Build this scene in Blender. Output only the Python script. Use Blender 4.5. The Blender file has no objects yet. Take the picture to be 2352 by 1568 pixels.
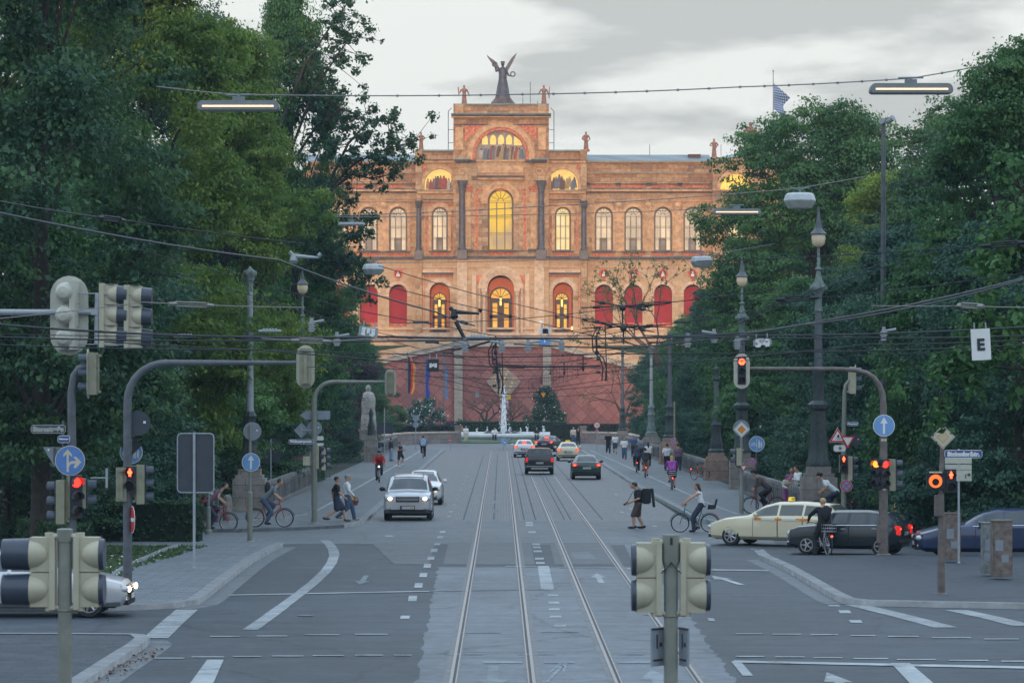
import bpy, bmesh, math, random
import numpy as np
from mathutils import Vector, Matrix, Euler
R=math.radians; PI=math.pi
SC=bpy.context.scene; COL=SC.collection
# ---- camera (street axis = +Y, x right, z up) -------------------------------------
F=7000.; H=4.75; CX=1150.; HY=917.          # focal length / principal point in pixels of a 2352x1568 picture
cam=bpy.data.cameras.new('camera'); co=bpy.data.objects.new('camera',cam); COL.objects.link(co)
co.location=(0,0,H); co.rotation_euler=(PI/2,0,0)
cam.sensor_width=36; cam.lens=F*36/2352.; cam.shift_x=(1176-CX)/2352.; cam.shift_y=(HY-784)/2352.
cam.clip_start=1; cam.clip_end=6000
cam.dof.use_dof=True; cam.dof.focus_distance=190; cam.dof.aperture_fstop=8
SC.camera=co
# ---- world -------------------------------------------------------------------------
SUN_EL=R(3.2); SUN_ROT=R(176)
w=bpy.data.worlds.new('World'); SC.world=w; w.use_nodes=True
nt=w.node_tree; N=nt.nodes; L=nt.links
bg=N['Background']; sky=N.new('ShaderNodeTexSky'); sky.sky_type='NISHITA'; sky.sun_disc=False
sky.sun_elevation=SUN_EL; sky.sun_rotation=SUN_ROT; sky.air_density=1.2; sky.dust_density=2
def nd(t,**k):
    n=N.new(t)
    for a,b in k.items(): setattr(n,a,b)
    return n
tc=nd('ShaderNodeTexCoord'); sep=nd('ShaderNodeSeparateXYZ'); L.new(tc.outputs['Generated'],sep.inputs[0])
zz=nd('ShaderNodeMath',operation='MAXIMUM'); zz.inputs[1].default_value=0; L.new(sep.outputs['Z'],zz.inputs[0])
# gradient of the thin cloud veil: pale warm white at the horizon, cooler high up
rg=nd('ShaderNodeValToRGB'); L.new(zz.outputs[0],rg.inputs[0]); cr=rg.color_ramp
cr.elements[0].position=0; cr.elements[0].color=(.62,.60,.59,1)
cr.elements[1].position=1; cr.elements[1].color=(.88,1.10,1.36,1)
e=cr.elements.new(.07); e.color=(.615,.63,.615,1)
e=cr.elements.new(.14); e.color=(.61,.635,.62,1)
e=cr.elements.new(.30); e.color=(.92,1.10,1.30,1)
# flat streaky clouds
mp=nd('ShaderNodeMapping'); mp.inputs['Scale'].default_value=(3.0,3.0,12.); mp.inputs['Location'].default_value=(1.9,0.4,.75); L.new(tc.outputs['Generated'],mp.inputs[0])
n1=nd('ShaderNodeTexNoise'); n1.inputs['Scale'].default_value=3.2; n1.inputs['Detail'].default_value=8; n1.inputs['Roughness'].default_value=.5; n1.inputs['Distortion'].default_value=.08
L.new(mp.outputs[0],n1.inputs[0])
r2=nd('ShaderNodeValToRGB'); L.new(n1.outputs[0],r2.inputs[0]); r2.color_ramp.elements[0].position=.45; r2.color_ramp.elements[0].color=(0,0,0,1); r2.color_ramp.elements[1].position=.55; r2.color_ramp.elements[1].color=(1,1,1,1)
mx=nd('ShaderNodeMixRGB'); L.new(r2.outputs[0],mx.inputs[0]); L.new(rg.outputs[0],mx.inputs[1]); 
mm=nd('ShaderNodeMixRGB',blend_type='MULTIPLY'); mm.inputs[0].default_value=1; L.new(rg.outputs[0],mm.inputs[1]); mm.inputs[2].default_value=(.64,.645,.66,1)
L.new(mm.outputs[0],mx.inputs[2])
# nishita sky x 0.1 + veil
sc_=nd('ShaderNodeMixRGB',blend_type='MULTIPLY'); sc_.inputs[0].default_value=1; L.new(sky.outputs[0],sc_.inputs[1]); sc_.inputs[2].default_value=(.1,.1,.1,1)
m3=nd('ShaderNodeMixRGB'); m3.inputs[0].default_value=.9; L.new(sc_.outputs[0],m3.inputs[1]); L.new(mx.outputs[0],m3.inputs[2])
L.new(m3.outputs[0],bg.inputs[0]); bg.inputs[1].default_value=1.0
sl=bpy.data.lights.new('sun','SUN'); so=bpy.data.objects.new('sun',sl); COL.objects.link(so)
sl.energy=1.3; sl.angle=R(2.5); sl.color=(1,.69,.44)
so.rotation_euler=(PI/2-SUN_EL,0,R(-4)); so.location=(0,-50,60)
SC.view_settings.view_transform='Standard'; SC.view_settings.look='None'; SC.view_settings.exposure=.64; SC.view_settings.gamma=1
SC.cycles.max_bounces=6; SC.cycles.transparent_max_bounces=12; SC.cycles.volume_bounces=0
SC.cycles.volume_step_rate=8
# ---- helpers -------------------------------------------------------------------------
def G(px,py,h=0.):
    s=(py-HY)/(H-h); return ((px-CX)/s, F/s, h)
def P(px,py,Y): return ((px-CX)*Y/F, Y, H+(HY-py)*Y/F)
def tag(o,label=None,cat=None,group=None,kind=None):
    if label: o['label']=label
    if cat: o['category']=cat
    if group: o['group']=group
    if kind: o['kind']=kind
    return o
def thing(name,label,cat,loc=(0,0,0),rz=0,group=None,sc=1):
    o=bpy.data.objects.new(name,None); COL.objects.link(o); o.location=loc; o.rotation_euler=(0,0,rz); o.scale=(sc,sc,sc)
    o.empty_display_size=.3
    return tag(o,label,cat,group)
def dup(o,loc=None,rz=None,label=None,group=None,sc=None):
    def rec(s,par):
        c=s.copy(); COL.objects.link(c)
        if par is not None: c.parent=par; c.matrix_parent_inverse=s.matrix_parent_inverse.copy()
        for ch in kids.get(s.name,[]): rec(ch,c)
        return c
    kids={}
    for q in o.children_recursive: kids.setdefault(q.parent.name,[]).append(q)
    c=rec(o,None)
    if loc is not None: c.location=loc
    if rz is not None: c.rotation_euler=(0,0,rz)
    if sc is not None: c.scale=sc if hasattr(sc,'__len__') else (sc,sc,sc)
    if label: c['label']=label
    if group: c['group']=group
    return c
class MB:
    def __init__(s): s.v=[]; s.f=[]; s.m=[]
    def add(s,vs,fs,m=0):
        b=len(s.v); s.v+= [tuple(x) for x in vs]; s.f+=[tuple(i+b for i in f) for f in fs]; s.m+=[m]*len(fs); return s
    def box(s,c,d,m=0,rz=0,rot=None):
        hx,hy,hz=d[0]/2,d[1]/2,d[2]/2
        vs=[Vector((x,y,z)) for z in(-hz,hz) for y in(-hy,hy) for x in(-hx,hx)]
        M=rot if rot is not None else Matrix.Rotation(rz,3,'Z')
        vs=[M@q+Vector(c) for q in vs]
        return s.add(vs,[(0,2,3,1),(4,5,7,6),(0,1,5,4),(2,6,7,3),(0,4,6,2),(1,3,7,5)],m)
    def b(s,x0,x1,y0,y1,z0,z1,m=0): return s.box(((x0+x1)/2,(y0+y1)/2,(z0+z1)/2),(abs(x1-x0),abs(y1-y0),abs(z1-z0)),m)
    def cyl(s,p0,p1,r0,r1=None,n=10,m=0,cap=True):
        r1=r0 if r1 is None else r1; p0=Vector(p0); p1=Vector(p1); d=(p1-p0)
        if d.length<1e-6: return s
        d.normalize(); a=Vector((0,0,1)) if abs(d.z)<.9 else Vector((1,0,0)); u=d.cross(a).normalized(); v=d.cross(u)
        vs=[];
        for p,r in((p0,r0),(p1,r1)):
            for i in range(n): t=2*PI*i/n; vs.append(p+u*(r*math.cos(t))+v*(r*math.sin(t)))
        fs=[(i,(i+1)%n,n+(i+1)%n,n+i) for i in range(n)]
        if cap: fs+=[tuple(range(n-1,-1,-1)),tuple(range(n,2*n))]
        return s.add(vs,fs,m)
    def tube(s,pts,r,n=8,m=0,cap=True):
        pts=[Vector(p) for p in pts]; K=len(pts); rs=r if hasattr(r,'__len__') else [r]*K
        vs=[]; pu=None
        for k in range(K):
            d=(pts[min(k+1,K-1)]-pts[max(k-1,0)]).normalized()
            if pu is None:
                a=Vector((0,0,1)) if abs(d.z)<.9 else Vector((1,0,0)); u=d.cross(a).normalized()
            else: u=(pu-d*pu.dot(d)).normalized()
            pu=u; v=d.cross(u)
            for i in range(n): t=2*PI*i/n; vs.append(pts[k]+u*(rs[k]*math.cos(t))+v*(rs[k]*math.sin(t)))
        fs=[(k*n+i,k*n+(i+1)%n,(k+1)*n+(i+1)%n,(k+1)*n+i) for k in range(K-1) for i in range(n)]
        if cap: fs+=[tuple(range(n-1,-1,-1)),tuple(range((K-1)*n,K*n))]
        return s.add(vs,fs,m)
    def lathe(s,prof,c=(0,0,0),n=16,m=0,flute=0,axis='z'):
        vs=[]
        for r,z in prof:
            for i in range(n):
                t=2*PI*i/n; rr=r*(1-flute*(i%2)); x,y=rr*math.cos(t),rr*math.sin(t)
                q=(x,y,z) if axis=='z' else ((x,z,y) if axis=='y' else (z,x,y))
                vs.append((c[0]+q[0],c[1]+q[1],c[2]+q[2]))
        K=len(prof); fs=[(k*n+i,k*n+(i+1)%n,(k+1)*n+(i+1)%n,(k+1)*n+i) for k in range(K-1) for i in range(n)]
        fs+=[tuple(range(n-1,-1,-1)),tuple(range((K-1)*n,K*n))]
        return s.add(vs,fs,m)
    def ell(s,c,r,n=12,k=8,m=0,rot=None):
        r=r if hasattr(r,'__len__') else (r,r,r); vs=[]; M=rot or Matrix.Identity(3)
        for j in range(k+1):
            ph=PI*j/k
            for i in range(n):
                t=2*PI*i/n; vs.append(M@Vector((r[0]*math.sin(ph)*math.cos(t),r[1]*math.sin(ph)*math.sin(t),r[2]*math.cos(ph)))+Vector(c))
        return s.add(vs,[(j*n+i,(j+1)*n+i,(j+1)*n+(i+1)%n,j*n+(i+1)%n) for j in range(k) for i in range(n)],m)
    def prism(s,poly,d0,d1,plane='xz',m=0):
        n=len(poly); vs=[]
        for d in(d0,d1):
            for a,b in poly: vs.append((a,d,b) if plane=='xz' else ((a,b,d) if plane=='xy' else (d,a,b)))
        fs=[tuple(range(n)),tuple(range(2*n-1,n-1,-1))]+[(i,n+i,n+(i+1)%n,(i+1)%n) for i in range(n)]
        return s.add(vs,fs,m)
    def torus(s,c,Rr,r,n=24,k=8,m=0,axis='x',a0=0,a1=2*PI):
        full=abs(a1-a0-2*PI)<1e-3; K=n if full else n+1; pts=[]
        for i in range(K):
            t=a0+(a1-a0)*i/n; a,b=Rr*math.cos(t),Rr*math.sin(t)
            ex=Vector((0,a,b)) if axis=='x' else (Vector((a,0,b)) if axis=='y' else Vector((a,b,0)))
            ax=Vector((1,0,0)) if axis=='x' else (Vector((0,1,0)) if axis=='y' else Vector((0,0,1)))
            e=ex.normalized()
            for j in range(k):
                q=2*PI*j/k; pts.append(Vector(c)+ex+e*(r*math.cos(q))+ax*(r*math.sin(q)))
        fs=[(i*k+j,i*k+(j+1)%k,((i+1)%K)*k+(j+1)%k,((i+1)%K)*k+j) for i in range(n if full else n) for j in range(k)]
        return s.add(pts,fs,m)
    def build(s,name,mats,parent=None,smooth=None,loc=None,fix=True,bevel=0):
        me=bpy.data.meshes.new(name); me.from_pydata(s.v,[],s.f)
        mats=mats if isinstance(mats,(list,tuple)) else [mats]
        for q in mats: me.materials.append(q)
        if len(mats)>1: me.polygons.foreach_set('material_index',s.m)
        if fix or bevel:
            bm=bmesh.new(); bm.from_mesh(me)
            if fix: bmesh.ops.recalc_face_normals(bm,faces=bm.faces)
            if bevel: bmesh.ops.bevel(bm,geom=[e for e in bm.edges if len(e.link_faces)==2 and e.calc_face_angle()>.6],offset=bevel,segments=2,affect='EDGES',clamp_overlap=True)
            bm.to_mesh(me); bm.free()
        if smooth is not None:
            me.polygons.foreach_set('use_smooth',[True]*len(me.polygons))
            me.set_sharp_from_angle(angle=R(smooth))
        o=bpy.data.objects.new(name,me); COL.objects.link(o)
        if parent is not None: o.parent=parent
        if loc is not None: o.location=loc
        return o
# ---- materials -----------------------------------------------------------------------
MATS={}
def mat(name,col,rough=.7,metal=0,var=.12,scale=6,bump=0,emit=0,ecol=None,trans=0,coat=0,spec=.4):
    if name in MATS: return MATS[name]
    m=bpy.data.materials.new(name); m.use_nodes=True; t=m.node_tree; b=t.nodes['Principled BSDF']
    c=(*col,1)
    if var:
        tc=t.nodes.new('ShaderNodeTexCoord'); n=t.nodes.new('ShaderNodeTexNoise'); n.inputs['Scale'].default_value=scale; n.inputs['Detail'].default_value=5; n.inputs['Roughness'].default_value=.6
        t.links.new(tc.outputs['Object'],n.inputs[0])
        mr=t.nodes.new('ShaderNodeMapRange'); mr.inputs[1].default_value=.3; mr.inputs[2].default_value=.7; mr.inputs[3].default_value=1-var; mr.inputs[4].default_value=1+var
        t.links.new(n.outputs[0],mr.inputs[0])
        mu=t.nodes.new('ShaderNodeVectorMath'); mu.operation='SCALE'; mu.inputs[0].default_value=col; t.links.new(mr.outputs[0],mu.inputs['Scale']); t.links.new(mu.outputs[0],b.inputs['Base Color'])
        if bump:
            bp=t.nodes.new('ShaderNodeBump'); bp.inputs['Strength'].default_value=bump; bp.inputs['Distance'].default_value=.02; t.links.new(n.outputs[0],bp.inputs['Height']); t.links.new(bp.outputs[0],b.inputs['Normal'])
    else: b.inputs['Base Color'].default_value=c
    b.inputs['Roughness'].default_value=rough; b.inputs['Metallic'].default_value=metal
    b.inputs['Specular IOR Level'].default_value=spec
    if coat: b.inputs['Coat Weight'].default_value=coat; b.inputs['Coat Roughness'].default_value=.06
    if emit: b.inputs['Emission Color'].default_value=(*(ecol or col),1); b.inputs['Emission Strength'].default_value=emit
    MATS[name]=m; return m
def stone(name,c1,c2,c3,bw=1.25,bh=.52,mort=.012,stain=.35,mcol=None,rough=.85,axis='xz',rotz=0,off=.5,nsc=.35,bumpd=.0,scl=1):
    m=bpy.data.materials.new(name); m.use_nodes=True; t=m.node_tree; NN=t.nodes; LL=t.links; b=NN['Principled BSDF']
    tc=NN.new('ShaderNodeTexCoord'); sp=NN.new('ShaderNodeSeparateXYZ'); LL.new(tc.outputs['Object'],sp.inputs[0])
    cb=NN.new('ShaderNodeCombineXYZ')
    if axis=='xz':
        ad=NN.new('ShaderNodeMath'); LL.new(sp.outputs[0],ad.inputs[0]); LL.new(sp.outputs[1],ad.inputs[1]); LL.new(ad.outputs[0],cb.inputs[0]); LL.new(sp.outputs[2],cb.inputs[1])
    else: LL.new(sp.outputs[0],cb.inputs[0]); LL.new(sp.outputs[1],cb.inputs[1])
    mp=NN.new('ShaderNodeMapping'); mp.inputs['Rotation'].default_value=(0,0,rotz); mp.inputs['Scale'].default_value=(scl,scl,scl); LL.new(cb.outputs[0],mp.inputs[0])
    def brick(ca,cbb,w,h,o):
        br=NN.new('ShaderNodeTexBrick'); LL.new(mp.outputs[0],br.inputs[0]); br.offset=o
        br.inputs['Color1'].default_value=(*ca,1); br.inputs['Color2'].default_value=(*cbb,1)
        mc=mcol or tuple(x*.45 for x in c1)
        br.inputs['Mortar'].default_value=(*mc,1); br.inputs['Scale'].default_value=1; br.inputs['Mortar Size'].default_value=mort; br.inputs['Brick Width'].default_value=w; br.inputs['Row Height'].default_value=h
        return br
    b1=brick(c1,c2,bw,bh,off); b2=brick(c3,c2,bw,bh,off); b2.inputs['Bias'].default_value=.1
    no=NN.new('ShaderNodeTexNoise'); no.inputs['Scale'].default_value=nsc; no.inputs['Detail'].default_value=6; no.inputs['Roughness'].default_value=.65; LL.new(tc.outputs['Object'],no.inputs[0])
    rr=NN.new('ShaderNodeMapRange'); rr.inputs[1].default_value=.4; rr.inputs[2].default_value=.6; LL.new(no.outputs[0],rr.inputs[0])
    mi=NN.new('ShaderNodeMixRGB'); LL.new(rr.outputs[0],mi.inputs[0]); LL.new(b1.outputs[0],mi.inputs[1]); LL.new(b2.outputs[0],mi.inputs[2])
    n2=NN.new('ShaderNodeTexNoise'); n2.inputs['Scale'].default_value=2.2; n2.inputs['Detail'].default_value=8; n2.inputs['Roughness'].default_value=.75; LL.new(tc.outputs['Object'],n2.inputs[0])
    r2=NN.new('ShaderNodeMapRange'); r2.inputs[1].default_value=.35; r2.inputs[2].default_value=.72; r2.inputs[3].default_value=1+stain*.4; r2.inputs[4].default_value=1-stain; LL.new(n2.outputs[0],r2.inputs[0])
    mu=NN.new('ShaderNodeVectorMath'); mu.operation='SCALE'; LL.new(mi.outputs[0],mu.inputs[0]); LL.new(r2.outputs[0],mu.inputs['Scale']); LL.new(mu.outputs[0],b.inputs['Base Color'])
    b.inputs['Roughness'].default_value=rough; b.inputs['Specular IOR Level'].default_value=.25
    if bumpd:
        bp=NN.new('ShaderNodeBump'); bp.inputs['Distance'].default_value=bumpd; bp.inputs['Strength'].default_value=.8; 
        iv=NN.new('ShaderNodeMath'); iv.operation='SUBTRACT'; iv.inputs[0].default_value=1; LL.new(b1.outputs['Fac'],iv.inputs[1]); 
        a2=NN.new('ShaderNodeMath'); a2.operation='MULTIPLY_ADD'; LL.new(n2.outputs[0],a2.inputs[0]); a2.inputs[1].default_value=.8; LL.new(iv.outputs[0],a2.inputs[2]); LL.new(a2.outputs[0],bp.inputs['Height']); LL.new(bp.outputs[0],b.inputs['Normal'])
    MATS[name]=m; return m
def leafmat(name,ca,cb,cc,trans=.35,patch=.25):
    m=bpy.data.materials.new(name); m.use_nodes=True; t=m.node_tree; NN=t.nodes; LL=t.links; b=NN['Principled BSDF']; out=NN['Material Output']
    at=NN.new('ShaderNodeAttribute'); at.attribute_name='rnd'
    tc=NN.new('ShaderNodeTexCoord'); no=NN.new('ShaderNodeTexNoise'); no.inputs['Scale'].default_value=patch; no.inputs['Detail'].default_value=4; LL.new(tc.outputs['Object'],no.inputs[0])
    oi=NN.new('ShaderNodeObjectInfo')
    a=NN.new('ShaderNodeMath'); a.operation='MULTIPLY_ADD'; LL.new(no.outputs[0],a.inputs[0]); a.inputs[1].default_value=1.5; LL.new(at.outputs['Fac'],a.inputs[2])
    a2=NN.new('ShaderNodeMath'); a2.operation='MULTIPLY_ADD'; LL.new(oi.outputs['Random'],a2.inputs[0]); a2.inputs[1].default_value=.5; LL.new(a.outputs[0],a2.inputs[2])
    mr=NN.new('ShaderNodeMapRange'); mr.inputs[1].default_value=.5; mr.inputs[2].default_value=2.3; LL.new(a2.outputs[0],mr.inputs[0])
    rp=NN.new('ShaderNodeValToRGB'); LL.new(mr.outputs[0],rp.inputs[0]); rp.color_ramp.elements[0].color=(*ca,1); rp.color_ramp.elements[1].color=(*cc,1); e=rp.color_ramp.elements.new(.5); e.color=(*cb,1)
    LL.new(rp.outputs[0],b.inputs['Base Color']); b.inputs['Roughness'].default_value=.55; b.inputs['Specular IOR Level'].default_value=.3
    tr=NN.new('ShaderNodeBsdfTranslucent'); LL.new(rp.outputs[0],tr.inputs[0]); mx=NN.new('ShaderNodeMixShader'); mx.inputs[0].default_value=trans
    LL.new(b.outputs[0],mx.inputs[1]); LL.new(tr.outputs[0],mx.inputs[2]); LL.new(mx.outputs[0],out.inputs[0])
    MATS[name]=m; return m
def text(s,size,depth=.004,align='CENTER',bold=0.):
    cu=bpy.data.curves.new('t','FONT'); cu.body=s; cu.size=size; cu.align_x=align; cu.align_y='CENTER'; cu.extrude=depth; cu.resolution_u=3; cu.offset=bold
    o=bpy.data.objects.new('t',cu); COL.objects.link(o); dg=bpy.context.evaluated_depsgraph_get(); me=bpy.data.meshes.new_from_object(o.evaluated_get(dg))
    vs=[v.co.copy() for v in me.vertices]; fs=[tuple(p.vertices) for p in me.polygons]
    bpy.data.objects.remove(o); bpy.data.curves.remove(cu); bpy.data.meshes.remove(me)
    return vs,fs
def put_text(mb,s,size,c,m=0,w=None,depth=.004,flip=False,bold=0.,stretch=1):
    """upright text in the xz plane facing -Y (the camera), centred on c"""
    vs,fs=text(s,size,depth,bold=bold); xs=[v.x for v in vs]; zs=[v.y for v in vs]
    k=1 if w is None else w/(max(xs)-min(xs)); mx_=(max(xs)+min(xs))/2; mz=(max(zs)+min(zs))/2
    sg=-1 if flip else 1
    mb.add([(c[0]+sg*(v.x-mx_)*k,c[1]-v.z*sg,c[2]+(v.y-mz)*(k if w else 1)*stretch) for v in vs],fs,m)
# ================= GROUND, ROADS =====================================================
def sheet(name,pts,z,m,kind='structure',thick=0):
    mb=MB()
    if thick: mb.prism([(p[0],p[1]) for p in pts],z-thick,z,'xy')
    else: mb.add([(p[0],p[1],z) for p in pts],[tuple(range(len(pts)))])
    o=mb.build(name,m); return tag(o,kind=kind)
def roadmat(name,c,speck=.4,big=.18,rough=.75,streak=0,bump=.3):
    m=bpy.data.materials.new(name); m.use_nodes=True; t=m.node_tree; NN=t.nodes; LL=t.links; b=NN['Principled BSDF']
    tc=NN.new('ShaderNodeTexCoord')
    def nz(s,d,r,v=None):
        n=NN.new('ShaderNodeTexNoise'); n.inputs['Scale'].default_value=s; n.inputs['Detail'].default_value=d; n.inputs['Roughness'].default_value=r
        if v: mp=NN.new('ShaderNodeMapping'); mp.inputs['Scale'].default_value=v; LL.new(tc.outputs['Object'],mp.inputs[0]); LL.new(mp.outputs[0],n.inputs[0])
        else: LL.new(tc.outputs['Object'],n.inputs[0])
        return n
    a=nz(.16,4,.55,(1,.35,1)); d=nz(3.2,9,.85); st=nz(1.1,4,.7,(.06,1.6,1))
    def mr(n,lo,hi):
        r=NN.new('ShaderNodeMapRange'); r.inputs[1].default_value=.3; r.inputs[2].default_value=.7; r.inputs[3].default_value=lo; r.inputs[4].default_value=hi; LL.new(n.outputs[0],r.inputs[0]); return r
    A=mr(a,1-big,1+big); D=mr(d,1-speck,1+speck); S=mr(st,1-streak,1+streak)
    Bn=nz(.9,7,.7); B2=mr(Bn,1-big,1+big); m0=NN.new('ShaderNodeMath'); m0.operation='MULTIPLY'; LL.new(A.outputs[0],m0.inputs[0]); LL.new(B2.outputs[0],m0.inputs[1])
    m1=NN.new('ShaderNodeMath'); m1.operation='MULTIPLY'; LL.new(m0.outputs[0],m1.inputs[0]); LL.new(D.outputs[0],m1.inputs[1])
    m2=NN.new('ShaderNodeMath'); m2.operation='MULTIPLY'; LL.new(m1.outputs[0],m2.inputs[0]); LL.new(S.outputs[0],m2.inputs[1])
    # thin dark cracks and tar seams
    vo=NN.new('ShaderNodeTexVoronoi'); vo.feature='DISTANCE_TO_EDGE'; vo.inputs['Scale'].default_value=.14; 
    wn=NN.new('ShaderNodeMapping'); wn.inputs['Scale'].default_value=(1,.6,1); ns=nz(.8,5,.7); ad=NN.new('ShaderNodeVectorMath'); ad.operation='MULTIPLY_ADD'; LL.new(ns.outputs[1],ad.inputs[0]); ad.inputs[1].default_value=(1.6,1.6,0); LL.new(tc.outputs['Object'],ad.inputs[2]); LL.new(ad.outputs[0],wn.inputs[0]); LL.new(wn.outputs[0],vo.inputs[0])
    cr=NN.new('ShaderNodeMapRange'); cr.inputs[1].default_value=.002; cr.inputs[2].default_value=.008; cr.inputs[3].default_value=.6; cr.inputs[4].default_value=1; LL.new(vo.outputs[0],cr.inputs[0])
    m3=NN.new('ShaderNodeMath'); m3.operation='MULTIPLY'; LL.new(m2.outputs[0],m3.inputs[0]); LL.new(cr.outputs[0],m3.inputs[1])
    mu=NN.new('ShaderNodeVectorMath'); mu.operation='SCALE'; mu.inputs[0].default_value=c; LL.new(m3.outputs[0],mu.inputs['Scale']); LL.new(mu.outputs[0],b.inputs['Base Color'])
    b.inputs['Roughness'].default_value=rough; b.inputs['Specular IOR Level'].default_value=.35
    bp=NN.new('ShaderNodeBump'); bp.inputs['Strength'].default_value=bump; bp.inputs['Distance'].default_value=.01; LL.new(d.outputs[0],bp.inputs['Height']); LL.new(bp.outputs[0],b.inputs['Normal'])
    MATS[name]=m; return m
M_asph=roadmat('asphalt',(.037,.050,.063),streak=.22,big=.3,rough=.62)
M_asph2=roadmat('asphalt pale',(.105,.122,.134),streak=.18,big=.2,rough=.6)
M_conc=roadmat('track bed',(.115,.138,.158),streak=.2,big=.24,rough=.6)
M_patch=roadmat('asphalt patch',(.080,.094,.106),streak=.15,rough=.6)
M_path=roadmat('path asphalt',(.125,.142,.154),streak=.04,big=.1,rough=.7)
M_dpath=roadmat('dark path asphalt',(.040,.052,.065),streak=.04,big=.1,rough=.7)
M_cobble=stone('cobbles',(.12,.137,.15),(.195,.215,.23),(.155,.173,.187),bw=.24,bh=.2,mort=.03,stain=.45,mcol=(.065,.078,.09),rough=.5,axis='xy',nsc=.5,bumpd=.03)
M_tiles=stone('paving tiles',(.145,.168,.187),(.175,.198,.217),(.125,.148,.167),bw=.7,bh=.36,mort=.012,stain=.25,mcol=(.075,.09,.105),rough=.75,axis='xy',nsc=.6)
M_kerb=mat('granite kerb',(.19,.205,.215),.75,var=.28,scale=2.2,bump=.3)
M_paint=roadmat('road paint',(.30,.335,.35),speck=.22,big=.3,streak=.12)
M_paintworn=roadmat('worn road paint',(.18,.21,.23),speck=.3,big=.35,streak=.2)
M_grass=mat('grass base',(.035,.065,.03),.9,var=.35,scale=1.2)
M_soil=mat('undergrowth soil',(.03,.038,.03),.95,var=.35,scale=.6)
sheet('ground',[(-900,-60),(900,-60),(900,3000),(-900,3000)],-.03,M_soil)
sheet('road',[(-120,-30),(120,-30),(120,119),(7.3,119),(7.3,278),(26,292),(34,330),(-32,330),(-24,292),(-5.2,278),(-5.2,119),(-120,119)],0,M_asph)
# cobbled bridge carriageway and the pale strip before it
yc=F/((1196-HY)/H)
sheet('cobbled_road',[(-5.2,yc),(7.3,yc),(7.3,279),(-5.2,279)],.004,M_cobble)
sheet('pale_road_strip',[(-8.5,G(0,1247)[1]),(9.0,G(0,1252)[1]),(10,yc-.02),(-6.5,yc-.02)],.004,M_asph2)
sheet('side_path_strip',[G(-400,1243),G(540,1242),G(650,1250),G(715,1246),G(790,1212),G(540,1222),G(-400,1222)],.0022,M_path)
# pale track bed, ragged edges
rnd=random.Random(4)
def ragged(p0,p1,n,amp):
    out=[]
    for i in range(n+1):
        t=i/n; out.append((p0[0]+(p1[0]-p0[0])*t+rnd.uniform(-amp,amp),p0[1]+(p1[1]-p0[1])*t))
    return out
Yb=G(0,1302)[1]
lt=ragged((G(928,1700)[0],G(928,1700)[1]),(G(1008,1300)[0],Yb),70,.06); rt=ragged((G(1462,1302)[0],Yb),(G(1560,1372)[0],G(0,1372)[1]),18,.06)+ragged((G(1590,1420)[0],G(0,1420)[1]),(G(1740,1640)[0],G(0,1640)[1]),50,.07)
sheet('track_bed',lt+rt,.0055,M_conc)
for qi,(nm,pl,mt) in enumerate((('road_patch',[(1030,1246),(1220,1246),(1228,1296),(1018,1296)],M_patch),('road_patch',[(1262,1246),(1400,1246),(1430,1296),(1275,1296)],M_patch),
                 ('road_patch',[(1310,1268),(1352,1268),(1370,1282),(1318,1282)],M_conc),('road_patch',[(1434,1250),(1480,1252),(1510,1290),(1452,1290)],M_conc),
                 ('road_patch',[(855,1248),(1000,1248),(985,1296),(905,1296)],M_patch),('road_patch',[(900,1206),(960,1206),(955,1214),(890,1214)],M_conc))):
    sheet(nm,[G(*q) for q in pl],.0068+.0004*qi,mt)
# ---- tram rails (grooved rail let into the road)
M_rail=mat('polished rail',(.26,.27,.28),.35,.9,var=.1); M_groove=mat('rail groove',(.018,.022,.028),.6)
M_railbed=mat('rail mortar',(.17,.175,.18),.8,var=.25,scale=3)
for k,(xr,xf) in enumerate(((-.84,-.86),(.56,.57),(1.94,1.90),(3.37,3.33))):
    pts=[(xr,20),(xr,60),(xr,100),(xr,yc-8),((xr+xf)/2,yc+20),(xf,200),(xf,279)]
    mb=MB()
    def strip(a,b,z,m,pts=pts,mb=mb):
        vs=[]
        for x,y in pts: vs+=[(x+a,y,z),(x+b,y,z)]
        mb.add(vs,[(2*i,2*i+1,2*i+3,2*i+2) for i in range(len(pts)-1)],m)
    sg=1 if k%2==0 else -1
    strip(-.13,.13,.0095,2); strip(-.028,.028,.016,0); strip(min(sg*.028,sg*.075),max(sg*.028,sg*.075),.0125,1); strip(min(sg*.075,sg*.1),max(sg*.075,sg*.1),.016,0)
    tag(mb.build('tram_rail',[M_rail,M_groove,M_railbed],fix=False),kind='structure')
# setts lines beside the rails
mb=MB()
for x in (-1.5,-.3,.9,2.5,2.75,4.0,1.35):
    for side in (0,):
        mb.add([(x,yc+1,.0085),(x+.05,yc+1,.0085),(x+.05,260,.0085),(x,260,.0085)],[(0,1,2,3)])
tag(mb.build('sett_joints',mat('sett joint',(.075,.085,.1),.9,var=.3,scale=2),fix=False),kind='structure')
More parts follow.
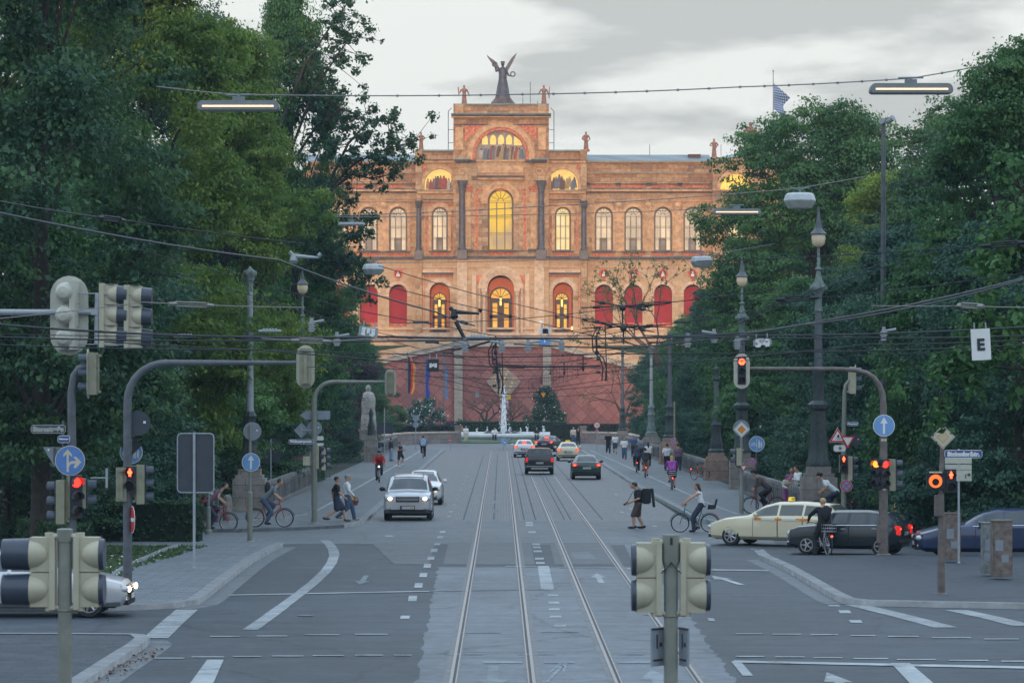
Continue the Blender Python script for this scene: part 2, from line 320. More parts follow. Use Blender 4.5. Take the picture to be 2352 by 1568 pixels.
# ---- pavements with kerbs
M_kface_light=mat('lightened kerb face',(.36,.375,.385),.8,var=.3,scale=2)  # same granite, upright face lightened in colour to offset its shade
def kerb(pts,wd=.28,h=.135,name='kerb',side=1):
    mb=MB(); n=len(pts); ins=[]; oo=[]
    for i in range(n):
        a=Vector(pts[max(i-1,0)][:2]); b=Vector(pts[min(i+1,n-1)][:2]); d=(b-a).normalized(); nn=Vector((-d.y,d.x))*side*wd
        ins.append((pts[i][0]+nn.x,pts[i][1]+nn.y)); oo.append((pts[i][0]-nn.x*.03,pts[i][1]-nn.y*.03))
    for i in range(n-1):
        p,q,r_,s_=oo[i],oo[i+1],ins[i+1],ins[i]
        mb.add([(p[0],p[1],-.02),(q[0],q[1],-.02),(q[0],q[1],h),(p[0],p[1],h),(r_[0],r_[1],h),(s_[0],s_[1],h)],[(0,1,2,3),(3,2,4,5)])
    mb.m=[1 if i%2==0 else 0 for i in range(len(mb.f))]
    tag(mb.build(name,[M_kerb,M_kface_light]),kind='structure')
LC=[G(-500,1403),G(250,1403),G(400,1397),G(455,1389),G(478,1374),G(500,1355),G(545,1320),G(588,1288),G(625,1268),G(650,1256)]
LCb=[G(640,1251),G(600,1246),G(545,1243),G(300,1243),G(-500,1243)]
sheet('pavement',LC+LCb,.12,M_tiles,thick=.13); kerb(LC)
LP=[(-5.2,279),(-5.2,140),(-5.2,120),G(836,1203),G(820,1208),G(790,1212),G(700,1217),G(540,1222),G(-500,1222)]
sheet('pavement',LP+[(-60,140),(-10.3,140),(-10.3,318),(-9,300)],.12,M_path,thick=.13); kerb(LP[:6],side=-1)
RP=[(7.3,279),(7.3,152),G(1494,1139),G(1570,1180),G(1592,1194),G(1640,1204),G(1800,1208)]
sheet('pavement',RP+[G(2900,1208),(60,140),(12.4,140),(12.4,318),(12,300)],.12,M_path,thick=.13); kerb(RP)
RC=[G(1745,1285),G(1752,1287),G(1800,1309),G(1850,1338),G(1905,1371),G(1925,1381),G(1938,1386),G(1990,1391),G(2900,1410)]
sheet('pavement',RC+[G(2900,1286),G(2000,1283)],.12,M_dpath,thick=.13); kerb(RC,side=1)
IS=[G(-500,1466),G(160,1468),G(300,1469),G(330,1471),G(343,1479),G(325,1494),G(300,1510),G(262,1535),G(225,1560),G(150,1610),G(60,1700)]
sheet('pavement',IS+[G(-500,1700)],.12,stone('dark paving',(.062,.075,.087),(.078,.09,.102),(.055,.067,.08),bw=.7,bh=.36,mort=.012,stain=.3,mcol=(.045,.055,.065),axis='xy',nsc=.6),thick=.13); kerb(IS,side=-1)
# gutter strips
for a in (LC[2:],RC[:7],IS[3:]):
    n=len(a); mb=MB(); sg=1
    for i in range(n-1):
        d=(Vector(a[i+1][:2])-Vector(a[i][:2])).normalized(); nn=Vector((d.y,-d.x))*.45
        if a is IS[3:] or a[0]==IS[3]: nn=-nn
        mb.add([(a[i][0],a[i][1],.0035),(a[i+1][0],a[i+1][1],.0035),(a[i+1][0]+nn.x,a[i+1][1]+nn.y,.0035),(a[i][0]+nn.x,a[i][1]+nn.y,.0035)],[(0,1,2,3)])
    tag(mb.build('gutter',M_path,fix=False),kind='structure')
# ---- painted markings ------------------------------------------------------------
mk=MB(); mw=MB(); ZM=.0115; ZS=.128
def band(p,q,wpx,mb=mk,z=ZM):      # straight painted bar between two picture points, width in px at each end
    a=G(*p);b=G(*q); wa=wpx[0]/((p[1]-HY)/H)/2; wb=wpx[1]/((q[1]-HY)/H)/2
    mb.add([(a[0]-wa,a[1],z),(a[0]+wa,a[1],z),(b[0]+wb,b[1],z),(b[0]-wb,b[1],z)],[(0,1,2,3)])
def line(x0,x1,y0,y1,mb=mk,z=ZM+.003,t=2.5): # nearly horizontal line: px x0..x1, py y0..y1
    a=G(x0,y0);b=G(x1,y1);a2=G(x0,y0+t);b2=G(x1,y1+t); mb.add([(a[0],a[1],z),(b[0],b[1],z),(b2[0],b2[1],z),(a2[0],a2[1],z)],[(0,1,2,3)])
def ribs(path,wd,duty=.8,step=.42,mb=mk,z=ZM):
    P_=[Vector(G(*p)) for p in path]; 
    for i in range(len(P_)-1):
        a,b=P_[i],P_[i+1]; n=max(1,round((b-a).length/step)); 
        for k in range(n):
            u=a+(b-a)*(k/n); v=a+(b-a)*((k+duty)/n)
            mb.add([(u.x-wd/2,u.y,z),(u.x+wd/2,u.y,z),(v.x+wd/2,v.y,z),(v.x-wd/2,v.y,z)],[(0,1,2,3)])
ribs([(575,1446),(612,1420),(650,1392)],.32,.82); 
for a,b in (((650,1392),(690,1362)),((690,1362),(722,1337)),((722,1337),(748,1312)),((748,1312),(762,1292)),((762,1292),(768,1275))): ribs([a,b],.30,.9,.5)
ribs([(768,1275),(765,1262),(757,1250),(745,1240)],.32,.75)
ribs([(358,1465),(395,1430),(430,1400)],.5,.82)
band((445,1600),(495,1515),(62,38)); 
for y in (1176,1187,1160,1148,1136,1125,1112,1103,1094,1085,1077,1070,1063,1057,1051): # lane dashes on the cobbles
    s=(y-HY)/H; a=G(CX-2.1*s,y); mk.add([(a[0]-.07,a[1],ZM),(a[0]+.07,a[1],ZM),(a[0]+.07,a[1]+1.2,ZM),(a[0]-.07,a[1]+1.2,ZM)],[(0,1,2,3)])
for y,hh in ((1224,5),(1237,6),(1252,5),(1268,8),(1285,7),(1304,9),(1325,9),(1350,11),(1381,13),(1421,7)):
    s=(y-HY)/H; band((CX-2.08*s,y),(CX-2.08*s+2,y-hh),(.2*s,.2*s))
for (x,y,wd) in ((1216,1200,16),(1216,1206,17),(1222,1222,17),(1231,1250,18),(1233,1257,18),(1235,1266,19),(1239,1283,20),(1241,1293,20),(1270,1367,24),(1272,1384,25),(1273,1399,25),(1276,1416,27),(1286,1437,28),(1243,1447-60,1)):
    if wd>1: band((x,y+2.2),(x,y-2.2),(wd,wd))
band((1258,1355),(1248,1300),(30,26))
line(525,985,1366,1357,t=2); line(985,1250,1357,1353,mw,t=1.6); line(1440,1765,1305,1309,t=3); line(1285,1440,1303,1304,mw,t=2); line(1160,1232,1300,1300,mw,t=1.6)
for x0,x1,y in ((482,552,1461),(590,660,1460),(700,780,1457),(815,890,1456),(1060,1150,1452),(1240,1330,1451),(1690,1750,1455),(1775,1840,1456),(1862,1925,1457),(1955,2010,1459),(2040,2110,1461),(2140,2230,1464),(2260,2340,1467)): line(x0,x1,y,y,mk if (x0<960 or x0>1680) else mw,t=1.8)
for x0,x1,y in ((355,422,1511),(440,515,1508),(535,600,1507),(625,698,1506),(718,790,1505),(815,880,1504),(905,945,1504),(1020,1110,1502),(1190,1280,1502),(1420,1480,1502),(1690,1755,1507),(1780,1848,1508),(1868,1935,1510),(1960,2040,1512),(2060,2150,1514),(2180,2270,1516),(2300,2352,1518)): line(x0,x1,y,y,mk if (x0<960 or x0>1680) else mw,t=2)
line(1685,2352,1517,1531,t=5); line(1110,1200,1519,1519,mw,t=5); line(1250,1320,1519,1519,mw,t=5); line(1420,1500,1519,1519,mw,t=5)
band((1718,1552),(1690,1519),(24,22)); band((2150,1600),(2068,1523),(62,44)); 
ribs([(2172,1441),(2065,1413),(1965,1389)],.0+.5,.8,.3); ribs([(2352,1437),(2275,1418),(2195,1401)],.5,.8,.3); ribs([(1764,1283),(1752,1272),(1740,1261)],.35,.8,.42); ribs([(637,1252),(620,1246),(605,1242)],.35,.7,.4)
for x,y,wd,hh in ((1915,1391,26,3),(1940,1405,26,7),(1965,1427,27,6),(1633,1423,14,7),(893,1231,18,3),(1503,1208,10,3),(1538,1240,12,5),(1448,1168,8,3),(1428,1176,8,3),(1443,1215-35,6,2),(1415,1135,8,3),(1470,1190,8,3),(1545,1345,14,6),(1735,1262,18,3)): band((x+3,y+hh/2),(x-2,y-hh/2),(wd,wd))
def arrow(px,py,ln,wd,dirn=1,slant=0,mb=mk):   # ln metres along the road, wd metres
    a=G(px,py); x,y=a[0],a[1]; hw=wd/2; sw=wd*.17; hl=ln*.42
    pl=[(-sw,-ln/2),(sw,-ln/2),(sw,ln/2-hl),(hw,ln/2-hl),(0,ln/2),(-hw,ln/2-hl),(-sw,ln/2-hl)]
    mb.add([(x+p[0]+slant*(p[1]+ln/2),y+dirn*p[1],ZM) for p in pl],[tuple(range(7))])
arrow(834,1332,4.2,.42*1.0,-1,mb=mw); arrow(1376,1328,4.2,.46,1,-.0); arrow(1690,1332,4.2,.5,1,-.12); arrow(1132,1556,4.6,.55,-1,mb=mw); arrow(1512,1566,4.6,.6,1,mb=mw); arrow(1932,1572,4.5,.5,1)
arrow(1134,1186-34,4,.4,1,mb=mw); arrow(1137,1207-34,4,.4,1,mb=mw)
for a,b in (((1255,1568),(1290,1530)),((1262,1545),(1290,1522)),((1295,1545),(1297,1520))): band(a,b,(6,12),mw)
tag(mk.build('road_markings',M_paint,fix=False),kind='structure'); tag(mw.build('worn_road_markings',M_paintworn,fix=False),kind='structure')
# white line of the cycle lane on both pavements
ml=MB()
def pline(path,wd=.13,z=ZS):
    q=[G(*p) for p in path]
    for a,b in zip(q[:-1],q[1:]):
        d=(Vector(b[:2])-Vector(a[:2])).normalized(); nn=Vector((-d.y,d.x))*wd/2*(1+abs(d.x)*1.5)
        ml.add([(a[0]-nn.x,a[1]-nn.y,z),(a[0]+nn.x,a[1]+nn.y,z),(b[0]+nn.x,b[1]+nn.y,z),(b[0]-nn.x,b[1]-nn.y,z)],[(0,1,2,3)])
pline([(967,1037),(909,1073),(806,1134),(728,1179),(700,1188),(652,1195),(560,1203),(480,1205)]); pline([(1356,1037),(1487,1096),(1557,1129),(1633,1164),(1694,1187)])
tag(ml.build('cycle_lane_line',M_paint,fix=False),kind='structure')
# manholes and gully grates
mg=MB()
for x,y,w_,h_ in ((702,1414,38,5),(1490,1412,26,3)): 
    a=G(x,y); s=(y-HY)/H; mg.lathe([(.0,ZM),(w_/2/s,ZM),(w_/2/s,ZM+.004),(0,ZM+.004)],(a[0],a[1],0),20)
tag(mg.build('manhole_cover',mat('cast iron lid',(.12,.13,.14),.5,.4,var=.4,scale=20)),kind='structure')
for a in (G(560,1363),G(690,1345)):pass
# grass verge behind the left pavement and lawn round the fountain
sheet('lawn',[G(-500,1262),G(410,1262),G(375,1272),G(330,1292),G(285,1312),G(262,1328),G(250,1352),G(-500,1352)],.14,M_grass,thick=.03)
mb=MB(); eg=[G(412,1262),G(375,1273),G(330,1293),G(285,1313),G(258,1331),G(248,1352)]
for a,b in zip(eg[:-1],eg[1:]): mb.tube([(a[0]+.05,a[1],.13),(b[0]+.05,b[1],.13)],.09,6)
tag(mb.build('verge_edging',M_kerb),kind='structure')
sheet('fountain_lawn',[(-6,329),(13,329),(15,372),(-9,372)],.10,mat('lawn green',(.05,.105,.04),.9,var=.25,scale=.8),thick=.1)
sheet('ring_road',[(-26,279.1),(28,279.1),(34,328.9),(-32,328.9)],.005,M_asph2)
# ================= PALACE ON ITS TERRACE ==========================================
SB=16.; YB=F/SB
def fx(px): return (px-1155.)/SB
def fz(py): return H+(HY-py)/SB
M_st=stone('palace sandstone',(.57,.285,.13),(.57,.37,.205),(.25,.135,.08),bw=1.5,bh=.62,mort=.018,stain=.5,mcol=(.36,.18,.10),nsc=.22)
M_stp=stone('palace pale sandstone',(.66,.40,.205),(.62,.42,.25),(.46,.235,.125),bw=1.5,bh=.62,mort=.018,stain=.28,mcol=(.55,.32,.19),nsc=.3)
M_trim=mat('carved sandstone',(.60,.34,.175),.85,var=.35,scale=1.4,bump=.3)
M_trimp=mat('pale moulding stone',(.68,.46,.30),.85,var=.25,scale=1.6)
M_dark=mat('dark cornice stone',(.115,.095,.09),.8,var=.45,scale=1.3)  # cornices set much darker than the wall stone
M_col=mat('dark granite column',(.11,.088,.085),.45,var=.4,scale=1.5)
M_terr=mat('terracotta relief',(.60,.19,.10),.85,var=.5,scale=3.5,bump=.5)
M_verd=mat('verdigris copper',(.20,.27,.255),.6,var=.25,scale=1)
M_roofd=stone('seamed metal roof',(.14,.18,.20),(.20,.25,.26),(.09,.115,.135),bw=1.6,bh=9,mort=.05,stain=.15,mcol=(.08,.10,.11),rough=.5,off=0,nsc=.12)
M_mull=mat('bronze glazing bar',(.16,.11,.07),.5,var=.1)
M_redpan=mat('red panel',(.42,.035,.035),.8,var=.12,scale=.6)
M_recess=mat('orange painted niche',(.60,.17,.065),.85,var=.15,scale=1)
M_door=mat('dark oak door',(.075,.035,.022),.5,var=.3,scale=3)
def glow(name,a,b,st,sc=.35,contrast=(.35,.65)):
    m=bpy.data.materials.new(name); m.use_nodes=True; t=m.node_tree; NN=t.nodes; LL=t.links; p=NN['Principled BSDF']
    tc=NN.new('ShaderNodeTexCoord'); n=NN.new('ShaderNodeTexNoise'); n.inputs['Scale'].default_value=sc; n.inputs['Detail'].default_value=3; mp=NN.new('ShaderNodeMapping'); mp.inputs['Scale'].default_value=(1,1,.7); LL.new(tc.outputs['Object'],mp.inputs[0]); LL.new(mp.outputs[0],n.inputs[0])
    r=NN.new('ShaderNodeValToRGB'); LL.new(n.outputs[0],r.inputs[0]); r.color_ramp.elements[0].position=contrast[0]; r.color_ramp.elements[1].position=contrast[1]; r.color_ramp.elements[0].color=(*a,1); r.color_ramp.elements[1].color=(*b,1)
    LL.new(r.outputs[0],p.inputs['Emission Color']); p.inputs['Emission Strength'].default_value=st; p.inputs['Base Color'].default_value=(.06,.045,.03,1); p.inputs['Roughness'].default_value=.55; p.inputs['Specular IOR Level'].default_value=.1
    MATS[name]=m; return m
M_gold=glow('golden painted-glow glass',(.55,.36,.20),(1.0,.60,.05),.62,.22,(.42,.58))  # sunset reflection and indoor glow put into the panes as emission
M_yel=glow('yellow painted-glow glass',(.95,.66,.24),(1,.80,.42),.70,.5)
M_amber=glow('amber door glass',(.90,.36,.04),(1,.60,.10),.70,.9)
M_cream=glow('cream curtained painted-glow glass',(.52,.38,.25),(.86,.62,.38),.78,.42)  # weaker glow, likewise put into the glass
M_curt=mat('white window drape',(.42,.36,.28),.8,emit=.25,ecol=(.9,.75,.55))  # drape emits faintly, window glow put into the cloth
M_cdk=mat('curtained gloom',(.30,.24,.19),.6,var=.3,scale=.8)
pal=thing('palace','long orange sandstone palace with arched golden windows on the terrace above the avenue','building',(0,YB,0))
def arcpts(cx,w,zp,n=12,h=None):
    h=w if h is None else h
    return [(cx+w*math.cos(PI*i/n),zp+h*math.sin(PI*i/n)) for i in range(n+1)]   # right -> left
def bay(mb,x0,x1,z0,z1,cx,w,zs,zp,y,dep,m=0,mr=0,n=12):
    """wall cell in the plane y with an arched hole cx,w, sill zs, spring zp and reveals going back dep"""
    A=arcpts(cx,w,zp,n)
    if zs>z0+1e-4: mb.add([(x0,y,z0),(x1,y,z0),(x1,y,zs),(x0,y,zs)],[(0,1,2,3)],m)
    mb.add([(x0,y,zs),(cx-w,y,zs),(cx-w,y,zp),(x0,y,zp)],[(0,1,2,3)],m)
    mb.add([(cx+w,y,zs),(x1,y,zs),(x1,y,zp),(cx+w,y,zp)],[(0,1,2,3)],m)
    mb.add([(x0,y,zp),(cx-w,y,zp),(cx-w,y,z1),(x0,y,z1)],[(0,1,2,3)],m); mb.add([(cx+w,y,zp),(x1,y,zp),(x1,y,z1),(cx+w,y,z1)],[(0,1,2,3)],m)
    for i in range(n):
        a,b=A[i],A[i+1]; mb.add([(b[0],y,b[1]),(a[0],y,a[1]),(a[0],y,z1),(b[0],y,z1)],[(0,1,2,3)],m)
    pl=[(cx+w,zs)]+A+[(cx-w,zs)]
    for a,b in zip(pl[:-1],pl[1:]): mb.add([(a[0],y,a[1]),(b[0],y,b[1]),(b[0],y+dep,b[1]),(a[0],y+dep,a[1])],[(0,1,2,3)],mr)
    mb.add([(cx-w,y,zs),(cx+w,y,zs),(cx+w,y+dep,zs),(cx-w,y+dep,zs)],[(0,1,2,3)],mr)
def archring(mb,cx,w0,w1,zp,y,pr,leg=None,m=0,n=16):
    """moulding ring between radii w0,w1, proud by pr, legs down to z=leg"""
    ri=arcpts(cx,w0,zp,n); ro=arcpts(cx,w1,zp,n)
    if leg is not None: ri=[(cx+w0,leg)]+ri+[(cx-w0,leg)]; ro=[(cx+w1,leg)]+ro+[(cx-w1,leg)]
    for i in range(len(ri)-1):
        a,b,c,d=ri[i],ri[i+1],ro[i+1],ro[i]
        vs=[(q[0],yy,q[1]) for yy in(y-pr,y+.02) for q in(a,b,c,d)]
        mb.add(vs,[(0,1,2,3),(0,4,5,1),(3,2,6,7)]+([(0,3,7,4)] if i==0 else [])+([(1,5,6,2)] if i==len(ri)-2 else []),m)
def halfdisc(mb,cx,w,zp,y,m=0,zs=None,n=16,k=1):
    A=arcpts(cx,w,zp,n)
    if zs is not None: A=A+[(cx-w,zs),(cx+w,zs)]
    mb.add([(a[0],y,a[1]) for a in A],[tuple(range(len(A)-1,-1,-1))],m)
def arched_window(cx,w,zs,zp,y,gm,curt=False,nrow=2,ncol=3,big=False):
    f=MB(); t=.10 if not big else .12
    archring(f,cx,w-.16,w,zp,y,.12,leg=zs,m=0,n=14)
    f.b(cx-w,cx+w,y-.14,y,zs,zs+.18)
    hh=zp-zs
    for k in range(nrow+1):
        z=zs+.1+hh*(k+1)/(nrow+1) if k<nrow else zp
        for dz in(-.11,.11): f.b(cx-w,cx+w,y-.10,y,z+dz-.03,z+dz+.03)
    for k in range(1,ncol): 
        x=cx-w+2*w*k/ncol; f.b(x-t/2,x+t/2,y-.09,y,zs,zp)
        f.b(x-t/2+.13,x-t/2+.16,y-.09,y,zs,zp)
    for a in range(1,6):
        an=PI*a/6; r0=w*.28; f.cyl((cx+r0*math.cos(an),y-.05,zp+.1+r0*math.sin(an)),(cx+(w-.05)*math.cos(an),y-.05,zp+.05+(w-.05)*math.sin(an)),.035,n=4)
    archring(f,cx,w*.22,w*.28,zp+.1,y,.07,n=10)
    o=f.build('window',M_mull,pal)
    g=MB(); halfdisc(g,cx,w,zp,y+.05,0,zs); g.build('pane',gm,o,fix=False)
    if curt:
        c=MB()
        for s in(-1,1):
            c.add([(cx+s*w*.98,y+.03,zs+.1),(cx+s*w*.80,y+.03,zs+.1),(cx+s*w*.72,y+.03,zp-.9),(cx+s*w*.35,y+.03,zp-.05),(cx+s*w*.98,y+.03,zp-.05)],[(0,1,2,3,4)],0)
        c.add([(cx-w*.5,y+.04,zs+.1),(cx+w*.4,y+.04,zs+.1),(cx+w*.4,y+.04,zs+1.9),(cx-w*.5,y+.04,zs+1.9)],[(0,1,2,3)],1)
        c.build('curtain',[M_curt,M_cdk],o,fix=False)
    return o
att=MB(); wall=MB(); wp=MB(); trim=MB(); darkc=MB(); terr=MB(); verd=MB()
def cornice(mb,x0,x1,y,z0,z1,pr,m=0): mb.b(x0,x1,y-pr,y+.3,z0,z1,m)
def relief(x0,x1,z0,z1,y,n):
    terr=MB()
    terr.b(x0,x1,y-.03,y+.02,z0,z1)
    st=(x1-x0)/n; r=min((z1-z0)*.40,st*.42)
    for i in range(n):
        cx=x0+st*(i+.5); cz=(z0+z1)/2
        terr.torus((cx,y-.06,cz),r,r*.22,10,5,axis='y'); terr.torus((cx+st*.15,y-.06,cz),r*.4,r*.2,8,5,axis='y')
    terr.build('terracotta_panel',M_terr,pal,smooth=40)
YW,YS,YC=0.,-1.4,-2.6      # depth of wing, side bay and centre fronts
z_top=fz(370); z_at=fz(432); z_base=13.3
# --- wings
wing_w=[784,852,919.5],[1392,1460,1528,1596]
def wing(px0,px1,cs,lit):
    x0,x1=fx(px0),fx(px1); 
    xs=[x0]+[fx((a+b)/2) for a,b in zip(cs[:-1],cs[1:])]+[x1]
    for i,c in enumerate(cs):
        bay(wall,xs[i],xs[i+1],fz(590),fz(440),fx(c),1.28,fz(577),fz(496),YW,.75)
        bay(wp,xs[i],xs[i+1],z_base,fz(590),fx(c),1.28,fz(750),fz(674),YW,1.5,0,1)
        archring(trim,fx(c),1.33,1.85,fz(496),YW,.16,m=0); archring(trim,fx(c),1.95,2.03,fz(496),YW,.1)
        archring(trim,fx(c),1.33,1.75,fz(674),YW,.16,m=1)
        for s in(-1,1):
            trim.b(fx(c)+s*1.33,fx(c)+s*1.85,YW-.2,YW+.02,fz(499),fz(496)); trim.b(fx(c)+s*1.3,fx(c)+s*1.85,YW-.18,YW+.02,fz(680),fz(676),1)
            trim.b(fx(c)+s*1.36,fx(c)+s*1.72,YW-.10,YW+.02,fz(577),fz(500))
        darkc.b(fx(c)-1.7,fx(c)+1.7,YW-.35,YW+.05,fz(580),fz(576.5))
        relief(fx(c)-1.55,fx(c)+1.55,fz(588),fz(581),YW,4)
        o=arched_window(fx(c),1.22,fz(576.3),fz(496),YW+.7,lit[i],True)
        # red panel in the ground-floor niche
        rp=MB(); halfdisc(rp,fx(c),1.26,fz(678),YW+1.2,0,fz(746)); rp.b(fx(c)-1.27,fx(c)+1.27,YW+1.08,YW+1.2,fz(701),fz(699.6)); 
        rp.build('red_niche_panel',M_redpan,pal,fix=False)
        tb=MB(); tb.b(fx(c)-1.27,fx(c)+1.27,YW+1.0,YW+1.3,fz(750),fz(741)); tb.build('niche_base',M_terr,pal)
        # medallion
        md=MB(); md.lathe([(0,-.14),(.62,-.14),(.74,-.05),(.74,.02),(0,.02)],(fx(c),YW,fz(628)),18,0,axis='y'); md.lathe([(0,-.17),(.5,-.17),(.5,-.1),(0,-.1)],(fx(c),YW,fz(628)),16,1,axis='y')
        md.ell((fx(c),YW-.25,fz(626)),(.16,.15,.2),m=2); md.b(fx(c)-.26,fx(c)+.26,YW-.3,YW-.1,fz(635),fz(629),2); md.b(fx(c)-.2,fx(c)+.2,YW-.15,YW,fz(645),fz(640),0)
        md.build('medallion',[M_terr,M_redpan,mat('white bust',(.75,.7,.62),.8)],pal,smooth=40)
    for x in xs[1:-1]:
        trim.b(x-.42,x+.42,YW-.22,YW+.02,fz(577),fz(478)); 
        for q in range(3): trim.b(x-.5+.04*q,x+.5-.04*q,YW-.3+.03*q,YW+.02,fz(478-q*4),fz(475-q*4))
        trim.ell((x,YW-.25,fz(471)),(.5,.22,.4),8,6)
    # upper wall, friezes
    att.b(x0,x1,YW,YW+.4,fz(440),z_top)
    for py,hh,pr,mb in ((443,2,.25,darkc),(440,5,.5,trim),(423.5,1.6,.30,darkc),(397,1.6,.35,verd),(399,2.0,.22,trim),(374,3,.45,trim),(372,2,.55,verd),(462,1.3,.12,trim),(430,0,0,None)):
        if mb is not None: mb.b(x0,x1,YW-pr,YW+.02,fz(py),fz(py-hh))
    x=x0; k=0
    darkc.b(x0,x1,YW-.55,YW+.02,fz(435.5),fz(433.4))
    while x<x1-.3:
        if k%2==0: verd.b(x,min(x+1.1,x1),YW-.58,YW+.01,fz(434.9),fz(433.7))
        x+=1.35; k+=1
    xx=x0+.3
    while xx<x1-2:
        relief(xx+.4,min(xx+4.0,x1-.2),fz(431.5),fz(425.5),YW-.05,3); darkc.b(xx-.35,xx+.35,YW-.3,YW+.01,fz(426),fz(420)); xx+=4.4
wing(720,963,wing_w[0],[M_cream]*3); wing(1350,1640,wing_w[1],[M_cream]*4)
# --- far pavilion (right, mostly behind the tree)
def rect(mb,x0,x1,z0,z1,y,m=0): mb.add([(x0,y,z0),(x1,y,z0),(x1,y,z1),(x0,y,z1)],[(0,1,2,3)],m)
for (a,b,c) in((1640,1752,1693),(1752,1860,1800)):
    bay(wall,fx(a),fx(b),fz(590),fz(440),fx(c),1.2,fz(577),fz(496),YS,.7); bay(wp,fx(a),fx(b),z_base,fz(590),fx(c),1.3,fz(750),fz(674),YS,1.5,0,1)
    bay(wall,fx(a),fx(b),fz(440),fz(366),fx(c),2.2,fz(436),fz(436)+.02,YS,.25)
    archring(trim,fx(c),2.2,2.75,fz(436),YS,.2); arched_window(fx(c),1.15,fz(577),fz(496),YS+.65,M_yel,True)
    lu=MB(); halfdisc(lu,fx(c),2.2,fz(436),YS+.22); lu.build('mosaic',mat('mosaic gold',(.85,.55,.06),.35,var=.3,scale=3,emit=.25),pal,fix=False)  # gold emits on its own, brightness put into the material
    rp=MB(); halfdisc(rp,fx(c),1.26,fz(678),YS+1.2,0,fz(746)); rp.build('red_niche_panel',M_redpan,pal,fix=False)
    for py,pr,mb in((590,.4,darkc),(440,.3,trim),(370,.4,trim),(366,.5,verd)): mb.b(fx(a),fx(b),YS-pr,YS+.02,fz(py),fz(py-2.5))
wall.b(fx(1640)-.01,fx(1640)+.4,YS+.01,YW+.2,z_base,fz(366))
# --- ground storey cornice
for a,b,y in((720,963,YW),(1350,1640,YW),(963,1047,YS),(1265,1350,YS),(1047,1265,YC)):
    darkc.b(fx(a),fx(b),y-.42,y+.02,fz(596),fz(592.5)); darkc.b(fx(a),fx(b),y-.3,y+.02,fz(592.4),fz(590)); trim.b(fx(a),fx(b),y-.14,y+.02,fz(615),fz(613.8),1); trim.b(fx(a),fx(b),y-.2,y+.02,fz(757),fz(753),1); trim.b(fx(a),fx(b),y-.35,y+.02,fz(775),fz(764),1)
# --- side bays
for a,b,c in((963,1047,1015.5),(1265,1350,1297.5)):
    X0,X1,C=fx(a),fx(b),fx(c)
    bay(wall,X0,X1,fz(590),fz(442),C,1.13,fz(577),fz(495),YS,.7)
    bay(wp,X0,X1,z_base,fz(590),C,1.45,fz(770),fz(673),YS,2.4,0,1)
    bay(wall,X0,X1,fz(442),fz(374),C,2.2,fz(437),fz(437)+.75,YS,.28)
    rect(att,X0,X1,fz(374),fz(348),YS)
    archring(trim,C,2.2,2.62,fz(437)+.75,YS,.22,leg=fz(437)); archring(trim,C,2.68,2.78,fz(437)+.75,YS,.12)
    for sx in(-1,1): # spandrel relief
        terr.b(C+sx*2.75,C+sx*2.0,YS-.02,YS+.01,fz(384),fz(380)); terr.ell((C+sx*2.3,YS-.03,fz(386)),(.35,.08,.4),8,5)
    archring(trim,C,1.18,1.75,fz(495),YS,.18); archring(trim,C,1.5,2.05,fz(673),YS,.2,m=1,n=18); archring(trim,C,2.12,2.2,fz(673),YS,.1,m=1)
    for s in(-1,1):
        trim.b(C+s*1.18,C+s*1.6,YS-.2,YS+.02,fz(577),fz(497)); trim.b(C+s*1.5,C+s*2.05,YS-.22,YS+.02,fz(678),fz(674),1)
        relief(C+s*1.95-.12,C+s*1.95+.12,fz(576),fz(495),YS,1); trim.b(C+s*2.1,C+s*2.18,YS-.08,YS+.02,fz(577),fz(478)); trim.b(C+s*2.3,C+s*2.4,YS-.08,YS+.02,fz(760),fz(628),1)
        relief(C+s*2.35-.16,C+s*2.35+.16,fz(757),fz(640),YS,1)
    trim.b(C-2.2,C+2.2,YS-.08,YS+.02,fz(478),fz(476)); relief(C-2.0,C+2.0,fz(474),fz(470),YS,9); relief(C-2.4,C+2.4,fz(637),fz(633),YS,10)
    darkc.b(C-2.5,C+2.5,YS-.5,YS+.02,fz(462),fz(459.5)); trim.b(C-2.4,C+2.4,YS-.3,YS+.02,fz(465),fz(462.1))
    darkc.b(C-2.55,C+2.55,YS-.5,YS+.02,fz(631),fz(627)); trim.b(C-2.45,C+2.45,YS-.3,YS+.02,fz(626.9),fz(621),1)
    trim.b(X0,X1,YS-.35,YS+.02,fz(446),fz(441)); verd.b(X0,X1,YS-.5,YS+.02,fz(440.9),fz(440)); verd.b(X0,X1,YS-.55,YS+.02,fz(350),fz(346.5)); trim.b(X0,X1,YS-.3,YS+.02,fz(376),fz(371)); darkc.b(X0-.05,X1+.05,YS-.5,YS+.02,fz(370.9),fz(368.8))
    darkc.b(C-1.6,C+1.6,YS-.35,YS+.02,fz(580),fz(577.2)); relief(C-1.4,C+1.4,fz(588),fz(581),YS,4)
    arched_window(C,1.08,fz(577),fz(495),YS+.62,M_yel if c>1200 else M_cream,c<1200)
    wall.b(X0+.005,X0+.35,YS+.01,YW+.3,z_base,fz(348)-.01); wall.b(X1-.35,X1-.005,YS+.01,YW+.3,z_base,fz(348)-.01)
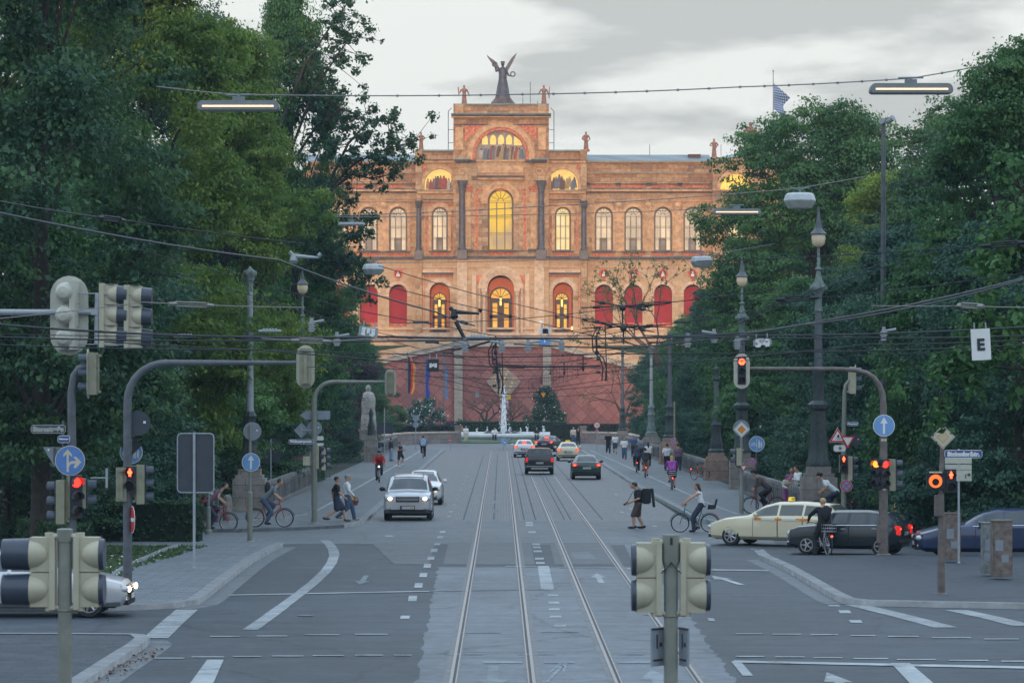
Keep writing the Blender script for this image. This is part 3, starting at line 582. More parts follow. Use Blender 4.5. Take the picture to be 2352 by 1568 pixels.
# --- centre block
X0,X1=fx(1047),fx(1265)
bay(wall,X0,X1,fz(590),fz(420),0,1.82,fz(577),fz(466),YC,.8)
bay(wp,X0,X1,z_base,fz(590),0,1.88,fz(770),fz(663),YC,2.6,0,1)
rect(wall,X0,X1,fz(420),fz(374),YC); bay(att,X0,X1,fz(374),fz(245),0,3.6,fz(373),fz(361),YC,.35,n=20)
wall.b(X0+.004,X0+.5,YC+.01,YC+9,z_base,fz(245)-.01); wall.b(X1-.5,X1-.004,YC+.01,YC+9,z_base,fz(245)); wall.b(X0,X1,YC+8.6,YC+9,fz(400),fz(246))
archring(trim,0,3.6,4.05,fz(361),YC,.15,leg=fz(372),n=24,m=2); archring(trim,0,4.05,4.75,fz(361),YC,.3,leg=fz(372),n=24); archring(trim,0,4.8,4.9,fz(361),YC,.16,leg=fz(372),n=24)
for s in(-1,1):
    trim.prism([(s*5.1,fz(292)),(s*5.1,fz(330)),(s*4.4,fz(318)),(s*3.0,fz(300)),(s*1.9,fz(292))],YC-.06,YC+.01,m=2)
archring(trim,0,1.9,2.9,fz(466),YC,.2,n=18); archring(trim,0,2.4,2.55,fz(466),YC,.3,n=18); 
for k,(a,b,pr) in enumerate(((1.9,2.2,.15),(2.2,2.5,.28),(2.5,2.85,.4),(2.85,3.2,.5))): archring(trim,0,a,b,fz(664),YC,pr,m=1,n=20)
for s in(-1,1):
    trim.b(s*1.9,s*2.7,YC-.25,YC+.02,fz(471),fz(466.5)); relief(s*3.45-.2,s*3.45+.2,fz(575),fz(437),YC,1)
    trim.b(s*3.2,s*3.26,YC-.1,YC+.02,fz(577),fz(434)); trim.b(s*3.65,s*3.72,YC-.1,YC+.02,fz(577),fz(434))
    for px_,w_ in((4.7,.42),):
        trim.b(s*px_-w_,s*px_+w_,YC-.22,YC+.02,fz(577),fz(444)); 
        for q in range(3): terr.b(s*px_-.6-.05*q,s*px_+.6+.05*q,YC-.26-.05*q,YC+.02,fz(443-q*5),fz(439.5-q*5))
    # portal columns
    trim.lathe([(.26,0),(.24,.4),(.22,4.9),(.2,5.2),(.34,5.5),(.36,5.9)],(s*2.35,YC-.5,fz(766)),12,1); trim.b(s*2.35-.4,s*2.35+.4,YC-.95,YC,fz(772),fz(766),1); trim.b(s*2.35-.42,s*2.35+.42,YC-.9,YC+.01,fz(672),fz(664),1)
    trim.lathe([(.19,0),(.17,6.6)],(s*3.0,YC-.28,fz(766)),8,1)
    trim.b(s*3.5,s*4.1,YC-.18,YC+.02,fz(757),fz(630),1); terr.prism([(s*3.4,fz(634)),(s*3.4,fz(655)),(s*2.9,fz(645)),(s*1.7,fz(634))],YC-.1,YC+.01)
    # corner pilasters of the attic, mid plinths
    trim.b(s*5.9-.55,s*5.9+.55,YC-.3,YC+.02,fz(348),fz(297)); wall.b(s*5.9-.6,s*5.9+.6,YC-.35,YC+.02,fz(270),fz(245)); wall.b(s*5.5-.8,s*5.5+.8,YC-.45,YC+.02,fz(418),fz(374)); 
    trim.torus((s*5.5,YC-.5,fz(398)),.42,.1,14,6,axis='y')
    darkc.b(s*5.5-1.1,s*5.5+1.1,YC-1.2,YC+.02,fz(374),fz(371)); darkc.b(s*5.5-.95,s*5.5+.95,YC-.9,YC+.02,fz(378),fz(374.1)); verd.b(s*5.5-1.15,s*5.5+1.15,YC-1.25,YC,fz(370.9),fz(369)); 
    darkc.b(s*3.5,s*4.55,YC-.6,YC+.02,fz(376),fz(371)); wall.b(s*6.1-.5,s*6.1+.5,YC-.2,YC+.02,fz(590),fz(350)) if False else None
    trim.b(s*5.5-.7,s*5.5+.7,YC-.3,YC+.02,fz(764),fz(597),1)
relief(-3.4,3.4,fz(441),fz(437),YC,12)
for py,hh,pr,mb in((245,-2.5,.2,verd),(271,3.5,.9,darkc),(267,1.5,1.0,verd),(275,3,.6,trim),(291,1.5,.25,darkc),(374,3,.2,trim)): mb.b(X0-(.3 if pr>.5 else 0),X1+(.3 if pr>.5 else 0),YC-pr,YC+.02,fz(py),fz(py-abs(hh)))
darkc.b(-3.4,3.4,YC-.7,YC+.02,fz(411),fz(407)); trim.b(-3.3,3.3,YC-.4,YC+.02,fz(416),fz(411.1)); trim.b(-3.2,3.2,YC-.08,YC+.02,fz(400),fz(384),0)
darkc.b(-2.3,2.3,YC-.5,YC+.02,fz(580),fz(577.2)); relief(-1.85,1.85,fz(588),fz(581),YC,5)
for s in(-1,1): darkc.b(s*4.7-.8,s*4.7+.8,YC-.4,YC+.02,fz(580),fz(574)); darkc.b(s*2.0,s*6.5,YC-.1,YC+.02,fz(579),fz(577.5))
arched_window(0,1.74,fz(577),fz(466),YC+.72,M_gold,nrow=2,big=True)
wp.b(fx(700),fx(1860),YW-.5,YW+1,11.5,z_base+.02); wp.b(fx(963),fx(1350),YS-.5,YW-.4,11.5,z_base+.02); wp.b(fx(1045),fx(1267),YC-.6,YS-.4,11.5,z_base+.02)
att.build('attic_wall',stone('sooty attic sandstone',(.46,.225,.105),(.54,.315,.165),(.21,.115,.075),bw=1.5,bh=.62,mort=.022,stain=.6,mcol=(.24,.13,.08),nsc=.3),pal,fix=False); wall.build('wall',M_st,pal,fix=False); wp.build('ground_storey_wall',[M_stp,M_recess],pal,fix=False)
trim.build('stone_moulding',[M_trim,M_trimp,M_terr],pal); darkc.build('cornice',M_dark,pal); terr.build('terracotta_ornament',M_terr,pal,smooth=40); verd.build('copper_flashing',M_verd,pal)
# solid body behind the fronts, roofs
bd=MB(); bd.b(fx(700),fx(1640),YW+2.8,YW+22,z_base,fz(374)); bd.b(fx(1640),fx(1900),YW+2,YW+22,z_base,fz(368)); bd.b(fx(964),fx(1349),YW+1.7,YW+14,z_base,fz(352)); bd.build('rear_body',M_st,pal)
rf=MB()
for a,b in((700,963),(1350,1640)): rf.add([(fx(a),YW-.3,fz(371)),(fx(b),YW-.3,fz(371)),(fx(b),YW+6,fz(348)),(fx(a),YW+6,fz(348)),(fx(b),YW+20,fz(371)),(fx(a),YW+20,fz(371))],[(0,1,2,3),(3,2,4,5)])
rf.build('roof',M_roofd,pal,fix=False)
r2_=MB(); r2_.add([(X0,YC-.1,fz(246)),(X1,YC-.1,fz(246)),(X1,YC+8.8,fz(246)),(X0,YC+8.8,fz(246)),(0,YC+4,fz(240)-.25)],[(0,1,4),(1,2,4),(2,3,4),(3,0,4)]); 
r2_.add([(fx(1640),YS-.3,fz(366)),(fx(1860),YS-.3,fz(366)),(fx(1860),YW+16,fz(366)),(fx(1640),YW+16,fz(366)),(fx(1700),YW+4,fz(348)),(fx(1830),YW+4,fz(348))],[(0,1,5,4),(1,2,5),(2,3,4,5),(3,0,4)])
for a,b in((963,1047),(1265,1350)): r2_.b(fx(a),fx(b),YS,YW+13,fz(349),fz(347))
r2_.build('copper_roof',M_verd,pal,fix=False)
ch=MB(); ch.b(fx(1690-1-107),fx(1690-107+26),YW+3,YW+5.5,fz(372),fz(351)); ch.b(fx(1586),fx(1606),YW+2.9,YW+3.1,fz(366),fz(358)); 
ch=MB(); ch.b(fx(1590),fx(1617),YW+3,YW+5.4,fz(374),fz(352)); ch.b(fx(1589),fx(1618),YW+2.9,YW+5.5,fz(352),fz(350.6)); co_=ch.build('chimney',mat('rusty chimney',(.12,.06,.045),.8,var=.3),pal); 
c2=MB(); c2.b(fx(1593),fx(1614),YW+2.93,YW+3.05,fz(369),fz(361)); c2.build('vent',mat('black vent',(.02,.02,.025),.6),co_)
rm=MB()
for px_,zt in((1223,188),(1206,222),(1240,232)): rm.cyl((fx(px_),YC+3,fz(246)),(fx(px_),YC+3,fz(zt)),.045,n=5)
for px_ in(1502,1668): rm.cyl((fx(px_),YW+6,fz(350)),(fx(px_),YW+6,fz(324)),.04,n=4)
rm.build('lightning_rod',M_dark,pal)
for s,a in((-1,1047),(1,1265)):
    lr=MB(); x=fx(a)+s*.75
    for yy in(YC+1,YC+1.6): lr.cyl((x,yy,fz(350)),(x,yy,fz(258)),.05,n=5)
    for q in(300,330): lr.cyl((x,YC+1.3,fz(q)),(fx(a),YC+1.3,fz(q)),.04,n=4)
    lr.cyl((x,YC+1.3,fz(258)),(x-s*.5,YC+1.3,fz(250)),.05,n=5); lr.build('roof_ladder',M_dark,pal)
# columns
for px_,w_,top in((1067,.5,418),(1247,.5,418)):
    c=MB(); y=YC-.75; c.b(fx(px_)-.7,fx(px_)+.7,y-.7,YC+.02,fz(598),fz(577)); c.lathe([(.62,0),(.64,.2),(.52,.35),(.48,.6),(.45,5),(.40,8.1)],(fx(px_),y,fz(577)),18); c.lathe([(.40,8.1),(.46,8.3),(.44,8.5),(.54,8.8),(.52,9.0),(.70,9.5),(.74,9.9)],(fx(px_),y,fz(577)),18,flute=.1); c.build('column',M_col,pal,smooth=35)
for px_ in(967.5,1345):
    c=MB(); y=YS-.5; c.b(fx(px_)-.6,fx(px_)+.6,y-.6,YS+.02,fz(598),fz(577)); c.lathe([(.5,0),(.5,.2),(.4,.35),(.36,.6),(.35,4),(.31,6)],(fx(px_),y,fz(577)),16); c.lathe([(.31,6),(.36,6.1),(.4,6.4),(.5,6.8),(.55,7.1)],(fx(px_),y,fz(577)),16,flute=.1); c.build('column',M_col,pal,smooth=35)
    for a_,d_,za,zb_ in((.3,.8,467,450),(.45,.3,437,378),(.5,.5,764,598),(.5,.6,370,346)): wall2=MB(); wall2.b(fx(px_)-a_,fx(px_)+a_,YS-d_,YS,fz(za),fz(zb_)); wall2.build('pilaster',M_st,pal)
# doors
def door(cx,w,zb,zspr,y):
    niche=MB(); halfdisc(niche,cx,w+.45 if w>1.4 else w+.42,zspr+.6,y+.15,0,zb); niche.build('door_niche',M_recess,pal,fix=False)
    d=MB(); zt=zspr-.45
    d.b(cx-w,cx+w,y-.02,y+.12,zb,zb+1.0); d.b(cx-w,cx+w,y-.06,y+.1,zt-.55,zt+.15); d.b(cx-w,cx-w*.72,y-.04,y+.1,zb,zt); d.b(cx+w*.72,cx+w,y-.04,y+.1,zb,zt); d.b(cx-.3*w,cx+.3*w,y-.05,y+.1,zb,zt); d.b(cx-w,cx+w,y-.04,y+.1,zb+(zt-zb)*.46,zb+(zt-zb)*.56)
    for s in(-1,1): d.b(cx+s*w*.3,cx+s*w*.72,y-.03,y+.08,zb+(zt-zb)*.75-.04,zb+(zt-zb)*.75+.04)
    archring(d,cx,w*.86,w*1.02,zt+.15,y,.08,n=14)
    for a in range(1,6): an=PI*a/6; d.cyl((cx,y-.03,zt+.2),(cx+w*.9*math.cos(an),y-.03,zt+.15+w*.9*math.sin(an)),.04,n=4)
    o=d.build('door',M_door,pal)
    g=MB(); halfdisc(g,cx,w*.88,zt+.15,y+.04); rect(g,cx-w*.75,cx+w*.75,zb+1,zt,y+.05); g.build('glass',M_amber,o,fix=False)
    l=MB(); l.b(cx-.14,cx+.14,y-.9,y-.62,zt-.9,zt+.15); l.build('lantern',glow('door lantern',(1,.6,.15),(1,.7,.2),1.3),o); 
    l2=MB(); l2.b(cx-.19,cx-.15,y-.95,y-.57,zt-.95,zt+.2); l2.b(cx+.15,cx+.19,y-.95,y-.57,zt-.95,zt+.2); l2.cyl((cx,y-.76,zt+.15),(cx,y-.76,zt+1.3),.03,n=5); l2.build('lantern_bracket',M_door,o)
door(0,1.6,fz(768),fz(690)+.6,YC+1.9); door(fx(1014.5),.98,fz(768),fz(690)+.45,YS+1.8); door(fx(1295.5),.98,fz(768),fz(690)+.45,YS+1.8)
wl=MB(); wl.b(fx(1316),fx(1320),YS-.3,YS,fz(758),fz(750)); wl.build('wall_lamp',glow('wall lamp',(1,.6,.2),(1,.7,.25),1.2),pal)
for px_ in(1067,1246):
    pq=MB(); pq.lathe([(0,-.06),(.32,-.06),(.32,0),(0,0)],(fx(px_),YC-.31,fz(742)),14,axis='y'); pq.build('round_plaque',mat('white plaque',(.75,.74,.7),.5),pal)
# lunette mosaics: gold ground with a generic crowd of robed figures (slightly raised tesserae)
M_mg=mat('mosaic gold ground',(.78,.50,.07),.35,var=.25,scale=2.5,emit=.10,ecol=(1,.75,.12)); M_mgrey=mat('mosaic grey',(.34,.27,.23),.8,var=.25,scale=2)  # gold ground given a faint glow of its own, no lamp behind it
fig=[mat('mosaic '+n,c,.8,var=.25,scale=3) for n,c in(('brown',(.15,.085,.06)),('red',(.32,.085,.06)),('cream',(.42,.37,.31)),('slate',(.16,.16,.18)),('ochre',(.36,.24,.12)))]
def mosaic(cx,w,zp,zs,y,big,seed):
    r=random.Random(seed); g=MB(); halfdisc(g,cx,w,zp,y,0 if not big else 1,zs,20)
    if big:
        for k in range(4): x=cx-2.25+k*1.15; g.add([(q[0],y-.02,q[1]) for q in [(x+.42,zp+1.6)]+[(x+.42*math.cos(PI*i/8),zp+2.25+.75*math.sin(PI*i/8)) for i in range(9)]+[(x-.42,zp+1.6)]],[tuple(range(11))],0)
        g.add([(cx+1.9,y-.02,zp+1.5),(cx+3.1,y-.02,zp+1.5),(cx+2.75,y-.02,zp+2.2),(cx+1.9,y-.02,zp+2.85)],[(0,1,2,3)],0)
        g.add([(cx+.2,y-.02,zs+.05),(cx+3.3,y-.02,zs+.05),(cx+2.2,y-.02,zs+.9),(cx+.6,y-.02,zs+.8)],[(0,1,2,3)],3)
    n=20 if big else 10; k=0
    for i in range(n):
        t=(i+.5)/n*2-1; x=cx+t*w*.88+r.uniform(-.1,.1); top=math.sqrt(max(.05,1-t*t)); hh=(w*.60 if big else w*.92)*r.uniform(.75,1.15)*(.55+.45*top); b=zs+r.uniform(.0,.9)*w*.2*(1 if i%2 else .3); c=2+r.randrange(5); ww=w*(.075 if big else .13)*r.uniform(.8,1.3); yy=y-.03-.004*k; k+=1
        g.add([(x-ww*1.35,yy,b),(x+ww*1.35,yy,b),(x+ww*.9,yy,b+hh*.55),(x+ww*.5,yy,b+hh*.84),(x-ww*.45,yy,b+hh*.84),(x-ww*1.05,yy,b+hh*.55)],[(0,1,2,3,4,5)],c)
        g.add([(x+ww*.45*math.cos(q*PI/4),yy-.002,b+hh*.9+ww*.5*math.sin(q*PI/4)) for q in range(8)],[tuple(range(8))],2+r.randrange(3))
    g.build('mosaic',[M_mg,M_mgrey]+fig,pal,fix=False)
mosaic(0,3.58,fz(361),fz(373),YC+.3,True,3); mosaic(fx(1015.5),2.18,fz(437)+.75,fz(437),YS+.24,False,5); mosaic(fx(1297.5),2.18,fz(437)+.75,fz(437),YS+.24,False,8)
# ---- statues ---------------------------------------------------------------------
M_ststat=mat('brown statue stone',(.30,.15,.10),.85,var=.35,scale=2); M_bronze=mat('dark bronze',(.085,.075,.085),.5,.3,var=.4,scale=1.2)
def robed(mb,h,m=0,arms=((-.28,.5),(.3,.55)),n=14):
    mb.lathe([(.17*h*.9,0),(.155*h*.9,.12*h),(.12*h,.35*h),(.105*h,.5*h),(.09*h,.6*h),(.125*h,.72*h),(.13*h,.8*h),(.06*h,.86*h),(.045*h,.88*h)],(0,0,0),n,m,flute=.10)
    mb.ell((0,0,.935*h),(.052*h,.06*h,.068*h),10,8,m); mb.ell((0,.02*h,.965*h),(.058*h,.06*h,.045*h),8,6,m)
statues=[(1066,246,196,YB+YC+.6,'left-hand stone statue beside the angel, palm staff raised, on the tower corner',1),(1249,246,196,YB+YC+.6,'right-hand stone statue beside the angel on the tower corner',2),
 (967,348,304,YB+YS+.6,'brown stone statue on the parapet left of the tower, by the branch tip',3),(1346,348,303,YB+YS+.6,'brown stone statue on the parapet right of the tower, over the slim dark column',4),(1640,366,319,YB+YS+.6,'brown stone statue on the far parapet beside the rusty chimney',5),(1724,366,281,YB+8,'brown stone statue standing half behind the treetop on the right',6)]
for px_,pb,pt,y,lab,sd in statues:
    s_=F/y; hh=(pb-pt)/s_; o=thing('stone_statue',lab,'statue',((px_-CX)/s_,y,H+(HY-pb)/s_),group='statues on the palace parapet')
    mb=MB(); pz=.1*hh; mb.box((0,0,pz/2),(.36*hh,.36*hh,pz)); 
    b2=MB(); robed(b2,hh*.9); r=random.Random(sd)
    for s in(-1,1):
        up=r.uniform(-.1,.12) if sd>2 else (.0 if s<0 else -.1)
        b2.tube([(s*.12*hh,0,.7*hh),(s*.2*hh,-.03*hh,.56*hh+up*hh*.3),(s*.1*hh+s*(.14*hh if sd<3 else 0),-.12*hh,.5*hh+up*hh)],[.04*hh,.032*hh,.025*hh],8)
    if sd==1: b2.tube([(-.24*hh,-.1*hh,.4*hh),(-.27*hh,-.1*hh,.8*hh)],[.02*hh,.03*hh],6)
    if sd==2: b2.tube([(.24*hh,-.1*hh,.3*hh),(.26*hh,-.1*hh,.82*hh)],[.03*hh,.02*hh],6)
    if sd>=3: b2.box((.05*hh*(1 if sd%2 else -1),-.13*hh,.52*hh),(.2*hh,.06*hh,.09*hh),rot=Matrix.Rotation(.5,3,'Y'))
    for v in range(len(b2.v)): x,yv,z=b2.v[v]; b2.v[v]=(x,yv,z+pz)
    b2.build('figure',M_ststat,o,smooth=50); mb.build('plinth',M_ststat,o)
an=thing('winged_statue','dark bronze winged angel with a wreath in each hand on stepped base atop the tower','statue',(0.3,YB+YC+4,fz(248)))
st=MB()
for k in range(6): 
    w_=2.1-.2*k; st.b(-w_,w_,-w_*.9,w_*.9,.27*k,.27*(k+1)-.0+.001*0)
st.b(-.42,.42,-1.95,-1.2,.35,1.15); st.build('stepped_base',M_dark,an)
fg=MB(); z0=1.62; 
fg.lathe([(1.08,0),(1.02,.3),(.9,1.0),(.72,2.0),(.55,2.8),(.62,2.95),(.56,3.1),(.6,3.5),(.62,3.95),(.52,4.2),(.2,4.4),(.16,4.55)],(0,0,z0),20,flute=.09)
fg.ell((0,-.02,z0+4.85),(.27,.3,.36),12,8); fg.lathe([(.28,0),(.33,.12),(.3,.22)],(0,0,z0+4.98),12)
fg.tube([(-.5,0,z0+4.0),(-.95,-.1,z0+3.75),(-1.1,-.2,z0+4.45)],[.2,.16,.11],8); fg.tube([(.5,0,z0+3.95),(.8,-.1,z0+3.2),(1.25,-.2,z0+3.05)],[.2,.15,.11],8)
fg.build('figure',M_bronze,an,smooth=50)
for s,c in((-1,(-1.15,-.2,z0+4.75)),(1,(1.45,-.2,z0+3.35))):
    wr=MB(); wr.torus(c,.32,.085,18,6,axis='y'); 
    for i in range(16): t=i*PI/8; wr.box((c[0]+.36*math.cos(t),c[1],c[2]+.36*math.sin(t)),(.14,.12,.06),rot=Matrix.Rotation(-t,3,'Y'))
    wr.build('wreath',M_bronze,an)
    wg=MB(); 
    pl=[(.15,3.9),(.35,4.4),(.75,5.1),(1.3,5.9),(2.05,6.65),(1.75,5.9),(1.35,5.1),(.9,4.3),(.5,3.7)] if s>0 else [(.15,3.9),(.6,4.7),(1.2,5.5),(1.9,5.95),(2.3,6.35),(2.2,6.0),(1.8,5.4),(1.1,4.5),(.55,3.8)]
    wg.prism([(s*a,z0+b-.15) for a,b in pl],.12,.34); wg.build('wing',M_bronze,an)
# Bavarian flag on the palace roof (far pole)
def flag(name,lab,x,y,z0,z1,cols,fw,fh,top,group=None,seed=1,lozenge=False,vert=False,wav=.25):
    o=thing(name,lab,'flag',(x,y,z0),group=group); p=MB(); p.cyl((0,0,0),(0,0,z1-z0),.09,.05,8); p.ell((0,0,z1-z0),(.12,.12,.12),8,6); p.build('flagpole',mat('flagpole grey',(.14,.15,.17),.5),o)
    c=MB(); nx,nz=10,22; r=random.Random(seed)
    for j in range(nz+1):
        for i in range(nx+1):
            u=i/nx; v=j/nz; wv=wav*math.sin(v*9+u*4+seed)*(.3+u); c.v.append((.08+fw*u*(.8+.2*math.sin(v*6+seed))+.15*u*math.sin(v*11+seed),wv,top-fh*v-(.25 if wav<.2 else .95)*fw*u))
    for j in range(nz):
        for i in range(nx):
            a=j*(nx+1)+i; c.f.append((a,a+1,a+nx+2,a+nx+1)); c.m.append(((i+j)%2) if lozenge else min(len(cols)-1,int(i*len(cols)/nx)))
    c.build('banner',cols,o,smooth=60,fix=False); return o
fl=[mat('flag '+n,c,.8,var=.08) for n,c in(('black',(.02,.02,.025)),('red',(.62,.03,.03)),('gold',(.75,.30,.03)),('blue',(.035,.055,.34)),('white',(.30,.38,.48)),('light blue',(.015,.055,.20)))]
s_=F/(YB+10)
flag('flag','blue and white chequered flag high on a roof pole above the right treetops',(1776-CX)/s_,YB+10,fz(360),H+(HY-163)/s_,[fl[4],fl[5],],2.3,3.8,11.6,seed=2,lozenge=True)
# ---- hill, pink terrace wall --------------------------------------------------------
YWL=402.; SW=F/YWL
wx=lambda p:(p-1150)/SW; wz=lambda p:H+(HY-p)/SW
hill=MB(); hill.prism([(-150,11.9),(150,11.9),(150,-.05),(-150,-.05)],YWL+3,700,'xz'); tag(hill.build('hill',M_grass),kind='structure')
hill=MB(); hill.prism([(wx(600),-.05),(wx(600),wz(860)),(wx(905),wz(830)),(wx(905),-.05)],YWL+1,YWL+6,'xz'); hill.prism([(wx(1425),-.05),(wx(1425),wz(845)),(wx(1800),wz(880)),(wx(1800),-.05)],YWL+1,YWL+6,'xz'); tag(hill.build('hill',M_grass),kind='structure')
M_pink=stone('pink diamond brickwork',(.34,.125,.105),(.44,.175,.14),(.25,.10,.085),bw=1.25,bh=1.25,mort=.03,stain=.28,mcol=(.19,.065,.055),off=0,rotz=R(45),nsc=.25)
tw=thing('terrace_wall','tall pink diamond-patterned retaining wall with pale pilasters and coping below the palace','wall',(0,YWL,0))
b=MB(); b.prism([(wx(880),-.05),(wx(880),wz(828)),(wx(1050),wz(790)),(wx(1260),wz(790)),(wx(1440),wz(838)),(wx(1480),wz(850)),(wx(1480),-.05)],0,2.5,'xz'); b.build('brick_face',M_pink,tw)
b=MB(); b.prism([(wx(860),wz(835)),(wx(1050),wz(790)),(wx(1262),wz(790)),(wx(1490),wz(850)),(wx(1490),wz(815)),(wx(1300),wz(783)),(wx(1010),wz(783)),(wx(860),wz(806))],2.6,3.0,'xz'); b.build('ramp_parapet',M_stp,tw)
M_cope=mat('pale coping stone',(.52,.43,.35),.85,var=.3,scale=1.2)
c=MB()
for a,pa,bb,pb in((878,829,1050,790),(1050,790,1260,790),(1260,790,1440,838),(1440,838,1482,851)):
    c.prism([(wx(a),wz(pa)-.35),(wx(bb),wz(pb)-.35),(wx(bb),wz(pb)+.25),(wx(a),wz(pa)+.25)],-.45,2.6); c.prism([(wx(a),wz(pa)+.255),(wx(bb),wz(pb)+.255),(wx(bb),wz(pb)+.42),(wx(a),wz(pa)+.42)],-.62,2.7)
c.build('coping',M_cope,tw)
for px_ in(1053,1256.5):
    c=MB(); c.b(wx(px_-9.5),wx(px_+9.5),-.5,.1,-.05,wz(793)); c.b(wx(px_-11),wx(px_+11),-.7,.1,wz(793),wz(787)); c.build('pilaster',stone('pilaster stone',(.50,.42,.34),(.44,.36,.29),(.4,.33,.26),bw=3,bh=.55,mort=.02,stain=.3,mcol=(.3,.24,.2)),tw)
dm=MB(); cx_,cz_=wx(1157),wz(876); hw=38/SW; hh_=38/SW
dm.prism([(cx_-hw*1.05,cz_),(cx_,cz_-hh_*1.25),(cx_+hw*1.05,cz_),(cx_,cz_+hh_)],-.25,.02); 
k=0
for i in range(-7,8):
    for j in range(-7,8):
        x=cx_+(i+j)*hw/14*1.0; z=cz_+(i-j)*hh_/14
        if abs(x-cx_)/hw+abs(z-cz_)/hh_<.93: dm.box((x,-.28,z),(.10,.12,.10),1 if (i*7+j*3)%11 else 2,rot=Matrix.Rotation(PI/4,3,'Y'))
dm.build('diamond_niche',[mat('niche grille stone',(.42,.31,.24),.8,var=.3,scale=2),mat('niche grille dark',(.62,.50,.36),.7),glow('niche light',(1,.6,.15),(1,.7,.2),.9)],tw)
bs=MB(); bs.b(wx(905),wx(1430),-1.2,0,-.05,wz(972)); bs.build('plinth_course',mat('brown plinth',(.12,.085,.075),.85,var=.3,scale=1),tw)
# ---- fountain -------------------------------------------------------------------------
M_wstone=mat('pale basin stone',(.55,.57,.57),.6,var=.15,scale=2); M_water=mat('white water spray',(.82,.85,.87),.5,var=.1,scale=8,trans=1)
ft=thing('fountain','low round fountain with pale stone rim and tall white jet before the pink wall','fountain',(0.35,352,0))
b=MB(); b.torus((0,0,.62),8.9,.30,40,8,axis='z'); b.lathe([(8.85,0),(8.85,.6),(8.4,.6),(8.4,0)],(0,0,0),40); b.build('basin_rim',M_wstone,ft,smooth=40)
b=MB(); b.lathe([(0,.4),(8.5,.4),(8.5,.41),(0,.41)],(0,0,0),40); b.build('pool_water',mat('dark pool',(.03,.05,.06),.1,var=0),ft)
mw_=bpy.data.materials.new('spray'); mw_.use_nodes=True; t=mw_.node_tree; bs_=t.nodes['Principled BSDF']; bs_.inputs['Base Color'].default_value=(.9,.92,.95,1); bs_.inputs['Roughness'].default_value=.6
tcn=t.nodes.new('ShaderNodeTexCoord'); nn=t.nodes.new('ShaderNodeTexNoise'); nn.inputs['Scale'].default_value=5; nn.inputs['Detail'].default_value=5; mpn=t.nodes.new('ShaderNodeMapping'); mpn.inputs['Scale'].default_value=(1.5,1.5,.5); t.links.new(tcn.outputs['Object'],mpn.inputs[0]); t.links.new(mpn.outputs[0],nn.inputs[0]); mrn=t.nodes.new('ShaderNodeMapRange'); mrn.inputs[1].default_value=.35; mrn.inputs[2].default_value=.6; mrn.inputs[3].default_value=.25; mrn.inputs[4].default_value=.95; t.links.new(nn.outputs[0],mrn.inputs[0]); t.links.new(mrn.outputs[0],bs_.inputs['Alpha'])
def jet(x,y,h,w):
    b=MB(); r=random.Random(int(x*10)); b.lathe([(w*1.2,.35),(w*1.0,h*.3),(w*.75,h*.6),(w*.55,h*.85),(w*.35,h),(0.02,h*1.03)],(x,y,0),10)
    for i in range(int(60*w*4)): 
        t=r.random(); a=r.uniform(0,2*PI); rr=w*(1.3+r.random()*1.2)*(1-t*.6); b.ell((x+rr*math.cos(a),y+rr*math.sin(a),.4+t*h),(.05,.05,.09),4,3)
    b.build('water_jet',mw_,ft,smooth=60)
jet(0,0,6.1,.34)
for x,h_ in((-1.95,1.2),(-1.0,.9),(.7,1.3),(1.9,1.1),(2.7,1.5),(4.6,1.4),(-3.1,1.0)): jet(x,1.5 if h_>1.1 else -1.5,h_,.12)
b=MB()
for i in range(14): t=i/14*2*PI; b.ell((2.0*math.cos(t),1.6*math.sin(t),.5),(.5,.4,.35+.15*(i%3)),8,6)
b.build('rocks',mat('wet rocks',(.09,.085,.085),.6,var=.4,scale=3),ft,smooth=50)
# low curved walls at the ring road
M_lowst=stone('low wall stone',(.24,.20,.185),(.29,.25,.23),(.19,.155,.145),bw=1.3,bh=.5,mort=.015,stain=.4,mcol=(.12,.10,.095),nsc=.5)
for s,pts,lab in((-1,[(-11.6,296),(-11.0,312),(-9.5,322),(-7,327.5),(-4.6,329)],'low curved stone wall in front of the purple hedge on the left'),(1,[(13.2,296),(13.0,312),(12,322),(10.2,327.5),(8.9,329)],'low curved stone wall by the speed limit sign on the right')):
    o=thing('low_wall',lab,'wall',(pts[-1][0],pts[-1][1],0)); b=MB(); c=MB()
    for p,q in zip(pts[:-1],pts[1:]):
        d=(Vector(q)-Vector(p)).normalized(); n_=Vector((-d.y,d.x))*.25
        for mb,z0_,z1_,k in((b,0,1.15,1),(c,1.15,1.3,1.25)):
            vs=[(p[0]-n_.x*k-pts[-1][0],p[1]-n_.y*k-pts[-1][1]),(p[0]+n_.x*k-pts[-1][0],p[1]+n_.y*k-pts[-1][1]),(q[0]+n_.x*k-pts[-1][0],q[1]+n_.y*k-pts[-1][1]),(q[0]-n_.x*k-pts[-1][0],q[1]-n_.y*k-pts[-1][1])]
            mb.prism(vs,z0_,z1_,'xy')
    b.build('wall_body',M_lowst,o); c.build('coping',M_cope,o); e=MB(); e.b(-.35,.35,-.35,.35,0,1.75); e.b(-.42,.42,-.42,.42,1.75,1.9); e.build('end_pier',M_lowst,o)
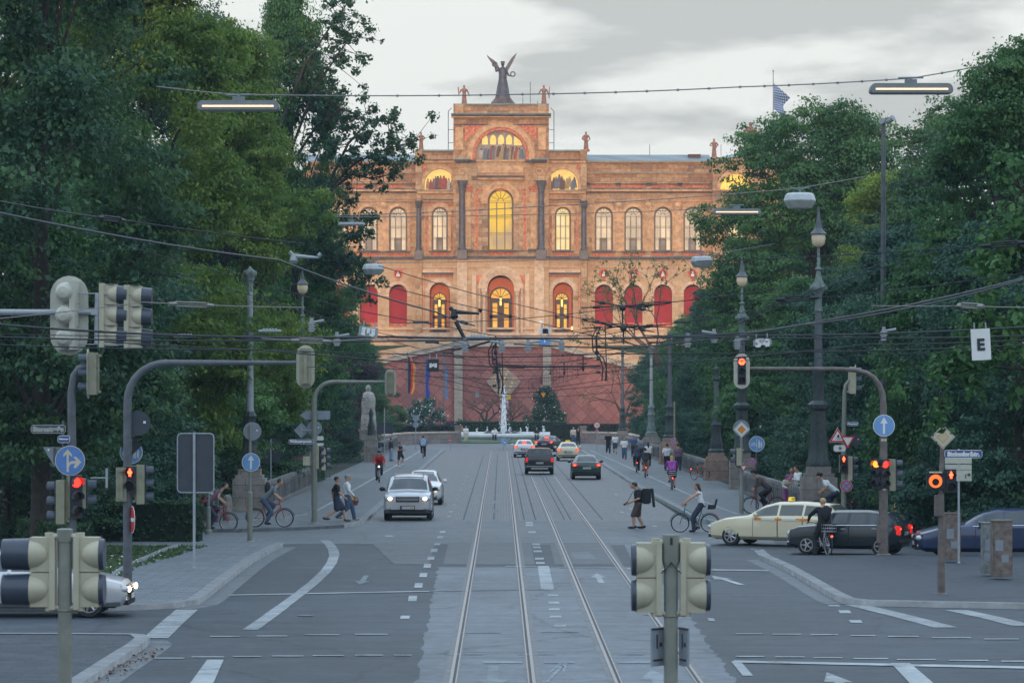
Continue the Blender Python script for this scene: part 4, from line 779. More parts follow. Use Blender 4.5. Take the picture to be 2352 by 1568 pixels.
# ================= FOLIAGE ============================================================
def leaves_mesh(name,C,Rr,n,size,rng,mt,up=.35,shell=.55,aspect=.62,flat=1.,sub=0):
    """n leaves (folded two-triangle blades) spread through clumps C (k,3) of radii Rr (k)"""
    k=len(C); w_=Rr**2; idx=rng.choice(k,n,p=w_/w_.sum())
    d=rng.normal(size=(n,3)); d/=np.linalg.norm(d,axis=1)[:,None]; d[:,2]*=flat
    rad=Rr[idx]*(shell+(1-shell)*rng.random(n))*np.where(rng.random(n)<.12,rng.uniform(.9,1.3,n),1)
    p=C[idx]+d*rad[:,None]
    if sub:
        m=max(1,n//sub); si=rng.integers(0,m,n); S=p[:m][si]; RR=(Rr[idx][:m])[si]; j=rng.normal(size=(n,3))*np.array([.25,.25,.085])*RR[:,None]; S=S+j; d=d[:m][si]*.5+j/(RR[:,None]+1e-6); d[:,2]+=.5; d/=np.linalg.norm(d,axis=1)[:,None]; p=S
        idx=idx[:m][si]; CR=rng.random(m)[si]
    nrm=d+rng.normal(size=(n,3))*.7; nrm[:,2]+=up; nrm/=np.linalg.norm(nrm,axis=1)[:,None]
    t=rng.normal(size=(n,3)); t-=nrm*(t*nrm).sum(1)[:,None]; t/=np.linalg.norm(t,axis=1)[:,None]; b=np.cross(nrm,t)
    s=size*rng.uniform(.45,1.6,n)[:,None]
    v=np.empty((n,4,3)); v[:,0]=p-t*s*.5; v[:,1]=p+b*s*aspect*.5+nrm*s*.08; v[:,2]=p+t*s*.5-nrm*s*.1; v[:,3]=p-b*s*aspect*.5+nrm*s*.08
    me=bpy.data.meshes.new(name); me.vertices.add(4*n); me.loops.add(4*n); me.polygons.add(n)
    me.vertices.foreach_set('co',v.reshape(-1)); me.loops.foreach_set('vertex_index',np.arange(4*n,dtype=np.int32)); me.polygons.foreach_set('loop_start',np.arange(0,4*n,4,dtype=np.int32)); me.polygons.foreach_set('loop_total',np.full(n,4,dtype=np.int32))
    at=me.attributes.new('rnd','FLOAT','POINT'); at.data.foreach_set('value',np.repeat(rng.random(n) if not sub else .35*rng.random(n)+.65*CR,4).astype(np.float32))
    me.materials.append(mt); me.update(); me.validate()
    return me
M_bark=mat('bark',(.042,.036,.032),.95,var=.4,scale=5,bump=.6)
LM=dict(dark=leafmat('dark leaf',(.020,.055,.040),(.040,.100,.056),(.11,.21,.075)),
        mid=leafmat('green leaf',(.028,.080,.038),(.062,.160,.055),(.16,.30,.08)),
        lime=leafmat('yellow green leaf',(.045,.105,.032),(.12,.21,.040),(.30,.40,.070),trans=.45),
        copper=leafmat('copper leaf',(.040,.026,.038),(.07,.042,.055),(.10,.095,.075)),
        blue=leafmat('cool green leaf',(.022,.068,.050),(.042,.115,.075),(.10,.20,.10)),
        sprig=leafmat('spring leaf',(.07,.10,.03),(.11,.15,.05),(.16,.20,.07)))
def tree_proto(seed,h,r,n,size,mt,clumps=90,low=.22,trunk=.32,shape=1.,cr=(.12,.22),lean=(0,0),branches=26,wide=False):
    """returns crown mesh, trunk MB for a tree of height h and crown radius r"""
    rng=np.random.default_rng(seed); k=clumps
    z0=h*low; hc=h-z0; u=rng.random(k); ang=rng.uniform(0,2*PI,k)
    zz=z0+hc*(.04+.92*u); prof=np.sin(np.clip((zz-z0)/hc,0.02,1)**.75*PI)**.55*(1-.25*((zz-z0)/hc))
    if wide: prof=np.sqrt(np.clip(1-np.clip(((zz-z0)/hc-.45)/.58,-1,1)**2,.03,1))
    rr=r*prof*np.sqrt(rng.uniform(.25,1,k))*rng.uniform(.8,1.12,k)
    C=np.stack([rr*np.cos(ang)+lean[0]*u*h,rr*np.sin(ang)+lean[1]*u*h,zz],1); Rr=rng.uniform(cr[0],cr[1],k)*r
    C[:,2]=np.minimum(C[:,2],h-Rr*.6)
    me=leaves_mesh('crown',C,Rr,n,size,rng,mt,flat=.7,sub=62)
    tb=MB(); top=(lean[0]*h*.7,lean[1]*h*.7,h*.78)
    pts=[(0,0,-.2),(lean[0]*h*.1,0,h*.15),(lean[0]*h*.35,lean[1]*h*.3,h*.42),top]; tb.tube(pts,[trunk*1.25,trunk,trunk*.7,trunk*.15],10)
    for i in rng.choice(k,min(branches,k),replace=False):
        c=C[i]; t=max(.15,min(.72,(c[2]/h)*.72-.05)); b=Vector((lean[0]*h*t,lean[1]*h*t,h*t)); e=Vector(c); m_=b.lerp(e,.5)+Vector((0,0,.06*h*rng.random()-.02*h)); rb=trunk*.38*(1-t*.6)
        tb.tube([b,m_,e],[rb,rb*.55,.03],6)
        for q in range(3):
            dd=Vector(rng.normal(size=3)).normalized()*Rr[i]; tb.tube([m_.lerp(e,.6),e+dd*.9],[rb*.35,.02],4)
    return me,tb
PROT={}
def make_tree(key,loc,label,name='tree',sc=(1,1,1),rz=0,cat='tree',group=None):
    me,tm=PROT[key]; o=thing(name,label,cat,loc,rz,group); o.scale=sc
    c=bpy.data.objects.new('crown',me); COL.objects.link(c); c.parent=o
    if tm is not None: t=bpy.data.objects.new('trunk',tm); COL.objects.link(t); t.parent=o
    return o
def proto(key,*a,**k):
    me,tb=tree_proto(*a,**k); o=tb.build('trunk',M_bark,smooth=50); tm=o.data; bpy.data.objects.remove(o); PROT[key]=(me,tm)
proto('bigA',11,25,7.5,130000,.19,LM['dark'],clumps=150,low=.10,trunk=.36,cr=(.09,.25))
proto('bigB',12,25,7.5,130000,.19,LM['lime'],clumps=150,low=.10,trunk=.36,cr=(.09,.25))
proto('bigC',13,22,7.0,130000,.185,LM['mid'],clumps=150,low=.08,trunk=.34,cr=(.09,.25))
proto('lowA',14,11,5.0,66000,.14,LM['blue'],clumps=80,low=.0,trunk=.2,cr=(.14,.26))
proto('lowB',15,11,4.6,66000,.14,LM['mid'],clumps=80,low=.0,trunk=.2,cr=(.14,.26))
proto('copper',16,13,5.0,66000,.145,LM['copper'],clumps=90,low=.02,trunk=.25,cr=(.14,.25))
proto('bushA',17,4.2,2.6,30000,.095,LM['dark'],clumps=40,low=-.1,trunk=.07,cr=(.2,.34),branches=8)
proto('bushB',18,4.0,2.6,30000,.095,LM['blue'],clumps=40,low=-.1,trunk=.07,cr=(.2,.34),branches=8)
proto('maple',19,23,9.5,200000,.21,LM['mid'],clumps=260,low=.10,trunk=.45,cr=(.12,.2),wide=True)
X_=lambda px,Y:(px-CX)*Y/F
# left bank: (key, px of trunk, Y, height, radius scale, label)
TL=[('bigA',95,92,25,.8,'tall dark leafy tree at the far left edge, nearest of the left trees'),
 ('bigC',-60,118,27,1.0,'dark green tree at the left edge behind the signal mast with three heads'),
 ('bigB',330,128,25.5,.78,'tall yellow-green tree rising left of the top hanging lamp'),
 ('bigA',180,150,29,1.05,'very tall dark tree filling the upper left corner'),
 ('bigB',520,150,24.0,.66,'bright yellow-green tree right of the left hanging lamp'),
 ('bigC',672,174,28.5,.60,'tall tree whose upper crown stands right before the left palace wing'),
 ('bigB',560,205,25,.8,'yellow-green rear tree glimpsed through the gap at the top left'),
 ('bigA',430,200,31,1.0,'tall dark tree in the second row on the left'),
 ('bigC',700,225,21.5,.66,'green tree overlapping the left wing windows of the palace'),
 ('bigA',560,262,27,.9,'dark tree in the rear row on the left bank'),
 ('copper',610,205,14.5,1.0,'copper-leaved beech behind the left ornate lamp post'),
 ('copper',735,232,13,.85,'purple-leaved tree beside the hanging sign 585 on the left'),
 ('copper',480,178,14,1.0,'copper-leaved tree behind the green-topped pole'),
 ('copper',790,262,11,.7,'small dark purple tree left of the fluted monument'),
 ('lowA',640,160,10,.9,'bushy green tree behind the left lamp on its stone plinth'),
 ('lowB',480,140,11,1.0,'bushy tree with bright sprays over the big sign back'),
 ('lowA',255,134,11,.9,'dense low tree behind the curved mast arm'),
 ('lowA',200,112,12,1.05,'dense low tree behind the blue straight-or-right sign'),
 ('lowB',20,105,13,1.1,'dense low tree behind the half-hidden old street plate at the left edge'),
 ('lowA',770,215,9,.8,'low green tree behind the fluted monument'),
 ('lowB',835,285,12.0,.72,'light green tree at the left end of the pink terrace wall'),
 ('lowA',800,315,12,.9,'green tree at the far end of the left balustrade'),
 ('lowB',880,335,8.0,.6,'small green tree just left of the black red and gold flag'),
 ('lowB',690,250,11,1.0,'bushy tree in the second row behind the Widenmayerstr. sign')]
TR=[('maple',1866,195,23.9,.80,'big round maple on the right, crown below the chequered flag'),
 ('bigC',2320,108,17.8,.62,'tall maple at the upper right edge of the view'),
 ('bigA',2200,150,20,.8,'dark tree between the round maple and the right edge'),
 ('bigB',2060,178,18.6,.72,'olive-green tree behind the tall floodlight pole'),
 ('bigA',2420,130,19.3,1.0,'dark tree at the right edge behind the E sign'),
 ('bigC',2010,250,20,1.2,'green tree in the rear row on the right bank'),
 ('bigA',1800,290,22,.9,'dark rear tree right of the bare tree'),
 ('bigC',1735,255,16.5,.75,'green tree filling the lower left of the round maple crown'),
 ('bigA',1930,232,23,.95,'dark tree directly behind the round maple crown'),
 ('lowB',1720,190,12.5,1.0,'leafy tree behind the right tall lantern with the pale globe'),
 ('lowA',1640,235,13.5,.9,'dense tree at the left side of the right-hand grove'),
 ('lowB',1590,275,12.6,.85,'green tree half covering the red niches on the right'),
 ('lowB',1820,165,11.5,1.0,'leafy tree beside the ornate lantern post with the lamp bulb'),
 ('lowA',1960,145,11.5,1.0,'dense tree behind the horizontal right mast arm'),
 ('lowA',2090,125,12,1.0,'dense tree behind the blue one-way arrow sign'),
 ('lowB',2200,112,11,.9,'maple with pale sprays behind the yellow diamond sign'),
 ('lowA',2340,100,11,.9,'dark tree behind the Steinsdorfstr. street sign'),
 ('lowA',1500,318,10.0,.75,'low dark green tree right of the pink wall'),
 ('lowA',1565,300,9.5,.9,'low green tree behind the red-ringed no-stopping sign')]
for key,px_,Y,hh,rs,lab in TL+TR:
    base={'maple':(23,9.5),'bigA':(25,7.5),'bigB':(25,7.5),'bigC':(22,7.),'lowA':(11,5.),'lowB':(11,4.6),'copper':(13,5.)}[key]
    sz=hh/base[0]; x=X_(px_,Y)
    if key[:3] in('low','cop'): e=.85*base[1]*rs; x=min(x,-10.6-e) if x<0 else max(x,12.8+e)
    make_tree(key,(x,Y,-.1),lab,sc=(rs*1.0,rs,sz),rz=(px_*7+Y*3)%6.28,group='trees along the river bank')
# the long bough with loose leaf sprays reaching right over the palace roof
rng=np.random.default_rng(5); tb=MB(); Cs=[];Rs=[]
yb=171.; root=Vector(P(640,520,172)); 
def spray(path,n,sp,rr):
    pts=[Vector(P(a,b,yb+dy)) for a,b,dy in path]
    tb.tube(pts,[.10,.075,.05,.02][:len(pts)] if len(pts)<=4 else [.11-.09*i/(len(pts)-1) for i in range(len(pts))],6)
    for i in range(n):
        t=rng.uniform(.18,1)**.8*(len(pts)-1); k=min(int(t),len(pts)-2); p=pts[k].lerp(pts[k+1],t-k); q=p+Vector((rng.normal()*sp,rng.normal()*sp,rng.normal()*sp*.8)); tb.tube([p,q],[.022,.008],4); Cs.append(q); Rs.append(rr*rng.uniform(.6,1.3))
spray([(640,560,0),(740,450,-1),(815,375,-1),(880,345,-2),(962,322,-2)],50,.75,.42)
spray([(740,450,-1),(800,330,-1),(850,275,-1),(905,283,-1)],34,.8,.40)
spray([(740,450,-1),(810,400,-1),(850,410,-1),(915,398,-2)],26,.5,.36)
spray([(640,420,0),(720,300,0),(780,250,0),(815,262,0)],34,.8,.4)
spray([(640,420,0),(720,210,0),(780,120,0),(808,80,0)],44,.9,.4)
spray([(640,300,0),(700,150,0),(760,60,0),(800,5,0)],34,.9,.4)
spray([(640,560,0),(740,520,0),(800,500,0),(850,540,0)],34,.7,.42); spray([(640,620,0),(740,600,0),(790,600,0),(850,650,0)],34,.7,.42)
o=thing('leafy_bough','loose bough of small leaves reaching out over the left palace roof','branch',tuple(root))
me=leaves_mesh('foliage',np.array([tuple(c-root) for c in Cs]),np.array(Rs),13000,.20,rng,LM['dark'],shell=.1); c=bpy.data.objects.new('foliage',me); COL.objects.link(c); c.parent=o
tb.v=[tuple(Vector(v)-root) for v in tb.v]; tb.build('bough_wood',M_bark,o)
# nearer maple bough at the right edge (blurred in the photo)
rng=np.random.default_rng(9); Cs=[];Rs=[]; tb=MB(); root=Vector(P(2480,1000,62))
for path in ([(2480,1000),(2400,800),(2300,760),(2200,700)],[(2480,960),(2380,850),(2250,840),(2160,870)],[(2480,900),(2420,600),(2330,560),(2260,600)],[(2480,700),(2420,500),(2330,420)]):
    pts=[Vector(P(a,b,62)) for a,b in path]; tb.tube(pts,[.06-.015*i for i in range(len(pts))],6)
    for i in range(26):
        t=rng.uniform(.2,1)*(len(pts)-1); k=min(int(t),len(pts)-2); p=pts[k].lerp(pts[k+1],t-k); q=p+Vector(rng.normal(size=3)*np.array([.35,.5,.3])); Cs.append(q); Rs.append(rng.uniform(.2,.45)); tb.tube([p,q],[.015,.006],4)
o=thing('leafy_bough','nearest maple bough hanging in from the right edge beside the E sign','branch',tuple(root))
me=leaves_mesh('foliage',np.array([tuple(c-root) for c in Cs]),np.array(Rs),5200,.15,rng,LM['mid'],shell=.1,up=.9); c=bpy.data.objects.new('foliage',me); COL.objects.link(c); c.parent=o
tb.v=[tuple(Vector(v)-root) for v in tb.v]; tb.build('bough_wood',M_bark,o)
# bushes along the balustrades
BL=[(560,172),(610,150),(655,190),(705,178),(742,210),(760,250),(790,232),(820,275),(850,300),(868,318),(380,121),(300,118),(250,108),(120,100),(20,98),(700,150)]
BR=[(1460,300),(1520,262),(1590,225),(1640,200),(1700,172),(1760,160),(1830,150),(1900,140),(1980,130),(2060,122),(2130,118),(2230,108),(2300,104),(1480,330),(1560,240),(2380,100)]
BUSHLAB=['green bush behind the stone plinth of the green-topped pole','bush directly behind the near end of the left balustrade','bush left of the ornate left lamp base','bush right of the ornate left lamp base','bush behind the back of the left arrow-shaped sign','bush just left of the fluted monument','bush below the arrow sign on the curved mast','bush behind the plinth of the fluted monument','bush where the left balustrade meets the low curved wall','farthest bush on the left, beside the low curved wall','bush behind the right end of the clipped corner hedge','bush behind the middle of the clipped corner hedge','bush behind the left end of the clipped corner hedge','bush behind the signal cluster below the blue turn sign','bush at the left edge of the view at ground level','bush behind the small traffic signal by the left balustrade',
 'bush behind the farthest lamp post on the right','bush behind the green cast-iron lamp base on the right','bush behind the two walkers at the right pillar','bush beside the cyclist without a lane under the right trees','bush behind the diamond priority sign','bush behind the round cycle and footpath sign','bush left of the big right lamp plinth','bush right of the big right lamp plinth','bush behind the red and white warning triangle','bush behind the stop column with the blue arrow','bush behind the white-shirted cyclist','bush behind the motorcycle','bush behind the blue estate car','bush beside the right low wall at the ring road','bush behind the woman in purple','bush at the right edge of the view at ground level']
names=['behind the balustrade','below the lamp','by the river bank','in the undergrowth']
for i,(px_,Y) in enumerate(BL+BR):
    k='bushA' if i%2 else 'bushB'; x=X_(px_,Y); 
    if x<0 and Y>105: x=min(x,-13.2-(i%3)*.5)
    if x>0: x=max(x,14.9+(i%3)*.5)
    s=.8+.12*((i*5)%4)
    sd='left' if x<0 else 'right'; dist=['nearest','second nearest','third','fourth','fifth','sixth','seventh','eighth','ninth','tenth','eleventh','twelfth','thirteenth','fourteenth','fifteenth','sixteenth']
    lab=BUSHLAB[i]
    make_tree(k,(x,Y,-.15),lab,'bush',(s*1.1,s*1.1,s),i*1.3,'bush','undergrowth bushes on the %s bank'%sd)
# white-blossomed rhododendron, cream magnolia, hedges
def blossom(name,label,loc,h,r,n,mt,fcol,nf,fs,seed,kind='bush',shape=None):
    rng=np.random.default_rng(seed); k=46; u=rng.random(k); a=rng.uniform(0,2*PI,k); prof=np.sin(np.clip(u*.9+.08,0,1)*PI)**.5 if shape is None else (1-u)**.6; rr=r*prof*np.sqrt(rng.uniform(.3,1,k))
    C=np.stack([rr*np.cos(a),rr*np.sin(a),h*(.05+.85*u)],1); Rr=rng.uniform(.16,.3,k)*r
    o=thing(name,label,kind,loc); me=leaves_mesh('foliage',C,Rr,n,.17,rng,mt); c=bpy.data.objects.new('foliage',me); COL.objects.link(c); c.parent=o
    fm=leaves_mesh('blossom',C,Rr*1.06,nf,fs,rng,mat('blossom %s'%name,fcol,.7,var=0),shell=.93,aspect=1); f=bpy.data.objects.new('blossom',fm); COL.objects.link(f); f.parent=o; f['kind']='stuff'
    t=MB(); t.tube([(0,0,-.2),(0,0,h*.6)],[.12,.05],6); t.build('trunk',M_bark,o)
blossom('rhododendron','white-blossomed bush in front of the pink wall under the flags',(X_(972,372),372,0),5.0,2.5,11000,LM['blue'],(.70,.68,.67),620,.17,21)
blossom('magnolia_tree','conical dark tree dotted with cream blossom before the pink wall',(X_(1254,372),372,0),6.7,2.9,14000,LM['dark'],(.62,.52,.36),300,.18,22,'tree','cone')
blossom('shrub','small white-flowered shrub beside the left wall pilaster',(X_(1060,380),380,0),2.2,2.2,5000,LM['copper'],(.6,.5,.48),120,.16,23)
blossom('shrub','lilac-flowered shrub behind the thin pole on the right',(X_(1760,165),165,0),4.6,1.8,9000,LM['blue'],(.5,.38,.45),170,.16,24)
def hedge(name,label,pts,wd,h,mt,n,leaf=.09,z0=0,seed=1):
    o=thing(name,label,'hedge',(pts[0][0],pts[0][1],z0)); rng=np.random.default_rng(seed); core=MB(); V=[];Nn=[]
    for p,q in zip(pts[:-1],pts[1:]):
        p=Vector((p[0]-pts[0][0],p[1]-pts[0][1])); q=Vector((q[0]-pts[0][0],q[1]-pts[0][1])); d=(q-p).normalized(); nn_=Vector((-d.y,d.x))
        a=nn_*(wd/2-.06); core.prism([(p.x-a.x,p.y-a.y),(p.x+a.x,p.y+a.y),(q.x+a.x,q.y+a.y),(q.x-a.x,q.y-a.y)],0,h-.06,'xy')
    segs=[((Vector(q)-Vector(p)).length) for p,q in zip(pts[:-1],pts[1:])]; tot=sum(segs); C=[];k=int(tot*5*h+60)
    for i in range(k*6):
        s_i=rng.choice(len(segs),p=np.array(segs)/tot); t=rng.random(); p=Vector(pts[s_i]).lerp(Vector(pts[s_i+1]),t); d=(Vector(pts[s_i+1])-Vector(pts[s_i])).normalized(); nn_=Vector((-d.y,d.x)); side=rng.random()
        if side<.35: off=rng.uniform(-1,1)*wd/2; z=h-.05
        elif side<.9: off=(wd/2-.05)*(1 if rng.random()<.5 else -1); z=rng.uniform(.03,h-.03)
        else: off=rng.uniform(-1,1)*wd/2; z=rng.uniform(.03,h); t2=0 if rng.random()<.5 else 1; p=Vector(pts[0]) if t2==0 else Vector(pts[-1])
        C.append((p.x+nn_.x*off-pts[0][0],p.y+nn_.y*off-pts[0][1],z))
    C=np.array(C); me=leaves_mesh('foliage',C,np.full(len(C),.10),n,leaf,rng,mt,shell=.1)
    f=bpy.data.objects.new('foliage',me); COL.objects.link(f); f.parent=o; core.build('inner_twigs',mat('hedge core',(.012,.025,.015),.95,var=.3),o)
g1,g2=G(452,1252),G(205,1250)
hedge('clipped_hedge','dark clipped box hedge along the pavement at the left corner',[(g1[0],g1[1]+.4),(g2[0]-2,g2[1]+1.0)],1.1,1.28,LM['dark'],26000,.075,.12,3)
gg=G(80,1262); hedge('clipped_hedge','low dark hedge with pale flowers behind the near left signal',[(gg[0]+2.4,gg[1]-7.5),(gg[0]+.2,gg[1]-2)],.9,.95,LM['dark'],12000,.08,.12,4)
hedge('clipped_hedge','dark hedge between the left balustrade and the cycle path',[(-10.9,152),(-10.7,176)],1.1,1.5,LM['dark'],16000,.10,0,5)
hedge('clipped_hedge','purple-leaved hedge behind the left low wall',[(X_(905,338),338),(X_(1052,338),340)],1.6,1.75,LM['copper'],15000,.12,.1,6)
hedge('clipped_hedge','reddish hedge behind the right low wall and speed sign',[(X_(1268,338),340),(X_(1425,338),338)],1.6,1.9,LM['copper'],13000,.12,.1,7)
hedge('clipped_hedge','straight green hedge behind the fountain jets',[(X_(1050,366),366),(X_(1300,366),366)],1.0,2.0,LM['dark'],14000,.12,.1,8)
# nearly bare tree in front of the right wing, twiggy with a few young leaves
def bare(label,loc,h,seed,nl,spread=.5,name='bare_tree',leafm='sprig'):
    rng=random.Random(seed); tb=MB(); tips=[]
    def grow(p,d,l,r,dep):
        q=p+d*l; m_=p.lerp(q,.5)+Vector((rng.uniform(-1,1),rng.uniform(-1,1),rng.uniform(-.5,1)))*l*.07; tb.tube([p,m_,q],[r,r*.85,r*.7],6 if dep<3 else 4)
        if dep>=6: tips.append(q); return
        for i in range(2 if dep else 4):
            a=Vector((rng.gauss(0,1),rng.gauss(0,1),rng.gauss(.25,.7))).normalized(); nd_=(d*1.0+a*spread*rng.uniform(.8,1.5)).normalized(); grow(q,nd_,l*rng.uniform(.66,.86),r*.62,dep+1)
            if dep>2: tips.append(q)
    grow(Vector((0,0,-.2)),Vector((0,0,1)),h*.27,.24,0)
    zmax=max(t.z for t in tips); k=h/zmax
    tb.v=[(v[0]*k,v[1]*k,v[2]*k) for v in tb.v]; o=thing(name,label,'tree',loc); tb.build('trunk',mat('grey brown bark',(.10,.065,.05),.9,var=.3,scale=4),o)
    C=np.array([tuple(t*k) for t in tips]); me=leaves_mesh('crown',C,np.full(len(C),.38),nl,.19,np.random.default_rng(seed),LM[leafm],shell=.1); c=bpy.data.objects.new('crown',me); COL.objects.link(c); c.parent=o
bare('nearly bare spreading tree with young leaves before the right palace wing',(X_(1545,300),300,0),19.3,3,3400,.62)
bare('thin twiggy tree against the pink wall beside the green-topped pole',(X_(1435,345),345,0),9.5,8,500,.6)
bare('leafless shrub against the pink wall left of the magnolia',(X_(1165,385),385,0),4.6,5,60,.8,'bare_shrub')
bare('leafless climbing shrub on the pink wall beside the left pilaster',(X_(1115,385),385,0),6.0,6,80,.8,'bare_shrub')
# grass blades on the lawn by the left corner
rng=np.random.default_rng(31); n=26000; a=[G(-100,1350),G(420,1263)]
P0=np.stack([rng.uniform(-21,-8.9,n),rng.uniform(75.5,96,n),np.full(n,.14)],1)
edge=np.interp(P0[:,1],[76.2,80,84.5,88.5,93.5,96.5],[-9.7,-9.95,-10.0,-9.7,-9.4,-9.2]); P0=P0[(P0[:,0]<edge)]
me=leaves_mesh('grass',P0,np.full(len(P0),.03),len(P0)*1,.14,rng,leafmat('grass blade',(.03,.075,.02),(.05,.11,.03),(.09,.15,.04),patch=.8),up=0,aspect=.25)
o=bpy.data.objects.new('grass',me); COL.objects.link(o); tag(o,'short green grass between the clipped hedge and the pavement','grass',kind='stuff')
rng=np.random.default_rng(32); n=2500; P0=np.stack([rng.uniform(-14,-9.9,n//10),rng.uniform(78,92,n//10),np.full(n//10,.2)],1)
me=leaves_mesh('daisies',P0,np.full(len(P0),.05),n//10,.055,rng,mat('daisy white',(.7,.72,.7),.7,var=0),up=2,aspect=1); o=bpy.data.objects.new('daisies',me); COL.objects.link(o); tag(o,'tiny white daisies scattered in the grass','flowers',kind='stuff')
rng=np.random.default_rng(33); n=150; 
t=rng.random(n); A=np.array(G(330,1492)[:2]);B=np.array(G(215,1565)[:2]); base=A+(B-A)*t[:,None]; P0=np.stack([base[:,0]+rng.uniform(.02,.4,n),base[:,1]+rng.uniform(-.15,.15,n),np.full(n,.03)],1)
me=leaves_mesh('fallen_leaves',P0,np.full(n,.02),n,.05,rng,mat('dead leaf',(.16,.07,.035),.9,var=.5,scale=9),up=2,aspect=.8); o=bpy.data.objects.new('fallen_leaves',me); COL.objects.link(o); tag(o,'brown fallen leaves gathered in the gutter at the near left kerb','leaves',kind='stuff')
# ================= STREET FURNITURE =====================================================
M_lgrey=mat('light grey mast paint',(.30,.34,.37),.45,.1,var=.15,scale=4); M_dgrey=mat('dark grey mast paint',(.095,.11,.125),.5,.1,var=.25,scale=4)
M_bmast=mat('brown grey mast',(.13,.115,.105),.6,var=.35,scale=5); M_green=mat('grey green mast paint',(.20,.215,.185),.55,var=.15,scale=5)
M_creamp=mat('cream signal housing',(.43,.41,.31),.5,var=.10,scale=5); M_olive=mat('olive signal housing',(.24,.24,.17),.6,var=.15,scale=5); M_pale=mat('pale backboard',(.42,.43,.37),.5,var=.12,scale=3)
M_blk=mat('black plastic',(.022,.027,.035),.45,var=.1); M_visor=mat('blue black visor',(.05,.065,.09),.3,var=.1); M_lens=mat('unlit lens',(.03,.02,.018),.15,var=0)
M_white=mat('sign white',(.70,.73,.72),.45,var=.06); M_blue=mat('sign blue',(.09,.20,.46),.45,var=.08); M_lblue=mat('bright sign blue',(.15,.32,.60),.45,var=.08); M_red=mat('sign red',(.55,.035,.045),.45,var=.08); M_sback=mat('sign back grey',(.045,.055,.07),.55,var=.15,scale=3); M_sbackl=mat('pale sign back',(.22,.26,.30),.5,var=.15,scale=3)
M_orange=mat('sign orange',(.80,.27,.03),.45,var=.06); M_tan=mat('faded sign yellow',(.50,.42,.24),.5,var=.1); M_plate=mat('street plate blue',(.05,.09,.26),.45,var=.06)
M_verdi=mat('verdigris bronze',(.15,.195,.18),.6,var=.4,scale=8); M_dverd=mat('dark green bronze',(.045,.06,.06),.5,.2,var=.4,scale=8)
M_plinth=stone('lamp plinth stone',(.25,.235,.215),(.31,.29,.265),(.20,.18,.165),bw=1.6,bh=.55,mort=.012,stain=.45,mcol=(.12,.11,.10),nsc=1.2)
M_plinthp=stone('pinkish plinth stone',(.30,.215,.175),(.34,.25,.205),(.24,.17,.14),bw=1.6,bh=.55,mort=.012,stain=.4,mcol=(.14,.10,.09),nsc=1.2)
M_bal=stone('balustrade stone',(.18,.185,.18),(.23,.23,.225),(.14,.145,.15),bw=.9,bh=2,mort=.02,stain=.45,mcol=(.07,.075,.08),nsc=1)
def lampmat(n,c,st): return mat(n,c,.4,var=0,emit=st,ecol=c)
M_redl=lampmat('red light on',(1,.02,.012),3.2); M_redg=lampmat('bright red light',(1,.08,.03),4.); M_amb=lampmat('amber light',(1,.20,.02),2.5)
# ---- balustrades -----------------------------------------------------------------
def balus(label,x,y0,y1):
    o=thing('balustrade',label,'balustrade',(x,y0,.12),group='stone balustrade of the bridge'); b=MB(); p=MB(); L_=y1-y0; n=int(L_/.95); st=L_/n
    p.b(-.19,.19,0,L_,0,.16)
    for i in range(n):
        c=(i+.5)*st; b.prism([(c-st*.46,.16),(c+st*.46,.16),(c+st*.46,.86)]+[(c+st*.46*math.cos(PI*k/8),.86+.24*math.sin(PI*k/8)) for k in range(1,8)]+[(c-st*.46,.86)],-.10,.10,'yz')
        p.b(-.15,.15,i*st-.06,i*st+.06,.16,.92); b.b(-.13,.13,c-st*.5,c+st*.5,.80,.86)
    b.build('arched_panel',M_bal,o); p.build('post',M_bal,o)
balus('grey stone balustrade of arched panels behind the left cyclist with the rucksack',-10.1,129,160); balus('distant grey balustrade beside the two leaning men on the left',-10.1,241,296)
balus('stone balustrade of arched panels left of the big right lamp plinth',12.1,122.5,152); balus('balustrade stretch behind the man in the white T-shirt on the right',12.1,180,222); balus('far right balustrade behind the oncoming walkers',12.1,228,295)
